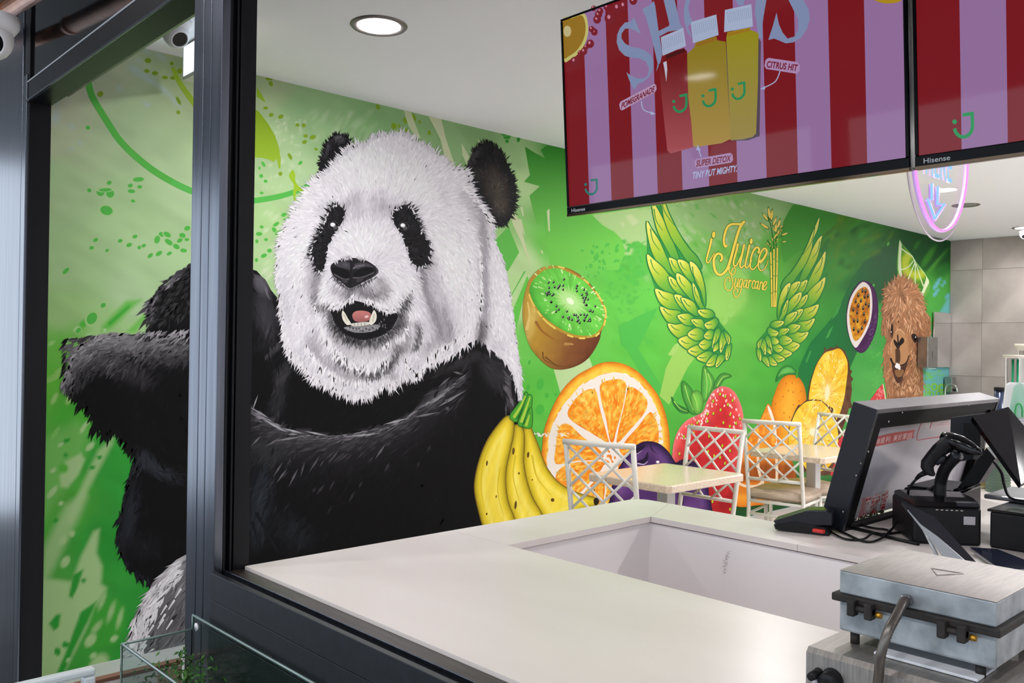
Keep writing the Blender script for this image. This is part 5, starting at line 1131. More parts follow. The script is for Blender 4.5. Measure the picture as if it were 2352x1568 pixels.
# --- leaf wings and the lettering between them
FEATH = [(137,12, 150,60, 165,150, 200,280, 260,400, 330,520, 400,560, 330,360, 240,160, 180,50), (168,-196, 190,-60, 240,60, 255,160, 320,330, 400,450, 480,560, 592,610, 560,520, 470,420, 380,280, 300,120, 262,20, 215,-90),
  (105,190, 100,240, 115,340, 150,470, 220,590, 330,670, 385,700, 300,560, 220,380, 150,270), (105,485, 110,560, 140,650, 200,760, 280,820, 350,845, 310,700, 250,610, 160,530), (178,795, 190,860, 230,930, 320,985, 410,992, 380,920, 340,850, 250,820),
  (222,955, 240,1020, 300,1100, 390,1105, 425,1080, 400,1000, 300,985), (290,1110, 320,1180, 390,1240, 450,1235, 520,1160, 430,1112, 360,1120), (385,1255, 420,1310, 480,1345, 540,1342, 585,1280, 520,1230, 460,1220), (470,1350, 520,1395, 570,1410, 625,1385, 645,1330, 570,1300),
  (550,1415, 600,1450, 650,1458, 692,1410, 692,1370, 640,1360), (635,1480, 690,1492, 722,1460, 742,1400, 700,1390), (722,1502, 770,1465, 815,1400, 760,1390, 735,1420), (822,1440, 850,1380, 858,1290, 820,1320, 808,1400),
  (303,515, 315,580, 345,650, 400,695, 440,650, 390,560), (380,535, 400,600, 450,680, 525,745, 505,620, 450,550), (297,685, 310,750, 350,810, 410,855, 450,855, 400,770, 350,710), (370,655, 375,730, 420,800, 480,870, 535,905, 515,790, 450,700), (490,550, 500,620, 540,720, 590,820, 622,965, 628,850, 602,700, 550,590),
  (350,850, 370,910, 420,980, 480,1005, 455,920, 420,862), (415,875, 430,930, 480,1000, 565,1042, 545,960, 512,910), (515,740, 520,820, 540,900, 590,980, 635,992, 592,920, 560,820), (380,1035, 400,1080, 450,1120, 515,1122, 522,1060, 470,1020), (500,1075, 530,1120, 580,1160, 625,1162, 602,1080, 560,1070), (470,1200, 500,1240, 560,1262, 615,1232, 602,1170, 540,1150),
  (560,990, 590,1040, 650,1062, 706,1040, 692,1000, 640,982), (620,1115, 650,1160, 690,1172, 745,1100, 722,1060, 680,1080), (570,1300, 610,1342, 650,1332, 692,1280, 650,1250, 610,1255), (615,1220, 650,1252, 692,1242, 702,1180, 660,1168), (690,1332, 722,1282, 762,1200, 752,1150, 720,1170, 700,1240), (700,1360, 740,1340, 760,1290, 740,1280, 710,1310), (765,1372, 800,1302, 822,1262, 802,1180, 770,1200, 755,1280), (837,1297, 852,1240, 822,1195, 795,1178, 810,1230)]
def wing(mirror, name, label):
    pw = fruit(0.0018)
    f = (lambda P: [(1895-.815*(x-1487), 699+.79*(y-663)) for x, y in P]) if mirror else (lambda P: P)
    m = .81 if mirror else 1.0
    bed = f(kw(105,190, 100,300, 105,485, 110,600, 178,795, 222,955, 290,1110, 385,1255, 470,1350, 550,1415, 640,1480, 722,1500, 820,1440, 858,1300, 840,1200, 760,1100, 700,1010, 630,970, 620,800, 600,650, 560,520, 400,300, 262,20, 168,-196, 150,60, 180,200, 250,380))
    pw.poly(bed, (50, 138, 62))
    for q in FEATH:
        Q = f(kw(*q)); qs = spline(Q, 3, True); tip = np.array(Q[0]); c = np.mean(Q, 0); L = max(np.linalg.norm(np.array(p)-tip) for p in Q)
        pw.line(qs, 5.2*m, (34, 118, 60), closed=True, curve=False)
        def fc_(P, tip=tip, L=L, qs=qs):
            t = np.linalg.norm(P-tip, axis=1)/L; e = edge_dist(P, qs)
            C = mixer((0, (226, 216, 112)), (.22, (208, 206, 88)), (.45, (166, 188, 58)), (.7, (112, 170, 58)), (1, (66, 146, 62)))(t)
            return C
        pw.shade(qs, fc_, 5.5)
        b = tip*.72+c*.28; e_ = tip*.1+c*.75+np.array(Q[len(Q)//2])*.15
        n_ = np.array([-(e_-b)[1], (e_-b)[0]])*.10*(-1 if mirror else 1)
        if L > 24: pw.line([b, (b+e_)/2+n_, e_], 2.6*m, (44, 130, 62), w1=1.2)
    return pw.build(name, M_PAINT, wall_left, label)
wing(False, 'painted_leaf_wing', 'left of two leaf feathered wings painted around the lettering')
wing(True, 'painted_leaf_wing', 'right of two leaf feathered wings painted around the lettering')

lg = fruit(0.0018)
kl = crop(1600, 490, 6.817)
JU = [((232,402, 218,480, 190,590, 160,700, 158,755, 185,770, 225,710, 282,612), 34, 12), ((470,505, 455,520, 435,490, 428,430, 440,330, 480,220, 540,172, 620,166, 695,166, 745,128), 36, 34), ((740,134, 690,200, 650,300, 595,490, 535,710, 485,855, 432,928, 370,962, 312,930, 278,850, 268,745, 290,665, 340,628, 390,655, 398,712, 378,740), 42, 34),
      ((645,482, 625,580, 592,700, 577,785, 602,826, 640,790, 690,680, 735,570, 745,492), 34, 14), ((745,492, 722,600, 692,730, 680,815, 702,852, 740,815), 34, 20), ((828,500, 803,620, 772,750, 762,820, 784,852, 822,815, 862,735), 34, 16), ((970,612, 980,562, 950,530, 905,562, 865,650, 842,760, 842,840, 872,878, 912,856, 962,788, 1000,720), 36, 14), ((1000,768, 1060,690, 1098,612, 1090,562, 1060,550, 1018,590, 980,690, 966,800, 978,868, 1012,896, 1062,866, 1100,800, 1120,728), 36, 10)]
SU = [(520,840, 505,880, 522,932, 562,960, 602,920, 605,862, 580,850, 550,890, 542,960, 562,1050, 566,1130, 540,1190, 500,1206, 456,1180, 440,1110, 455,1030, 490,1000, 520,1012, 522,1048, 507,1056), (615,1010, 600,1080, 590,1140, 606,1158, 632,1115, 655,1030), (655,1022, 642,1100, 642,1150, 662,1148), (722,1042, 692,1030, 667,1080, 667,1140, 692,1148, 714,1090, 724,1032, 708,1130, 688,1220, 658,1290, 616,1314, 586,1280, 582,1210, 610,1176, 638,1190, 638,1226, 624,1232), (790,1052, 760,1042, 736,1090, 736,1150, 762,1148, 784,1090), (796,1036, 781,1110, 781,1160, 802,1164), (826,1040, 815,1110, 806,1170), (815,1092, 840,1052, 862,1060), (915,1070, 900,1046, 876,1080, 866,1140, 882,1174, 910,1158), (964,1072, 936,1066, 916,1110, 916,1170, 940,1168, 960,1110), (972,1060, 958,1130, 958,1180, 976,1184), (1005,1066, 990,1130, 981,1190), (991,1120, 1015,1082, 1036,1082, 1030,1140, 1026,1188, 1046,1190), (1050,1152, 1086,1112, 1096,1072, 1070,1070, 1050,1120, 1048,1178, 1070,1198, 1100,1150)]
for grow, c in ((8, (74, 108, 34)), (0, (236, 208, 84))):
    for q, a, b in JU: lg.line(kl(*q), (a+grow*1.6)/6.817, c, w1=(b+grow*1.6)/6.817)
    for q in SU: lg.line(kl(*q), (17+grow*1.0)/6.817, c, w1=(15+grow*1.0)/6.817)
    for x, y, rx, ry in ((268, 332, 26, 52), (855, 435, 24, 47)): lg.ell(*kl(x, y)[0], (rx+grow)/6.817, (ry+grow)/6.817, c, .1)
    for q in ((1160,610, 1170,900, 1180,1455), (1212,560, 1213,1000, 1212,1458), (1264,540, 1256,1000, 1238,1455)): lg.line(kl(*q), (22+grow*1.2)/6.817, c)
    lv = [(1130,240,1000,155),(1118,110,1035,0),(1150,80,1125,-90),(1170,110,1185,-60),(1195,190,1250,60),(1270,230,1310,90),(1300,220,1360,190),(1240,300,1245,150),(1330,340,1430,305),(1335,445,1410,440),(1235,520,1285,518),(1300,300,1345,220),(1270,340,1290,250),(1210,400,1250,320),(1270,370,1250,310),(1235,420,1290,390),(1200,440,1175,370),(1160,470,1145,420),(1125,500,1105,450),(1095,500,1070,485),(1150,530,1150,480),(1250,450,1280,420),(1205,510,1215,480),(1225,280,1195,220),(1300,330,1310,260),(1240,480,1225,440),(1110,600,1065,575),(1180,540,1190,510)]
    for x0, y0, x1, y1 in lv:
        a, b = np.array(kl(x0, y0)[0]), np.array(kl(x1, y1)[0]); d = b-a; n_ = np.array([-d[1], d[0]])*.125
        if grow: a = a-d*.12; b = b+d*.14; n_ = n_*1.35
        lg.smooth([a, a+d*.35+n_, a+d*.7+n_*.8, b, a+d*.7-n_*.8, a+d*.35-n_], (44, 108, 44) if grow else (222, 194, 92), n=2)
for x, y in ((1165,800),(1178,1020),(1178,1245),(1213,715),(1213,975),(1212,1220),(1259,750),(1254,975),(1246,1222)): lg.line(kl(x-14, y, x+14, y), 1.3, (70, 110, 40), curve=False, cap=False)
for q in ((1165,600, 1160,500, 1110,420), (1212,555, 1205,440, 1160,180, 1120,60), (1262,535, 1240,430, 1300,300, 1370,180), (1300,380, 1340,350)): lg.line(kl(*q), 1.8, (44, 108, 44))
lg.build('painted_logo_lettering', M_PAINT, wall_left, 'yellow script lettering iJuice Sugarcane with a cane stalk')

# ------------------------------------------------------------------ service counter
M_TOP = noisy('white_worktop', (224, 215, 210), (229, 221, 216), 6.0, 0.3, 0, 0.5, stretch=(1, .3, 1))
M_PANEL = principled('white_laminate', (244, 238, 238), 0.4)
M_EDGE = principled('worktop_edge', (214, 209, 206), 0.4)
def child(name, mb, mat, parent, label=None):
    o = mb.build(name, mat, parent)
    if label: o['label'] = label
    return o
ct = tag(empty('service_counter', (0, 0, 0)), 'white U shaped service counter behind the shopfront window', 'counter')
T0 = CT-0.0165
def top_slab(poly):
    child('worktop_slab', MB().prism(poly, 2, T0, CT), M_TOP, ct)
g = 0.0007
top_slab([(0.9, -2.58), (1.49-g, -2.58), (1.49-g, 1.824), (0.9, 1.824)])
rc = [(2.29-.05+.05*math.sin(a), 1.824-.05+.05*math.cos(a)) for a in np.linspace(0, math.pi/2, 7)]
# mitred left leg and far leg
top_slab([(1.49+g, 1.602), (2.07, 1.602), (2.29-g*2, 1.66)] + rc[::-1][0:] + [(1.49+g, 1.824)] if False else [(1.49+g, 1.602), (2.07-g, 1.602), (2.29, 1.698+g)] + rc[::-1] + [(1.49+g, 1.824)])
top_slab([(2.07, 1.602-g), (2.07, 1.131+g), (2.29, 1.131+g), (2.29, 1.698-g)])
top_slab([(2.07, 1.131-g), (2.07, -2.0), (2.62, -2.0), (2.62, 0.25), (3.75, 0.25), (3.75, 1.16), (2.29, 1.16), (2.29, 1.131-g)])
# carcass panels set back under the top
for a, b in (((0.93, -2.55, 0.0), (0.95, 1.80, T0)), ((1.44, -2.55, 0.0), (1.462, 1.622, T0-.006)), ((0.95, 1.780, 0.0), (2.27, 1.80, T0)), ((1.47, 1.618, 0.0), (2.088, 1.634, T0-.006)), ((2.084, -1.98, 0.0), (2.102, 1.618, T0-.006)), ((2.255, 1.14, 0.0), (2.272, 1.79, T0)), ((2.29, 1.125, 0.0), (3.72, 1.142, T0)), ((3.70, 0.27, 0.0), (3.72, 1.125, T0)), ((2.59, 0.27, 0), (3.70, 0.288, T0)), ((2.59, -1.98, 0), (2.608, 0.27, T0))):
    child('panel', MB().box(a, b), M_PANEL, ct)
tp = Surf((2.084, 0, 0), (-1, 0, 0))
pt = Paint(tp, 0.0006)
for k in range(34): x, y = 1672+RNG.normal(0, 3)-k*.35, 1266+k*1.5; pt.ell(x, y, RNG.uniform(1, 3), RNG.uniform(.5, 1.6), (196, 186, 184), .4, 0, 6)
sc_ = pt.build('tape_mark', attr_material('scuff_paint', .5), ct, 'faint rubbed tape mark on the inner panel')

# ------------------------------------------------------------------ tables
def speck():
    m = noisy('speckled_laminate', (206, 182, 156), (232, 212, 190), 160.0, 0.18, 0, 0.55, detail=3, pos=(.36, .6)); return m
M_SPECK = speck(); M_WTUBE = principled('cream_tube', (224, 219, 208), 0.3); M_CUSH = noisy('beige_vinyl', (190, 168, 146), (204, 184, 162), 5, .42)
M_PED = principled('pale_post', (206, 204, 200), .35, .2)
def table(x0, x1, y0, y1, label, px=0.0):
    t = tag(empty('cafe_table', ((x0+x1)/2, (y0+y1)/2, 0)), label, 'table', 'cafe tables along the mural')
    a, b = (x1-x0)/2, (y1-y0)/2; c = .022
    oc = lambda s: [(-a+c, -b+s), (a-c, -b+s), (a-s, -b+c), (a-s, b-c), (a-c, b-s), (-a+c, b-s), (-a+s, b-c), (-a+s, -b+c)]
    mb = MB()
    lv = [(.712, .004), (.716, .001), (.744, .001), (.75, .006)]
    vs = []; fs = []
    for z, s in lv: vs += [(p[0], p[1], z) for p in oc(s)]
    for i in range(3):
        for k in range(8): fs.append((i*8+k, i*8+(k+1) % 8, (i+1)*8+(k+1) % 8, (i+1)*8+k))
    fs += [list(range(8))[::-1], list(range(24, 32))]
    child('tabletop', mb.raw(vs, fs), M_SPECK, t)
    child('post', MB().bbox((px-.034, -.034, .02), (px+.034, .034, .712), .004), M_PED, t)
    child('foot', MB().bbox((px-.2, -.2, 0), (px+.2, .2, .014), .005), M_PED, t)
    child('bracket', MB().box((-.14, -.14, .704), (.14, .14, .712)), M_PED, t)
    return t
table(3.345, 4.0, 2.482, 3.008, 'nearer speckled cream table in front of the painted plums')
table(4.955, 5.60, 2.545, 3.06, 'farther speckled cream table in front of the painted pineapple', .045)
table(6.70, 7.35, 2.55, 3.07, 'third cream table hidden behind the tilted display')

# ------------------------------------------------------------------ chairs
def chair_proto():
    t = empty('lattice_chair')
    hw = .172
    def xb(z): return -.170-.20*max(0, z-.46)     # rear posts lean back
    for s in (-1, 1):
        child('rear_leg', MB().tube([(-.20, s*hw, 0), (-.175, s*hw, .25), (xb(.46), s*hw, .46), (xb(.7), s*hw, .70), (xb(.95), s*hw, .95)], .0125, 10), M_WTUBE, t)
        child('front_leg', MB().tube([(.158, s*(hw+.005), 0), (.155, s*(hw+.005), .455)], .0125, 10), M_WTUBE, t)
        child('side_rail', MB().tube([(-.17, s*hw, .44), (.155, s*(hw+.005), .44)], .0105, 8), M_WTUBE, t)
        child('side_stretcher', MB().tube([(-.172, s*hw, .36), (.155, s*(hw+.005), .36)], .009, 8), M_WTUBE, t)
    child('top_rail', MB().tube([(xb(.95), -hw-.011, .95), (xb(.95)-.012, -hw*.4, .95), (xb(.95)-.012, hw*.4, .95), (xb(.95), hw+.011, .95)], .0135, 10), M_WTUBE, t)
    child('lower_back_rail', MB().tube([(xb(.585), -hw, .585), (xb(.585), hw, .585)], .0105, 8), M_WTUBE, t)
    for x, z in ((.155, .44), (-.17, .44), (-.172, .36)):
        child('cross_rail', MB().tube([(x, -hw, z), (x, hw, z)], .0098, 8), M_WTUBE, t)
    z0, z1 = .585, .95
    for c in (.70, .40, .10, -.20, -.50):
        for m in (0, 1):
            pts = []
            for u in (0.0, 1.0):
                v = c+.87*u; pts.append([u, v])
            (u0, v0), (u1, v1) = pts
            if v1 > 1: u1 = (1-c)/.87; v1 = 1
            if v0 < 0: u0 = -c/.87; v0 = 0
            q = []
            for u, v in ((u0, v0), (u1, v1)):
                y = (1-2*u)*hw*(-1 if m else 1); z = z0+(z1-z0)*v; q.append((xb(z)+(.004 if m else -.004), y, z))
            child('lattice_rod', MB().tube(q, .0068, 8), M_WTUBE, t)
    bm = bmesh.new(); bmesh.ops.create_cube(bm, size=1)
    for v in bm.verts: v.co = Vector((v.co.x*.345-.002, v.co.y*.375, v.co.z*.06+.482))
    bmesh.ops.bevel(bm, geom=bm.edges[:], offset=.016, segments=3, affect='EDGES')
    child('seat_cushion', MB().bm(bm, True), M_CUSH, t)
    return t
ch0 = chair_proto()
def place_chair(px0, py0, px1, py1, face, label, first=False, wide=None):
    a, b = at_z(px0, py0, .95), at_z(px1, py1, .95); c = (a+b)/2
    d = b-a; ang = math.atan2(d.y, d.x)
    th = ang+math.pi/2 if face > 0 else ang-math.pi/2          # facing direction is across the top rail
    o = ch0 if first else copy_tree(ch0)
    off = Vector((math.cos(th), math.sin(th), 0))*.27
    o.location = (c.x+off.x, c.y+off.y, 0); o.rotation_euler = (0, 0, th)
    tag(o, label, 'chair', 'cream lattice back chairs'); return o
place_chair(1306, 1014, 1446, 1025, 1, 'cream lattice chair with its back to the painted bananas, nearest the counter', True)
place_chair(1582, 981, 1710, 993, -1, 'cream lattice chair across the nearer table, before the strawberry')
place_chair(1710, 966, 1834, 974, 1, 'cream lattice chair between the two tables with beige seat in full view')
place_chair(1879, 950, 1975, 960, -1, 'cream lattice chair across the farther table, partly behind the tilted display')
place_chair(1958, 941, 2060, 951, 1, 'cream lattice chair mostly hidden behind the tilted display')

# ------------------------------------------------------------------ wall screens over the counter
M_TVB = principled('tv_plastic', (9, 10, 14), .25, 0, .12)
M_SCREEN = attr_material('screen_picture', .05, .22, emit=0.85)
TILT = math.atan2(.0511, .704)
TVX, TVZ = 2.3238, 1.8803
S_N = np.array([-math.cos(TILT), 0, -math.sin(TILT)])
S_U = np.array([-math.sin(TILT), 0, math.cos(TILT)])          # up along the screen
def tvp(u, v, y0): return np.array([TVX, y0-u, TVZ])+S_U*v    # u to the right, v up
def to_px(p):
    r_ = np.asarray(p, float)-EYE; d = r_ @ FWD
    return (IMG_W/2+FPX*(r_ @ RIGHT)/d, IMG_H/2-FPX*(r_ @ UP)/d)
TW, TH = 1.235, .706
def tv(y0, label, fill):
    t = tag(empty('menu_screen', (TVX, y0-TW/2, TVZ)), label, 'television', 'ceiling hung menu screens')
    R = Matrix(((S_N[0], 0, S_U[0]), (0, -1, 0), (S_N[2], 0, S_U[2])))   # local x out of the screen, y to the right, z up
    def b(x0, x1, u0, u1, v0, v1, r=.003):
        mb = MB().bbox((x0, u0-TW/2, v0), (x1, u1-TW/2, v1), r); mb.v = [tuple(R @ Vector(v)) for v in mb.v]; mb.f = [f[::-1] for f in mb.f]; return mb
    child('housing', b(-.055, -.004, 0, TW, 0, TH), M_TVB, t)
    child('bezel', b(-.004, .002, 0, TW, 0, .030), M_TVB, t); child('bezel', b(-.004, .002, 0, TW, TH-.008, TH), M_TVB, t)
    child('bezel', b(-.004, .002, 0, .010, .030, TH-.008), M_TVB, t); child('bezel', b(-.004, .002, TW-.010, TW, .030, TH-.008), M_TVB, t)
    child('rear_box', b(-.09, -.055, .2, TW-.2, .05, .5, .01), M_TVB, t)
    child('trim_strip', b(-.02, .003, .0, TW, -.006, .003, .001), principled('bronze_strip', (90, 74, 58), .15, .8), t)
    for u in (.35, TW-.35):
        child('hanger', MB().tube([R @ Vector((-.07, u-TW/2, .55)), Vector((R @ Vector((-.07, u-TW/2, .55))).to_tuple()[:2]+(HC-TVZ,))], .012, 8), M_TVB, t)
    P = Paint(Surf(tvp(0, 0, y0)+S_N*.0, S_N), -0.0025)
    fill(P, y0); o = P.build('screen_image', M_SCREEN, None, 'lit picture on the screen')
    o.parent = t; o.matrix_parent_inverse = Matrix.Translation(t.location).inverted()
    P = Paint(Surf(tvp(0, 0, y0), S_N), 0.0024)
    a, b_ = to_px(tvp(.022, .008, y0)), to_px(tvp(.088, .008, y0))
    h = np.array(to_px(tvp(.022, .021, y0)))-a
    word(P, 'Hisense', a, b_, np.linalg.norm(h), (196, 198, 202), up=h/np.linalg.norm(h), weight=.01)
    o = P.build('maker_name', attr_material('pale_print', .4), None); o.parent = t; o.matrix_parent_inverse = Matrix.Translation(t.location).inverted()
    return t
RED, PINK, INK, WHT, GRN = (122, 6, 20), (150, 112, 160), (120, 16, 44), (158, 168, 200), (34, 150, 96)
def stripes(P, y0, cuts, first):
    k = first; U = [.010]+cuts+[TW-.010]
    for a, b in zip(U[:-1], U[1:]):
        q = [to_px(tvp(u, v, y0)) for u, v in ((a, .030), (b, .030), (b, TH-.008), (a, TH-.008))]
        c = (RED, PINK)[k]; P.add(q, [(0, 1, 2, 3)], lin(c)); k ^= 1
def u_at(px, py, y0):
    p = EYE+ray(px, py)*((np.array([TVX, 0, TVZ])-EYE) @ S_N)/(ray(px, py) @ S_N); return y0-p[1]
def jlogo(P, x, y, s, c=GRN, sh=0.0):
    T = lambda a, b: (x+a*s, y+(b+sh*a)*s)
    P.line([T(-.02, -.48), T(.42, -.52), T(.42, -.5)], .15*s, c, curve=False, cap=False); P.line([T(.38, -.52), T(.40, 0.0), T(.33, .28), T(.12, .44), T(-.12, .42), T(-.30, .24), T(-.36, .06)], .15*s, c, cap=False)
    P.ell(*T(-.36, -.22), .10*s, .10*s, c)
def tagbox(P, q, c):
    q = [np.array(p) for p in q]; o = []
    for k in range(4):
        a, b, d = q[k-1], q[k], q[(k+1) % 4]; e, f = (a-b), (d-b); r = min(np.linalg.norm(e), np.linalg.norm(f))*.22
        o += [b+e/np.linalg.norm(e)*r, b+f/np.linalg.norm(f)*r]
    P.poly(o, c)
def picture_one(P, y0):
    cuts = [u_at(*p, y0) for p in ((1354, 470), (1405, 463), (1456, 456), (1511, 448), (1568, 440), (1629, 431), (1694, 421), (1761, 412), (1833, 402), (1910, 391), (1992, 380))]
    stripes(P, y0, cuts, 0)
    t1 = crop(1260, 0, 3.136); t2 = crop(1380, 0, 4.523); t3 = crop(1700, 0, 3.137)
    # lemon and pomegranate seeds
    P.smooth(t1(98,152, 170,122, 255,95, 285,180, 275,280, 225,375, 160,425, 108,428), (196, 190, 110), n=4)
    P.smooth(t1(98,160, 170,132, 240,112, 266,185, 255,275, 210,355, 150,402, 106,405), (150, 112, 16), n=4)
    P.ell(*t1(135, 225)[0], 9, 13, (196, 182, 130))
    for x, y, r in ((440,130,40),(495,55,36),(420,50,26),(350,140,30),(360,105,28),(330,230,26),(310,210,22),(300,315,30),(255,370,26),(225,380,18),(185,440,30),(540,40,34),(610,5,30),(325,60,20),(372,80,24),(270,340,20)):
        P.ell(*t1(x, y)[0], r*.3, r*.33, (120, 14, 34)); P.ell(*t1(x-6, y-8)[0], r*.09, r*.12, (200, 130, 150))
    # big lettering S H O T S
    L = [t2(345,180, 415,350, 360,320, 300,295, 250,300, 215,350, 215,400, 250,450, 320,490, 400,500, 470,530, 520,570, 545,640, 540,720, 500,800, 440,850, 390,870, 370,900, 345,935, 310,870, 265,750, 320,790, 380,815, 450,815, 490,780, 500,710, 470,640, 400,605, 320,600, 250,580, 190,520, 165,440, 170,360, 200,290, 250,235, 310,225),
         t2(430,95, 500,60, 550,10, 565,60, 600,320, 640,560, 620,640, 575,745, 590,660, 530,400, 470,180), t2(600,322, 720,262, 727,312, 612,378), t2(650,-10, 765,-10, 822,240, 855,300, 700,330, 712,250), t2(862,100, 885,-10, 930,-10, 908,80, 930,180, 962,232, 900,270, 950,400, 900,340, 868,220),
         t2(1395,-10, 1495,-10, 1482,50, 1432,62), t2(1612,-10, 1722,-10, 1692,160, 1675,300, 1680,415, 1640,380, 1600,130),
         t2(1945,-10, 2100,-10, 2160,100, 2170,200, 2140,300, 2080,390, 2000,440, 1920,450, 1850,420, 1800,400, 1740,415, 1790,260, 1825,130, 1850,250, 1890,340, 1940,400, 2010,380, 2050,310, 2050,200, 2000,100)]
    for q in L: P.poly(q, (128, 142, 178))
    # soft shadow and bottles
    for q in (t1(1490,240, 1530,300, 1520,980, 1440,1010, 1300,1015, 1480,960), t1(1280,300, 1330,300, 1320,1010, 1290,990)): P.poly(q, (84, 68, 84))
    gr = lambda c0, c1, ya, yb: (lambda p: lin(c0)*(1-np.clip((p[:, 1:]-ya)/(yb-ya), 0, 1))+lin(c1)*np.clip((p[:, 1:]-ya)/(yb-ya), 0, 1))
    P.shade(t1(1280,275, 1288,232, 1450,198, 1455,215, 1512,240, 1508,600, 1495,960, 1470,985, 1400,1003, 1312,1010, 1290,500), gr((150, 140, 14), (158, 140, 76), 70, 320), 9)
    P.poly(t1(1270,72, 1460,30, 1472,190, 1264,232), (168, 180, 208))
    P.shade(t1(990,395, 1050,340, 1060,305, 1208,262, 1215,290, 1276,300, 1290,600, 1313,1000, 1250,1030, 1060,1060, 1026,1042, 1005,700), gr((140, 122, 20), (172, 142, 72), 100, 330), 9)
    P.poly(t1(1025,160, 1208,104, 1225,252, 1040,312), (166, 178, 206))
    P.shade(t1(792,465, 830,435, 842,388, 975,345, 998,372, 1006,700, 1030,900, 1042,1060, 880,1105, 855,1085, 830,850), gr((112, 8, 12), (168, 78, 84), 150, 345), 9)
    P.poly(t1(808,268, 970,200, 990,330, 822,402), (168, 178, 206))
    for x0, y0_, x1, y1, n in ((815,280,965,215,11),(1035,170,1205,120,12),(1280,82,1455,45,13)):
        for k in range(n):
            f = (k+.5)/n; x, y = x0+(x1-x0)*f, y0_+(y1-y0_)*f; P.line(t1(x, y+6, x+9, y+84), 1.2, (140, 152, 184), curve=False, cap=False)
    P.poly(t1(825,450, 850,440, 855,500, 848,590, 835,500), (190, 190, 206))
    P.poly(t1(845,395, 975,350, 985,372, 850,425), (70, 6, 10)); P.poly(t1(1062,312, 1208,268, 1212,290, 1066,338), (150, 104, 24)); P.poly(t1(1290,238, 1448,205, 1452,222, 1292,262), (160, 116, 20))
    for x, y, s in ((945, 750, 120), (1155, 710, 120), (1365, 660, 115)): jlogo(P, *t1(x, y)[0], s/3.136, (40, 140, 86), -.15)
    jlogo(P, *t1(305, 1350)[0], 34, (34, 118, 110), -.05)
    # captions
    tagbox(P, t1(506,738, 772,598, 780,655, 518,802), (182, 148, 182)); word(P, 'POMEGRANADE', t1(522, 784)[0], t1(766, 656)[0], 13, INK, shear=.3, weight=.03, up=(0, -1))
    tagbox(P, t3(186,414, 432,450, 424,534, 172,494), (174, 140, 182)); word(P, 'CITRUS HIT', t3(192, 484)[0], t3(418, 512)[0], 15, INK, shear=.3, weight=.03)
    tagbox(P, t1(1050,1146, 1324,1098, 1330,1168, 1056,1214), (172, 136, 180)); word(P, 'SUPER DETOX', t1(1062, 1200)[0], t1(1316, 1158)[0], 14, INK, shear=.25, weight=.03)
    word(P, 'TINY BUT MIGHTY.', t1(1038, 1286)[0], t1(1358, 1234)[0], 15, (170, 176, 216), shear=.25, weight=.03)
    for q, tip in ((t1(668,730, 685,790, 765,820), t1(735,828, 772,820, 738,800)), (t3(287,515, 250,590, 150,640), t3(180,645, 148,640, 178,620)), (t1(1100,1130, 1085,1090, 1075,1048), t1(1062,1080, 1074,1044, 1098,1085))):
        P.line(q, 2.4, (166, 178, 212)); P.poly(tip, (166, 178, 212))
    P.smooth(t3(950,-20, 1160,-20, 1140,15, 1050,25, 975,5), (176, 140, 20), n=3)
def picture_two(P, y0):
    cuts = [u_at(*p, y0) for p in ((2209, 356), (2315, 341))]
    w_ = cuts[1]-cuts[0]; cuts += [cuts[1]+w_*k for k in range(1, 7) if cuts[1]+w_*k < TW-.03]
    stripes(P, y0, cuts, 0); jlogo(P, 2212, 290, 54, (24, 150, 84), -.08)
tv(2.199, 'left menu screen with three juice bottles and red and pink stripes', picture_one)
tv(.9505, 'right menu screen with plain red and pink stripes and a green smile mark', picture_two)

# ------------------------------------------------------------------ neon sign
NY = 1.38
M_CLEAR = principled('clear_acrylic', (250, 248, 250), .02, 0, .5, Transmission_Weight=1.0, IOR=1.12)
M_PINKN = emitter('pink_neon', (255, 150, 240), 1.3); M_BLUEN = emitter('blue_neon', (140, 190, 255), 1.3); M_LILAC = principled('lilac_tube', (214, 176, 236), .2, Emission_Color=(.5, .3, .8, 1), Emission_Strength=.5)
nz, nx = 2.185, 3.59
ns_ = tag(empty('neon_sign', (nx, NY, nz)), 'oval clear acrylic neon sign with blue arrow hanging behind the screens', 'neon sign')
ell = lambda rx, rz, y=0.0, n=56: [(rx*math.cos(a), y, rz*math.sin(a)) for a in np.linspace(0, 2*math.pi, n, endpoint=False)]
rim = MB(); E1, E2 = ell(.30, .345, -.004), ell(.30, .345, .004); m = len(E1)
rim.raw(E1+E2, [list(range(m)), list(range(m, 2*m))[::-1]]+[(i, (i+1) % m, m+(i+1) % m, m+i)[::-1] for i in range(m)])
child('plate', rim, M_CLEAR, ns_)
child('plate_edge', MB().tube(ell(.30, .345), .0035, 6, closed=True), principled('pale_edge', (226, 214, 226), .2), ns_)
child('neon_ring', MB().tube(ell(.268, .306, -.018), .0038, 8, closed=True), M_PINKN, ns_, 'pink glowing ring')
child('ring_backing', MB().tube(ell(.268, .306, -.008), .007, 8, closed=True), M_LILAC, ns_)
ap = lambda px, py: tuple(at_y(px, py, NY-.018)-Vector((nx, NY, nz)))
for nm, q in (('arrow_tube', ((2140, 421), (2140, 459))), ('arrow_tube', ((2154, 428), (2153, 467))), ('arrow_tube', ((2131, 457), (2147, 502), (2169, 468), (2153, 468)))):
    child(nm, MB().tube([ap(*p) for p in q], .0045, 8), M_BLUEN, ns_, 'blue glowing arrow')
    child('arrow_backing', MB().tube([Vector(ap(*p))+Vector((.018, .010, 0)) for p in q], .011, 8), M_LILAC, ns_)
V, F_ = text_mesh('HERE', 1.0); s_ = .26/(V[:, 0].max()-V[:, 0].min())
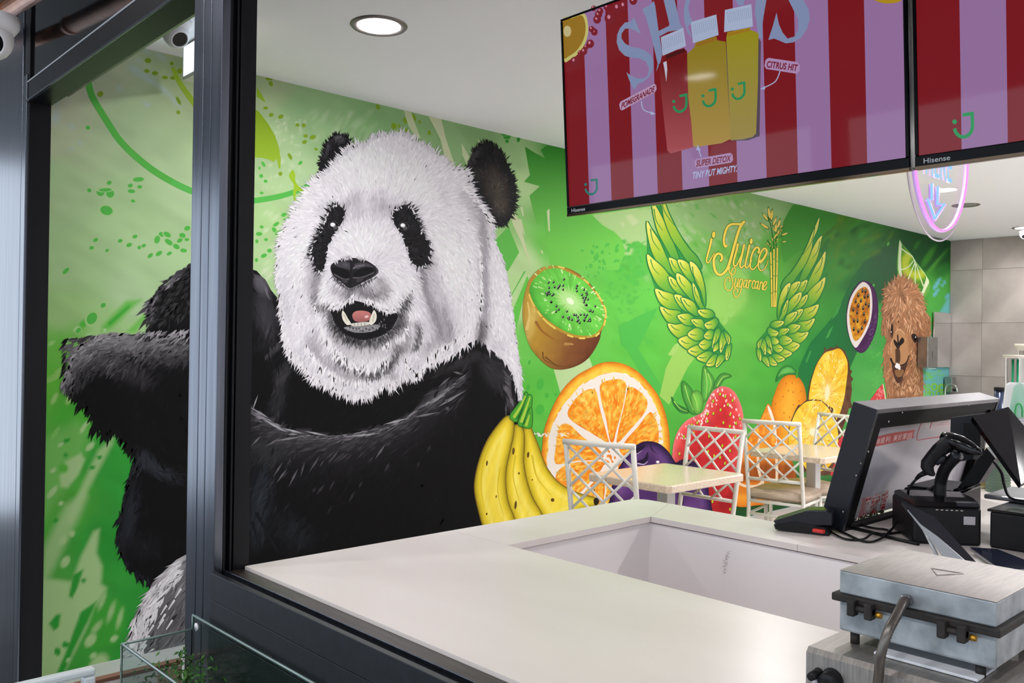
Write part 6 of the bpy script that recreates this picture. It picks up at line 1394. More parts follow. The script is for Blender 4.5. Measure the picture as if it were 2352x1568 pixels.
for w_, oy, mt in (('letters', -.020, M_BLUEN), ('letters_backing', -.010, M_LILAC)):
    mb = MB(); mb.raw([((x-V[:, 0].mean())*s_+.0, oy, (y*s_*1.5)-.105) for x, y in V], F_); child(w_, mb, mt, ns_, 'glowing lettering')
for dx in (-.14, .14): child('hanging_wire', MB().tube([(dx, 0, .30), (dx, 0, HC-nz)], .002, 6), M_RING, ns_)

# ------------------------------------------------------------------ things on the counter leg
M_BK = noisy('black_plastic', (16, 16, 19), (21, 21, 24), 90, .45, 0, .25)
M_BKS = principled('black_satin', (26, 28, 36), .4, 0, .3)
M_BKG = principled('black_shiny', (8, 8, 10), .16, 0, .35)
M_SIL = principled('grey_metal', (150, 150, 154), .3, .7)
M_SCREW = principled('screw', (190, 186, 176), .3, .9)
M_PRINT = attr_material('printed_colours', .35)
def hang(o, t): o.parent = t; o.matrix_parent_inverse = t.matrix_basis.inverted() if t.rotation_euler.z else Matrix.Translation(t.location).inverted(); return o
def kid(name, mb, mat, t, label=None):
    o = hang(mb.build(name, mat), t)
    if label: o['label'] = label
    return o
# tilted display: a deep black frame around a printed white panel
DX0, DX1 = 2.302, 3.24
d_up = Vector((0, 1.035-1.128, .34)).normalized(); d_n = Vector((0, -d_up.z, d_up.y)); d_h = math.hypot(.093, .34)
dis = tag(empty('tilted_display', (2.77, 1.128, CT)), 'large black framed display leaning forward with red Chinese print on white', 'display')
def dpt(x, v, n): return Vector((x, 1.128, CT))+d_up*v+d_n*n      # n > 0 towards the staff side
def dbox(x0, x1, v0, v1, n0, n1):
    vs = [dpt(x, v, n) for n in (n0, n1) for x, v in ((x0, v0), (x1, v0), (x1, v1), (x0, v1))]
    return MB().raw(vs, [(0, 1, 2, 3), (7, 6, 5, 4), (1, 0, 4, 5), (2, 1, 5, 6), (3, 2, 6, 7), (0, 3, 7, 4)])
kid('frame_top', dbox(DX0, DX1, d_h-.008, d_h+.004, -.066, .002), noisy('lit_frame_top', (92, 88, 92), (104, 100, 104), 40, .35, .4), dis)  # top of the black frame in grey, the light on it put into the colour
kid('frame_side', dbox(DX0-.002, DX0+.0118, 0, d_h+.002, -.066, .002), M_BKS, dis); kid('frame_side', dbox(DX1-.012, DX1, 0, d_h+.002, -.066, .002), M_BKS, dis)
M_BZ = principled('display_bezel', (9, 9, 11), .5, 0, .06)
kid('bezel', dbox(DX0+.012, DX1-.012, d_h-.034, d_h-.008, -.012, 0), M_BZ, dis); kid('bezel', dbox(DX0+.012, DX1-.012, d_h-.058, d_h-.036, -.024, -.010), M_BZ, dis)
kid('bezel', dbox(DX0+.012, DX0+.052, .004, d_h-.008, -.02, -.002), M_BZ, dis); kid('bezel', dbox(DX0+.054, DX0+.092, .004, d_h-.036, -.028, -.014), M_BZ, dis)
kid('bezel', dbox(DX0+.012, DX1-.012, 0, .010, -.02, 0), M_BZ, dis); kid('bezel', dbox(DX1-.040, DX1-.012, .004, d_h-.008, -.02, -.002), M_BZ, dis)
kid('back_panel', dbox(DX0+.012, DX1-.012, .012, d_h-.008, -.064, -.058), M_BK, dis)
kid('printed_panel', dbox(DX0+.085, DX1-.030, .010, d_h-.052, -.034, -.030), principled('grey_white_print', (170, 168, 176), .18), dis)
for px, py in ((2073, 947), (2226, 929), (2042, 968), (2004, 983), (1997, 1005), (1995, 1037), (1978, 1064), (1967, 1092), (1937, 1175)):
    d_ = ray(px, py); t_ = ((np.array(dpt(2.4, .1, .0015))-EYE) @ np.array(d_n))/(d_ @ np.array(d_n)); p = Vector(EYE+d_*t_)
    kid('screw', MB().lathe([(.0, 0), (.0028, 0), (.0028, .0012), (.0, .0016)], n=8, axis='y').build.__self__, M_SCREW, dis).matrix_basis = Matrix.Translation(p) if False else Matrix.Translation(Vector(p))
DS = Surf(np.array(dpt(2.4, .1, -.030)), np.array(d_n))
pr = Paint(DS, .0006)
kd = crop(1960, 900, 6.0)
pr.smooth(kd(230,770, 310,618, 820,522, 838,545, 825,610, 790,648, 240,765), (176, 30, 34), n=2)
for ch, a, b in (('祥', (318, 722), (362, 712)), ('顺', (372, 708), (425, 696)), ('利', (440, 690), (500, 676)), ('美', (548, 672), (600, 660)), ('好', (612, 662), (660, 650)), ('家', (675, 650), (735, 636)), ('园', (742, 650), (800, 636))):
    word(pr, ch, kd(*a)[0], kd(*b)[0], 13, (222, 206, 206), up=(.18, -.98))
pr.line(kd(940,430, 905,520, 880,600, 880,650, 905,664, 1000,645, 1450,578), 1.6, (176, 40, 48)); pr.line(kd(1085,410, 1060,500), 1.6, (176, 40, 48))
for y, x0, x1 in ((425, 1110, 1180), (438, 1200, 1330), (462, 1110, 1350), (495, 1095, 1140), (410, 1240, 1330), (425, 1390, 1450), (455, 1380, 1450)): pr.line(kd(x0, y, (x0+x1)/2, y-8, x1, y-16), 1.3, (204, 150, 154), curve=False, cap=False)
ke = crop(1960, 1080, 6.0)
for ch, a, b in (('吉', (-130, 700), (-30, 668)), ('顺', (60, 660), (200, 612)), ('家', (215, 600), (345, 556)), ('香', (350, 560), (450, 522))):
    for w_, c in ((.05, (170, 24, 30)), (.0, (214, 190, 190)), (-.03, (186, 26, 34))):
        word(pr, ch, ke(*a)[0], ke(*b)[0], 46, c, up=(.2, -.98), weight=w_)
for k in range(60): x = RNG.uniform(-60, 420); pr.ell(*ke(x, 700-.32*(x)+RNG.normal(20, 14)-20)[0], RNG.uniform(1, 4), RNG.uniform(1, 3), [(40, 66, 36), (30, 44, 26), (70, 96, 50)][k % 3], 0, 0, 6)
hang(pr.build('panel_print', M_PRINT), dis)
# scuffed tape patches on the panel
# card reader at the end of the display
cr = tag(empty('card_reader', (2.265, 1.225, CT)), 'black wedge card reader with a red plug left of the tilted display', 'card reader')
ax = Vector((-.35, .94, 0)); ay = Vector((.94, .35, 0))
def crp(prof, w0, w1, mat, name, c=(2.275, 1.175)):
    mb = MB(); n = len(prof)
    vs = [Vector((c[0], c[1], 0))+ax*u+ay*w_+Vector((0, 0, z)) for w_ in (w0, w1) for u, z in prof]
    mb.raw(vs, [list(range(n)), list(range(n, 2*n))[::-1]]+[((i+1) % n, i, n+i, n+(i+1) % n) for i in range(n)])
    return kid(name, mb, mat, cr)
crp([(-.03, CT), (.11, CT+.004), (.115, CT+.016), (.06, CT+.030), (-.02, CT+.022)], -.06, .02, M_BK, 'stand')
crp([(-.035, CT+.03), (.04, CT+.022), (.112, CT+.02), (.116, CT+.026), (.03, CT+.062), (-.02, CT+.066), (-.035, CT+.058)], -.058, .018, M_BKS, 'body')
_b = cr.children[-1]
_o = crp([(-.018, CT+.0665), (.028, CT+.0628), (.028, CT+.0634), (-.018, CT+.0672)], -.05, .01, M_BKG, 'screen')
_o.parent = _b; _o.matrix_parent_inverse = Matrix.Identity(4)
kid('plug', MB().bbox((2.19, 1.125, CT+.012), (2.205, 1.155, CT+.021), .002), principled('red_plastic', (206, 42, 40), .35), cr, 'red plug')
# printer boxes
bx1 = tag(empty('receipt_printer', (2.62, 1.0, CT)), 'plain black box printer against the tilted display', 'printer')
kid('body', MB().bbox((2.575, .94, CT), (2.80, 1.075, CT+.104), .006), M_BK, bx1); kid('lid', MB().bbox((2.585, .945, CT+.1045), (2.79, 1.07, CT+.110), .003), M_BKS, bx1)
bx2 = tag(empty('label_printer', (2.37, .875, CT), math.atan2(-.125, .098)), 'black printer with rounded lid and a small white sticker, under the scanner', 'printer')
def b2(mb, mat, name, label=None):
    o = mb.build(name, mat, bx2)
    if label: o['label'] = label
    return o
b2(MB().bbox((-.085, 0, 0), (.082, .2, .098), .007), M_BK, 'body')
b2(MB().prism([(-.002, .0985), (.2, .0985), (.19, .108), (.15, .117), (.05, .117), (.008, .110)], 0, -.08, .077), M_BKG, 'lid')
b2(MB().box((-.002+.04, -.0009, .055), (.066, -.0002, .076)), principled('sticker', (176, 174, 178), .5), 'sticker', 'small white sticker')
b2(MB().bbox((.02, -.002, .1), (.075, .05, .112), .003), M_BKS, 'latch')
for k in range(6): b2(MB().box((-.03+k*.012, -.0012, .0895), (-.024+k*.012, -.0003, .0915)), M_SCREW, 'indicator')
bx3 = tag(empty('cash_drawer', (2.6, .62, CT)), 'wide shiny black box at the right edge beside the rounded printer', 'cash drawer')
kid('body', MB().bbox((2.43, .36, CT), (2.80, .795, CT+.092), .005), M_BK, bx3); kid('glass_top', MB().bbox((2.425, .355, CT+.0925), (2.805, .80, CT+.099), .002), M_BKG, bx3)
# barcode scanner on a gooseneck
def P3(px, py, x): return at_x(px, py, x)
gn = tag(empty('scanner_stand', tuple(P3(2162, 1145, 2.44))), 'ribbed black gooseneck stand on the rounded printer', 'stand')
path = [P3(2160, 1150, 2.44), P3(2159, 1128, 2.44), P3(2161, 1105, 2.44), P3(2169, 1080, 2.43), P3(2184, 1060, 2.42), P3(2201, 1044, 2.41)]
ps = spline([tuple(p) for p in path], 10); rr_ = [.0148+(.0012 if i % 2 else 0) for i in range(len(ps))]
kid('neck', MB().tube(ps, rr_, 14), M_BK, gn)
kid('base_cup', MB().lathe([(.045, 0), (.044, .004), (.026, .010), (.018, .016)], tuple(Vector(ps[0])-Vector((0, 0, .004))), 20), M_BKG, gn)
kid('clamp', MB().lathe([(.0, -.009), (.0105, -.009), (.0105, .009), (.0, .009)], tuple(P3(2196, 1046, 2.395)), 14, 'x'), M_BKS, gn)
sn = tag(empty('barcode_scanner', tuple(P3(2165, 1020, 2.4))), 'black pistol grip barcode scanner held by the gooseneck', 'scanner')
def loft(secs, n=14):
    """secs: centre, half sizes along two axes"""
    vs = []
    for c, a, b in secs:
        for k in range(n):
            th = 2*math.pi*k/n; ct_, st = math.cos(th), math.sin(th)
            e = lambda v: math.copysign(abs(v)**.8, v)
            vs.append(Vector(c)+Vector(a)*e(ct_)+Vector(b)*e(st))
    m = len(secs); fs = [(i*n+k, i*n+(k+1) % n, (i+1)*n+(k+1) % n, (i+1)*n+k) for i in range(m-1) for k in range(n)]
    fs += [list(range(n))[::-1], [(m-1)*n+k for k in range(n)]]
    return MB().raw(vs, fs, True)
sx = 2.40
vr, vu = Vector(RIGHT), Vector(UP); vd = Vector(FWD)
def sec(px, py, w_, d_, ang, x=sx):
    a = (vr*math.cos(ang)+vu*math.sin(ang))*w_; return (P3(px, py, x), a, vd*d_)
hn = kid('handle', loft([sec(2140, 1092, .006, .010, .1), sec(2135, 1087, .014, .013, .0), sec(2130, 1077, .017, .015, -.3), sec(2130, 1065, .0165, .016, -.55), sec(2142, 1049, .0165, .016, -.75), sec(2158, 1033, .019, .017, -.75), sec(2178, 1018, .021, .018, -.8), sec(2188, 1008, .012, .014, -.8)]), M_BK, sn)
hd_ = kid('head', loft([sec(2164, 1000, .005, .010, 1.1), sec(2167, 1001, .012, .018, 1.1), sec(2181, 1007, .018, .026, 1.15), sec(2200, 1016, .021, .031, 1.17), sec(2221, 1027, .019, .033, 1.2), sec(2240, 1036, .012, .030, 1.2), sec(2247, 1040, .005, .022, 1.2)], 20), M_BKG, sn)
kid('trigger', loft([sec(2150, 1066, .005, .006, -.75), sec(2162, 1056, .008, .008, -.75), sec(2172, 1046, .005, .006, -.75)], 10), M_BKS, sn).parent = hn
kid('cable_boot', loft([sec(2124, 1072+14, .008, .008, -.7), sec(2112, 1092, .006, .006, -.7), sec(2104, 1100, .004, .004, -.7)]), M_BK, sn)
def cable(pts, r, label, name='cable'):
    q = spline([tuple(p) for p in pts], 8); o = MB().tube(q, r, 8).build(name, M_BK); return tag(o, label, 'cable')
cable([P3(2106, 1098, 2.4), P3(2092, 1115, 2.4), P3(2086, 1130, 2.41), P3(2098, 1134, 2.46), P3(2130, 1126, 2.5), P3(2152, 1112, 2.52)], .0035, 'thin black cable looping down from the scanner grip')
cz = CT+.004
cable([at_z(1895, 1209, cz+.01), at_z(1935, 1222, cz), at_z(1985, 1243, cz), at_z(2020, 1238, cz), at_z(2048, 1215, cz+.01), at_z(2060, 1195, cz+.03)], .0032, 'black cable running from the red plug across the worktop')
cable([at_z(1904, 1218, cz), at_z(1940, 1237, cz), at_z(1982, 1238, cz), at_z(2005, 1224, cz+.006), at_z(2030, 1226, cz), at_z(2066, 1222, cz)], .003, 'second black cable looping over the worktop near the card reader')
cable([at_z(1947, 1186, cz+.01), at_z(1965, 1200, cz), at_z(2000, 1211, cz), at_z(2035, 1216, cz), at_z(2050, 1225, cz)], .003, 'short black cable behind the other cables at the display foot')
cable([at_z(1943, 1208, CT+.004), at_z(2000, 1222, CT+.004), at_z(2060, 1238, CT+.004), at_z(2110, 1249, CT+.004)], .005, 'flat black cable cover along the display foot', 'cable_cover')
# point of sale: second screen seen from behind, arm, and the tilted touch screen
ps_ = tag(empty('checkout_terminal', tuple(P3(2200, 1150, 2.75)[:2])+(CT,)), 'black checkout terminal with tilted glossy touch screen and slanted arm', 'checkout terminal')
X1 = 2.72
qd = [P3(2186, 958, X1), P3(2266, 948, X1+.02), P3(2262, 1048, X1+.02), P3(2184, 1062, X1)]
def slab4(q, d):
    q = [Vector(p) for p in q]
    for p in q: p.z = max(p.z, CT+.004); n = (q[1]-q[0]).cross(q[3]-q[0]).normalized()*d
    return MB().raw(q+[p+n for p in q], [(3, 2, 1, 0), (4, 5, 6, 7), (0, 1, 5, 4), (1, 2, 6, 5), (2, 3, 7, 6), (3, 0, 4, 7)])
kid('customer_screen', slab4(qd, -.022), M_BKS, ps_); kid('screen_mount', slab4([P3(2222, 970, X1-.02), P3(2262, 966, X1-.02), P3(2260, 1030, X1-.02), P3(2222, 1034, X1-.02)], -.03), M_BK, ps_)
kid('rating_label', slab4([P3(2237, 1030, X1-.012), P3(2252, 1028, X1-.012), P3(2251, 1052, X1-.012), P3(2236, 1055, X1-.012)], -.001), principled('label_grey', (110, 106, 108), .5), ps_)
kid('arm', slab4([P3(2197, 1123, 2.62), P3(2266, 1028, 2.62), P3(2286, 1052, 2.62), P3(2248, 1110, 2.62), P3(2232, 1120, 2.62)][:4], .05), M_BK, ps_)
kid('hinge', MB().tube([P3(2196, 1130, 2.60), P3(2246, 1112, 2.68)], .010, 10), M_BKG, ps_)
TQ = [P3(2234, 957, 2.56), P3(2316, 934, 2.68), P3(2425, 1065, 2.60), P3(2345, 1112, 2.44)]
kid('touch_screen', slab4(TQ, .014), principled('dark_glass', (8, 8, 12), .08, 0, .14), ps_, 'glossy black tilted touch screen')
kid('base_plate', MB().bbox((2.58, .55, CT+.0995), (2.80, .86, CT+.112), .004), M_SIL, ps_)
cable([P3(2283, 1060, 2.60), P3(2300, 1085, 2.58), P3(2306, 1110, 2.58), P3(2318, 1140, 2.56), P3(2350, 1150, 2.54), P3(2400, 1145, 2.54)], .0038, 'black cable hanging under the touch screen')
# slanted tablet stand in front of the printers
ts = tag(empty('tablet_stand', (2.24, .85, CT)), 'slanted black tablet on a pale folded metal stand behind the waffle iron', 'tablet')
A, B = P3(2078, 1158, 2.16), P3(2246, 1312, 2.12)
kid('tablet', slab4([P3(2071, 1152, 2.155), P3(2146, 1186, 2.17), P3(2262, 1312, 2.13), P3(2205, 1330, 2.10)], .010), M_BKS, ts)
kid('stand_plate', slab4([P3(2084, 1172, 2.15), P3(2132, 1200, 2.16), P3(2240, 1314, 2.12), P3(2190, 1330, 2.09)], -.003), principled('pale_steel', (160, 166, 172), .35, .3), ts)
for a, b in ((2122, 2152), (2138, 2168)): kid('strut', MB().tube([P3(a, 1215, 2.15), P3(b, 1276, 2.12)], .004, 6), principled('pale_strut', (186, 190, 194), .35, .3), ts)
kid('foot_plate', MB().bbox((2.10, .73, CT), (2.19, .87, CT+.004), .001), M_SIL, ts)
cd = tag(MB().bbox((2.20, .64, CT), (2.31, .77, CT+.0012), .0004).build('paper_card', principled('paper', (222, 218, 212), .7)), 'white paper card under the dark tablet on the worktop', 'card')
cd.rotation_euler = (0, 0, 0)
tb = tag(empty('tablet', (2.30, .66, CT)), 'dark blue tablet lying on the white paper card', 'tablet')
kid('body', slab4([at_z(2228, 1258, CT+.014), at_z(2290, 1262, CT+.016), at_z(2400, 1305, CT+.016), at_z(2300, 1310, CT+.010)], .006), M_SIL, tb)
kid('glass', slab4([at_z(2228, 1257, CT+.0145), at_z(2290, 1261, CT+.0165), at_z(2400, 1304, CT+.0165), at_z(2300, 1308, CT+.0105)], -.001), principled('blue_black_glass', (20, 26, 44), .12), tb)

# cups behind the scanner
M_CUP = principled('clear_cup', (232, 234, 236), .12, 0, .5, Transmission_Weight=.75, IOR=1.08)
M_CUPW = principled('milky_cup', (210, 206, 214), .3, 0, .5, Transmission_Weight=.35, IOR=1.1)
def cup_stack(c, n, r0, r1, h, dz, mat, label, flip=True, bands=None):
    t = tag(empty('cup_stack', tuple(c)), label, 'cups')
    for k in range(n):
        z = k*dz
        prof = [(r0, z), (r0*1.03, z+.003), (r0*.985, z+.006), (r1 if k == n-1 else r0*.97, z+(h if k == n-1 else dz))]
        kid_ = MB().lathe(prof, (0, 0, 0), 24, caps=(k == n-1)).build('cup', mat, t)
    return t
p = at_z(2166, 1129, CT); cup_stack(p, 5, .046, .030, .125, .008, M_CUPW, 'upturned stack of milky cups behind the gooseneck')
p = at_z(2292, 1128, CT); q = cup_stack(p, 13, .040, .034, .03, .0105, principled('green_rim_cup', (150, 176, 160), .25, 0, .5, Transmission_Weight=.4, IOR=1.1), 'ribbed stack of green printed cups below the touch screen')
p = at_z(2262, 1128, CT); cup_stack((p.x+.1, p.y+.02, CT), 12, .040, .034, .03, .0105, principled('amber_cup', (170, 158, 110), .3, 0, .5, Transmission_Weight=.4, IOR=1.1), 'ribbed stack of amber cups below the touch screen')
bagm = noisy('foil_bag', (60, 56, 66), (190, 176, 170), 60, .2, .3, pos=(.45, .6))
o = tag(loft([((0, 0, -.03), (.03, 0, 0), (0, .02, 0)), ((0, 0, -.02), (.045, 0, 0), (0, .024, 0)), ((.002, 0, .01), (.04, .004, 0), (0, .022, 0)), ((0, .002, .035), (.03, 0, 0), (0, .012, 0))], 10).build('foil_bag', bagm), 'crumpled foil bag with green edge between the scanner and the arm', 'bag'); o.location = tuple(P3(2222, 1072, 3.2))
bq = tag(MB().bbox((3.30, .80, CT), (3.55, .97, CT+.12), .006).build('cardboard_box', principled('kraft', (168, 146, 110), .8)), 'kraft cardboard box behind the scanner', 'box')
o.location = (3.42, .885, CT+.152)

# ------------------------------------------------------------------ waffle iron on the near counter
M_STEEL = noisy('brushed_steel', (150, 146, 142), (172, 166, 160), 30, .32, .75, .5, stretch=(1, 12, 1), r2=.45)
M_WORN = noisy('worn_steel', (132, 138, 142), (176, 182, 186), 26, .5, .35, .5, bump=.2, detail=8)
M_IRON = noisy('burnt_iron', (22, 19, 17), (40, 34, 30), 50, .7)
M_BRASS = principled('brass', (190, 140, 50), .3, .9)
gx0, gx1, gy0, gy1 = 1.08, 1.264, .345, .531
wi = tag(empty('waffle_iron', (1.17, .44, CT)), 'worn steel waffle iron with grey flexible hose on the near counter', 'waffle iron')
zb = 1.0245
kid('base', MB().prism([(.99+.04, CT), (1.30, CT), (1.30, zb), (1.036, zb), (1.03, zb-.006)], 1, .28, .549), M_STEEL, wi)
kid('lower_plate', MB().bbox((gx0, gy0, 1.040), (gx1, gy1, 1.078), .003), M_WORN, wi)
kid('upper_plate', MB().bbox((gx0, gy0, 1.088), (gx1, gy1, 1.1165), .002), M_WORN, wi)
kid('lid_plate', MB().bbox((gx0, gy0, 1.1166), (gx1, gy1, 1.1172), .0002), M_STEEL, wi)
# raised triangular mark on the lid
pm = [at_z(x, y, 1.1175) for x, y in ((2140, 1305), (2213, 1317), (2152, 1321))]
mb = MB()
for a, b in ((0, 1), (1, 2), (2, 0)): mb.tube([pm[a], pm[b]], .0009, 6)
kid('lid_mark', mb, M_STEEL, wi, 'embossed triangular mark')
kid('rim', MB().bbox((gx0-.006, gy0-.006, 1.078), (gx1+.006, gy1+.008, 1.088), .002), M_IRON, wi)
for yy in (.497, .388):
    for k, dy in enumerate((-.011, .011)): kid('hinge_lug', MB().bbox((gx0-.018, yy+dy-.005, 1.066), (gx0-.004, yy+dy+.005, 1.086), .002), M_IRON, wi)
    kid('hinge_pin', MB().tube([(gx0-.011, yy-.016, 1.076), (gx0-.011, yy+.016, 1.076)], .004, 8), M_IRON, wi)
    kid('hinge_bolt', MB().tube([(gx0-.011, yy-.026, 1.074), (gx0-.011, yy-.019, 1.074)], .0038, 8), M_BRASS, wi)
for yy in (.515, .365):
    for xx in (gx0+.012, gx1-.02): kid('foot', MB().tube([(xx, yy, zb), (xx, yy, 1.041)], .006, 8), M_IRON, wi)
kid('paper_towel', MB().bbox((gx0-.012, .36, zb+.0005), (gx0+.05, .48, zb+.004), .001), principled('paper_towel', (206, 210, 216), .9), wi, 'folded white paper towel')
hp = at_x(2083, 1378, gx0-.002)
kid('hose_nut', MB().lathe([(.0, 0), (.0078, 0), (.0078, -.006), (.0055, -.009), (.0, -.009)], tuple(hp), 6, 'x'), M_SIL, wi)
hq = spline([tuple(hp), tuple(at_x(2075, 1385, gx0-.022)), tuple(at_x(2060, 1412, gx0-.045)), tuple(at_x(2040, 1450, gx0-.065)), tuple(at_x(2024, 1500, gx0-.072)), tuple(at_x(2019, 1545, gx0-.068)), tuple(at_x(2019, 1600, gx0-.06)), (1.028, .437, .93)], 14)
kid('hose', MB().tube(hq, [.0052+(.0007 if i % 2 else 0) for i in range(len(hq))], 12), noisy('hose_steel', (92, 86, 82), (116, 110, 104), 40, .35, .7), wi, 'ribbed grey metal hose')
for px, py, r, l in ((1880, 1545, .006, .02), (1912, 1560, .0125, .018)):
    p = at_x(px, py, 1.03); kid('control_knob', MB().lathe([(.0, .0), (r*1.15, .0), (r, -.004), (r*.85, -l), (.0, -l)], tuple(p), 16, 'x'), M_BK, wi)
kid('indicator_lamp', MB().lathe([(.0, 0), (.005, 0), (.004, -.006), (.0, -.007)], tuple(at_x(1877, 1562, 1.03)), 10, 'x'), principled('clear_lamp', (190, 190, 200), .1), wi)

# ------------------------------------------------------------------ wash corner at the far wall
M_SS = noisy('stainless', (150, 150, 146), (168, 168, 164), 20, .25, .85)
mr = tag(MB().bbox((10.20, YW-.024, 1.22), (10.70, YW-.012, 1.85), .002).build('wall_mirror', principled('mirror', (238, 238, 238), .04, 1.0)), 'frameless mirror on the mural by the tiled wall', 'mirror')
pdsp = tag(empty('towel_dispenser', (10.0, YW-.02, 1.22)), 'stainless paper towel dispenser fixed over the painted alpaca neck', 'dispenser')
kid('case', MB().bbox((9.78, YW-.125, 1.225), (10.05, YW-.012, 1.56), .006), M_SS, pdsp); kid('slot', MB().box((9.90, YW-.1262, 1.33), (9.906, YW-.125, 1.40)), M_RUBBER, pdsp)
kid('paper', MB().prism([(9.82, YW-.12), (10.02, YW-.12), (10.04, YW-.05), (9.84, YW-.05)], 2, 1.212, 1.216), principled('towel', (226, 222, 216), .9), pdsp, 'white paper towel hanging out')
sd = tag(empty('soap_dispenser', (10.60, YW-.02, .98)), 'small steel soap dispenser in the tiled corner', 'dispenser')
kid('case', MB().bbox((10.54, YW-.10, .93), (10.66, YW-.012, 1.11), .005), M_SS, sd); kid('nozzle', MB().bbox((10.58, YW-.14, .95), (10.62, YW-.10, .975), .003), M_BK, sd)
bench = tag(empty('sink_bench', (10.5, 2.0, 0)), 'steel sink bench along the tiled back wall', 'bench')
kid('bench_top', MB().bbox((10.15, .2, .86), (10.708, YW-.012, .89), .004), M_SS, bench)
kid('bench_front', MB().box((10.2, .22, 0), (10.215, YW-.012, .86)), M_PANEL, bench)
kid('bench_end', MB().box((10.215, .22, 0), (10.70, .235, .86)), M_PANEL, bench)
tap = tag(empty('tap', (10.4, 3.88, .89)), 'chrome swan neck tap in the tiled corner', 'tap')
M_CHR = principled('chrome', (210, 210, 214), .05, 1.0)
kid('spout', MB().tube(spline([(10.4, 3.885, .89), (10.4, 3.885, .96), (10.4, 3.87, 1.01), (10.4, 3.82, 1.028), (10.4, 3.77, 1.005), (10.4, 3.752, .945)], 6), .011, 10), M_CHR, tap)
kid('collar', MB().lathe([(.022, 0), (.022, .01), (.014, .014)], (10.4, 3.885, .89), 16), M_CHR, tap)
# security cameras
def camera_dome(loc, look, label, s=1.0):
    t = tag(empty('security_camera', loc), label, 'camera', 'white security cameras')
    mw = principled('camera_white', (222, 220, 222), .35)
    kid('mount', MB().lathe([(.055*s, 0), (.055*s, -.02*s), (.045*s, -.035*s)], loc, 24), mw, t)
    c = Vector(loc)+Vector((0, 0, -.05*s)); d = Vector(look).normalized()
    a = d.orthogonal().normalized(); b = d.cross(a)
    vs = []; n = 20; R_ = .045*s
    pr_ = [(-.9, .40), (-.6, .8), (-.2, .98), (.2, .98), (.55, .86), (.74, .70), (.78, .62), (.70, .60)]
    for h, r in pr_:
        for k in range(n): th = 2*math.pi*k/n; vs.append(c+d*h*R_+(a*math.cos(th)+b*math.sin(th))*r*R_)
    kid('ball', MB().raw(vs, [(i*n+k, i*n+(k+1) % n, (i+1)*n+(k+1) % n, (i+1)*n+k) for i in range(len(pr_)-1) for k in range(n)]+[list(range(n))[::-1]], True), mw, t)
    vs = [c+d*.70*R_+(a*math.cos(2*math.pi*k/n)+b*math.sin(2*math.pi*k/n))*.60*R_ for k in range(n)]
    kid('lens', MB().raw(vs, [list(range(n))]), M_BKG, t)
    return t
camera_dome((1.405, 3.53, HC), (.15, -.75, -.65), 'white ball security camera on the ceiling left of the post', 1.15)
camera_dome((10.25, 3.05, HC), (-.6, -.3, -.6), 'small white ball camera by the tiled back wall')
# lit panel at the ceiling behind the post
lp = tag(empty('light_panel', (1.50, 3.55, HC-.08)), 'bright rectangular light panel seen behind the post', 'light panel')
kid('frame', MB().bbox((1.545, 3.30, 2.545), (1.60, 3.80, 2.695), .003), principled('panel_frame', (214, 210, 200), .4), lp)
kid('diffuser', MB().box((1.5435, 3.312, 2.560), (1.5448, 3.788, 2.688)), emitter('panel_glow', (226, 242, 255), 1.6), lp)

# ------------------------------------------------------------------ cups and jars at the right edge
jr = tag(empty('straw_jar', tuple(at_z(2332, 1000, .95)[:2])+(CT,)), 'clear jar of green straws with a cream lid at the right edge', 'jar')
M_JAR = principled('clear_jar', (246, 248, 248), .02, 0, .5, Transmission_Weight=1.0, IOR=1.02)
jx = 4.2
jc = at_x(2336, 830, jx)
zf = CT
sh = tag(MB().bbox((jx-.25, jc.y-.5, 0), (jx+.35, jc.y+.22, CT), .004).build('side_cabinet', M_PANEL), 'white cabinet behind the checkout terminal', 'cabinet')
jr.location = (jc.x, jc.y, CT)
zt = at_x(2336, 822, jx).z; zs_ = at_x(2336, 876, jx).z
kid('glass', MB().lathe([(.045, CT+.002), (.045, zt)], (jc.x, jc.y, 0), 24), M_JAR, jr)
kid('lid', MB().lathe([(.045, zt), (.052, zt+.004), (.058, zt+.013), (.0, zt+.014)], (jc.x, jc.y, 0), 24), principled('cream_lid', (222, 214, 196), .4), jr)
for k, (dx, dy) in enumerate(((-.012, .012), (-.01, -.006), (.012, .02), (.01, 0), (.0, .016))): kid('straw', MB().tube([(jc.x+dx, jc.y+dy, CT+.004), (jc.x+dx*.8, jc.y+dy, zt-.006)], .004, 8), principled('green_straw', (40, 190, 130), .25), jr)
j2 = at_x(2362, 800, jx+.12)
jr2 = tag(empty('lidded_jar', (j2.x, j2.y, CT)), 'taller cream lidded jar cut off by the right edge', 'jar')
zt2 = at_x(2362, 805, jx+.12).z
kid('glass', MB().lathe([(.04, CT+.002), (.04, zt2)], (j2.x, j2.y, 0), 24), M_JAR, jr2); kid('lid', MB().lathe([(.045, zt2), (.055, zt2+.02), (.055, zt2+.03), (.0, zt2+.031)], (j2.x, j2.y, 0), 24), principled('cream_lid_b', (222, 214, 196), .4), jr2)
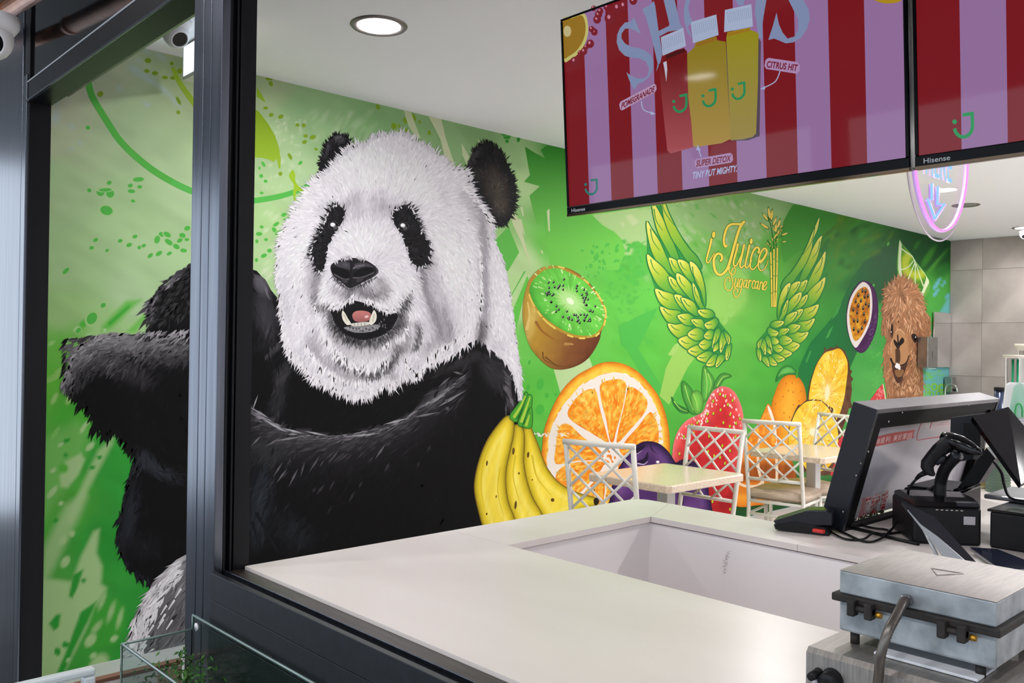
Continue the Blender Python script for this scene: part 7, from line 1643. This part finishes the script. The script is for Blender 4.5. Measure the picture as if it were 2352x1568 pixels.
# inverted printed cup on a tall stack
cx = at_x(2338, 940, 3.85); zc1 = at_x(2338, 878, 3.85).z; zc0 = at_x(2338, 958, 3.85).z
cs = tag(empty('printed_cups', (cx.x, cx.y, CT)), 'tall upturned stack of clear cups with green print at the right edge', 'cups')
kid('top_cup', MB().lathe([(.058, zc0), (.056, zc0+.01), (.047, zc1-.02), (.038, zc1-.003), (.03, zc1)], (cx.x, cx.y, 0), 28), M_CUP, cs)
zz = zc0
while zz > CT+.012:
    kid('cup', MB().lathe([(.0585, zz-.009), (.060, zz-.007), (.0575, zz-.003), (.0565, zz)], (cx.x, cx.y, 0), 24, caps=False), M_CUPW, cs); zz -= .012
pg = MB()
for k in range(3):
    a0 = math.pi+.35+k*.62
    arc = [(cx.x+.0565*math.cos(a0+t*.22), cx.y+.0565*math.sin(a0+t*.22), zc0+.028+.03*math.sqrt(max(0, 1-t*t))) for t in np.linspace(-1, 1, 11)]
    arc = [(arc[0][0], arc[0][1], zc0+.006)]+arc+[(arc[-1][0], arc[-1][1], zc0+.006)]
    pg.tube(arc, .003, 6)
kid('green_print', pg, principled('cup_green', (50, 160, 84), .4), cs, 'green arches printed on the cup')
bl = at_x(2297, 915, 4.0); zb1 = at_x(2297, 889, 4.0).z
bt = tag(empty('tall_tin', (bl.x, bl.y, CT)), 'slim dark tin with a black cap beside the printed cups', 'tin')
kid('body', MB().lathe([(.022, CT), (.022, zb1-.014)], (bl.x, bl.y, 0), 20), principled('blue_grey_tin', (60, 70, 96), .2, .5), bt); kid('cap', MB().lathe([(.0235, zb1-.014), (.0235, zb1), (.02, zb1+.001)], (bl.x, bl.y, 0), 20), M_BK, bt)

# ------------------------------------------------------------------ outside, bottom left: acrylic planter, board, white frame
M_ACR = principled('acrylic', (228, 240, 236), .02, 0, .5, Transmission_Weight=1.0, IOR=1.15)
M_ACRE = principled('acrylic_edge', (150, 172, 166), .15, 0, .5, Transmission_Weight=.3)
tx0, tx1, ty1, tzt = .655, .812, 1.885, .765
tk = tag(empty('acrylic_planter', (.735, 1.4, 0)), 'clear acrylic planter box with green moss in front of the apron', 'planter')
ty0 = .75
for a, b in (((tx0, ty0, .45), (tx0+.006, ty1, tzt)), ((tx1-.006, ty0, .45), (tx1, ty1, tzt+.03)), ((tx0+.006, ty1-.006, .45), (tx1-.006, ty1, tzt)), ((tx0+.006, ty0, .45), (tx1-.006, ty0+.006, tzt)), ((tx0, ty0, .444), (tx1, ty1, .45))):
    kid('acrylic_sheet', MB().box(a, b), M_ACR, tk)
for a, b in (((tx0+.003, ty0, tzt), (tx0+.003, ty1, tzt)), ((tx0, ty1-.003, tzt), (tx1, ty1-.003, tzt)), ((tx1-.003, ty0, tzt+.03), (tx1-.003, ty1, tzt+.03)), ((tx0+.003, ty1-.003, .45), (tx0+.003, ty1-.003, tzt)), ((tx1-.004, ty1-.003, tzt), (tx1-.004, ty1-.003, tzt+.03))):
    kid('polished_edge', MB().tube([a, b], .0028, 6), M_ACRE, tk)
for yy in (1.855, 1.05): kid('fastener', MB().lathe([(.0, 0), (.008, 0), (.009, -.003), (.0, -.005)], (tx1-.006, yy, tzt+.012), 14, 'x'), principled('white_cap', (232, 230, 234), .3), tk)
for a, b in (((tx0+.01, ty0+.01, 0), (tx0+.03, ty0+.03, .444)), ((tx1-.03, ty0+.01, 0), (tx1-.01, ty0+.03, .444)), ((tx0+.01, ty1-.03, 0), (tx0+.03, ty1-.01, .444)), ((tx1-.03, ty1-.03, 0), (tx1-.01, ty1-.01, .444))): kid('stand_leg', MB().box(a, b), M_BK, tk)
ms = MB(); nl = 9000
P = np.column_stack([RNG.uniform(tx0+.015, tx1-.02, nl), RNG.uniform(ty0+.02, ty1-.02, nl), RNG.uniform(.50, .745, nl)])
P[:, 2] = .50+(P[:, 2]-.50)*(.75+.32*vnoise(P[:, 0]*30, P[:, 1]*18))
D = RNG.normal(0, 1, (nl, 3)); D /= np.linalg.norm(D, axis=1)[:, None]; Q = RNG.normal(0, 1, (nl, 3)); Q = np.cross(D, Q); Q /= np.linalg.norm(Q, axis=1)[:, None]
V = np.stack([P-D*.006, P+Q*.0028, P+D*.008, P-Q*.0028], 1).reshape(-1, 3)
ms.raw(V, (np.arange(nl)[:, None]*4+np.arange(4)).tolist())
o = kid('moss', ms, noisy('moss_green', (34, 78, 36), (78, 128, 52), 40, .8), tk, 'green moss filling'); o['kind'] = 'stuff'
# board with brown edge in front of the doorway
yb = 2.02
A_, B_ = at_y(232, 1560, yb), at_y(418, 1515, yb)
zb_ = A_.z
bd = tag(empty('display_board', ((A_.x+B_.x)/2, yb, 0)), 'pale board with a brown top edge standing in the doorway', 'board')
zt_ = (A_.z+B_.z)/2
kid('face', MB().box((A_.x-.05, yb, 0), (B_.x, yb+.02, zt_-.008)), noisy('pale_board', (206, 198, 192), (222, 214, 206), 12, .7), bd); kid('edge', MB().box((A_.x-.05, yb-.001, zt_-.008), (B_.x+.001, yb+.021, zt_)), principled('brown_edge', (122, 84, 66), .6), bd)
kid('tape', MB().box((B_.x-.055, yb-.0012, zt_-.06), (B_.x-.0005, yb-.0004, zt_-.012)), principled('kraft_tape', (184, 150, 128), .6), bd, 'kraft tape patch')
# white tubular stand
yw_ = 1.60
c0, c1 = at_y(30, 1568, yw_), at_y(217, 1529, yw_)
wc = tag(empty('white_tube_stand', (c1.x-.1, yw_, 0)), 'white tubular stand with a rounded corner at the bottom left', 'stand')
M_WT = principled('white_paint', (214, 222, 224), .3)
kid('top_bar', MB().bbox((c0.x-.1, yw_-.010, c1.z-.013), (c1.x, yw_+.010, c1.z), .004), M_WT, wc); kid('leg', MB().bbox((c1.x-.020, yw_-.010, 0), (c1.x, yw_+.010, c1.z-.0135), .004), M_WT, wc); kid('leg', MB().bbox((c0.x-.1, yw_-.010, 0), (c0.x-.08, yw_+.010, c1.z-.0135), .004), M_WT, wc)
# copper pipe and outdoor camera, top left
M_COP = noisy('copper', (150, 92, 60), (176, 116, 78), 20, .35, .8)
pp = tag(empty('copper_pipe', tuple(at_x(20, 30, .74))), 'copper pipe with a joint under the canopy at the top left', 'pipe')
a = at_x(-60, 65, .745); b = at_x(14, 26, .745); c = at_x(170, -75, .745)
kid('pipe', MB().tube([b, c, c+(c-b)*4], .028, 18), M_COP, pp); kid('pipe', MB().tube([a+(a-b)*1.5, a, b], .023, 18), M_COP, pp)
kid('joint_ring', MB().tube([b+(c-b)*.02, b+(c-b)*.06], .031, 18), M_COP, pp)
oc = at_x(-8, 92, .60)
camera_dome((oc.x-.01, oc.y+.02, oc.z+.07), (-.3, -.9, -.5), 'grey outdoor ball camera cut off by the left edge', 1.3)
# scratch and paint chip on the jamb
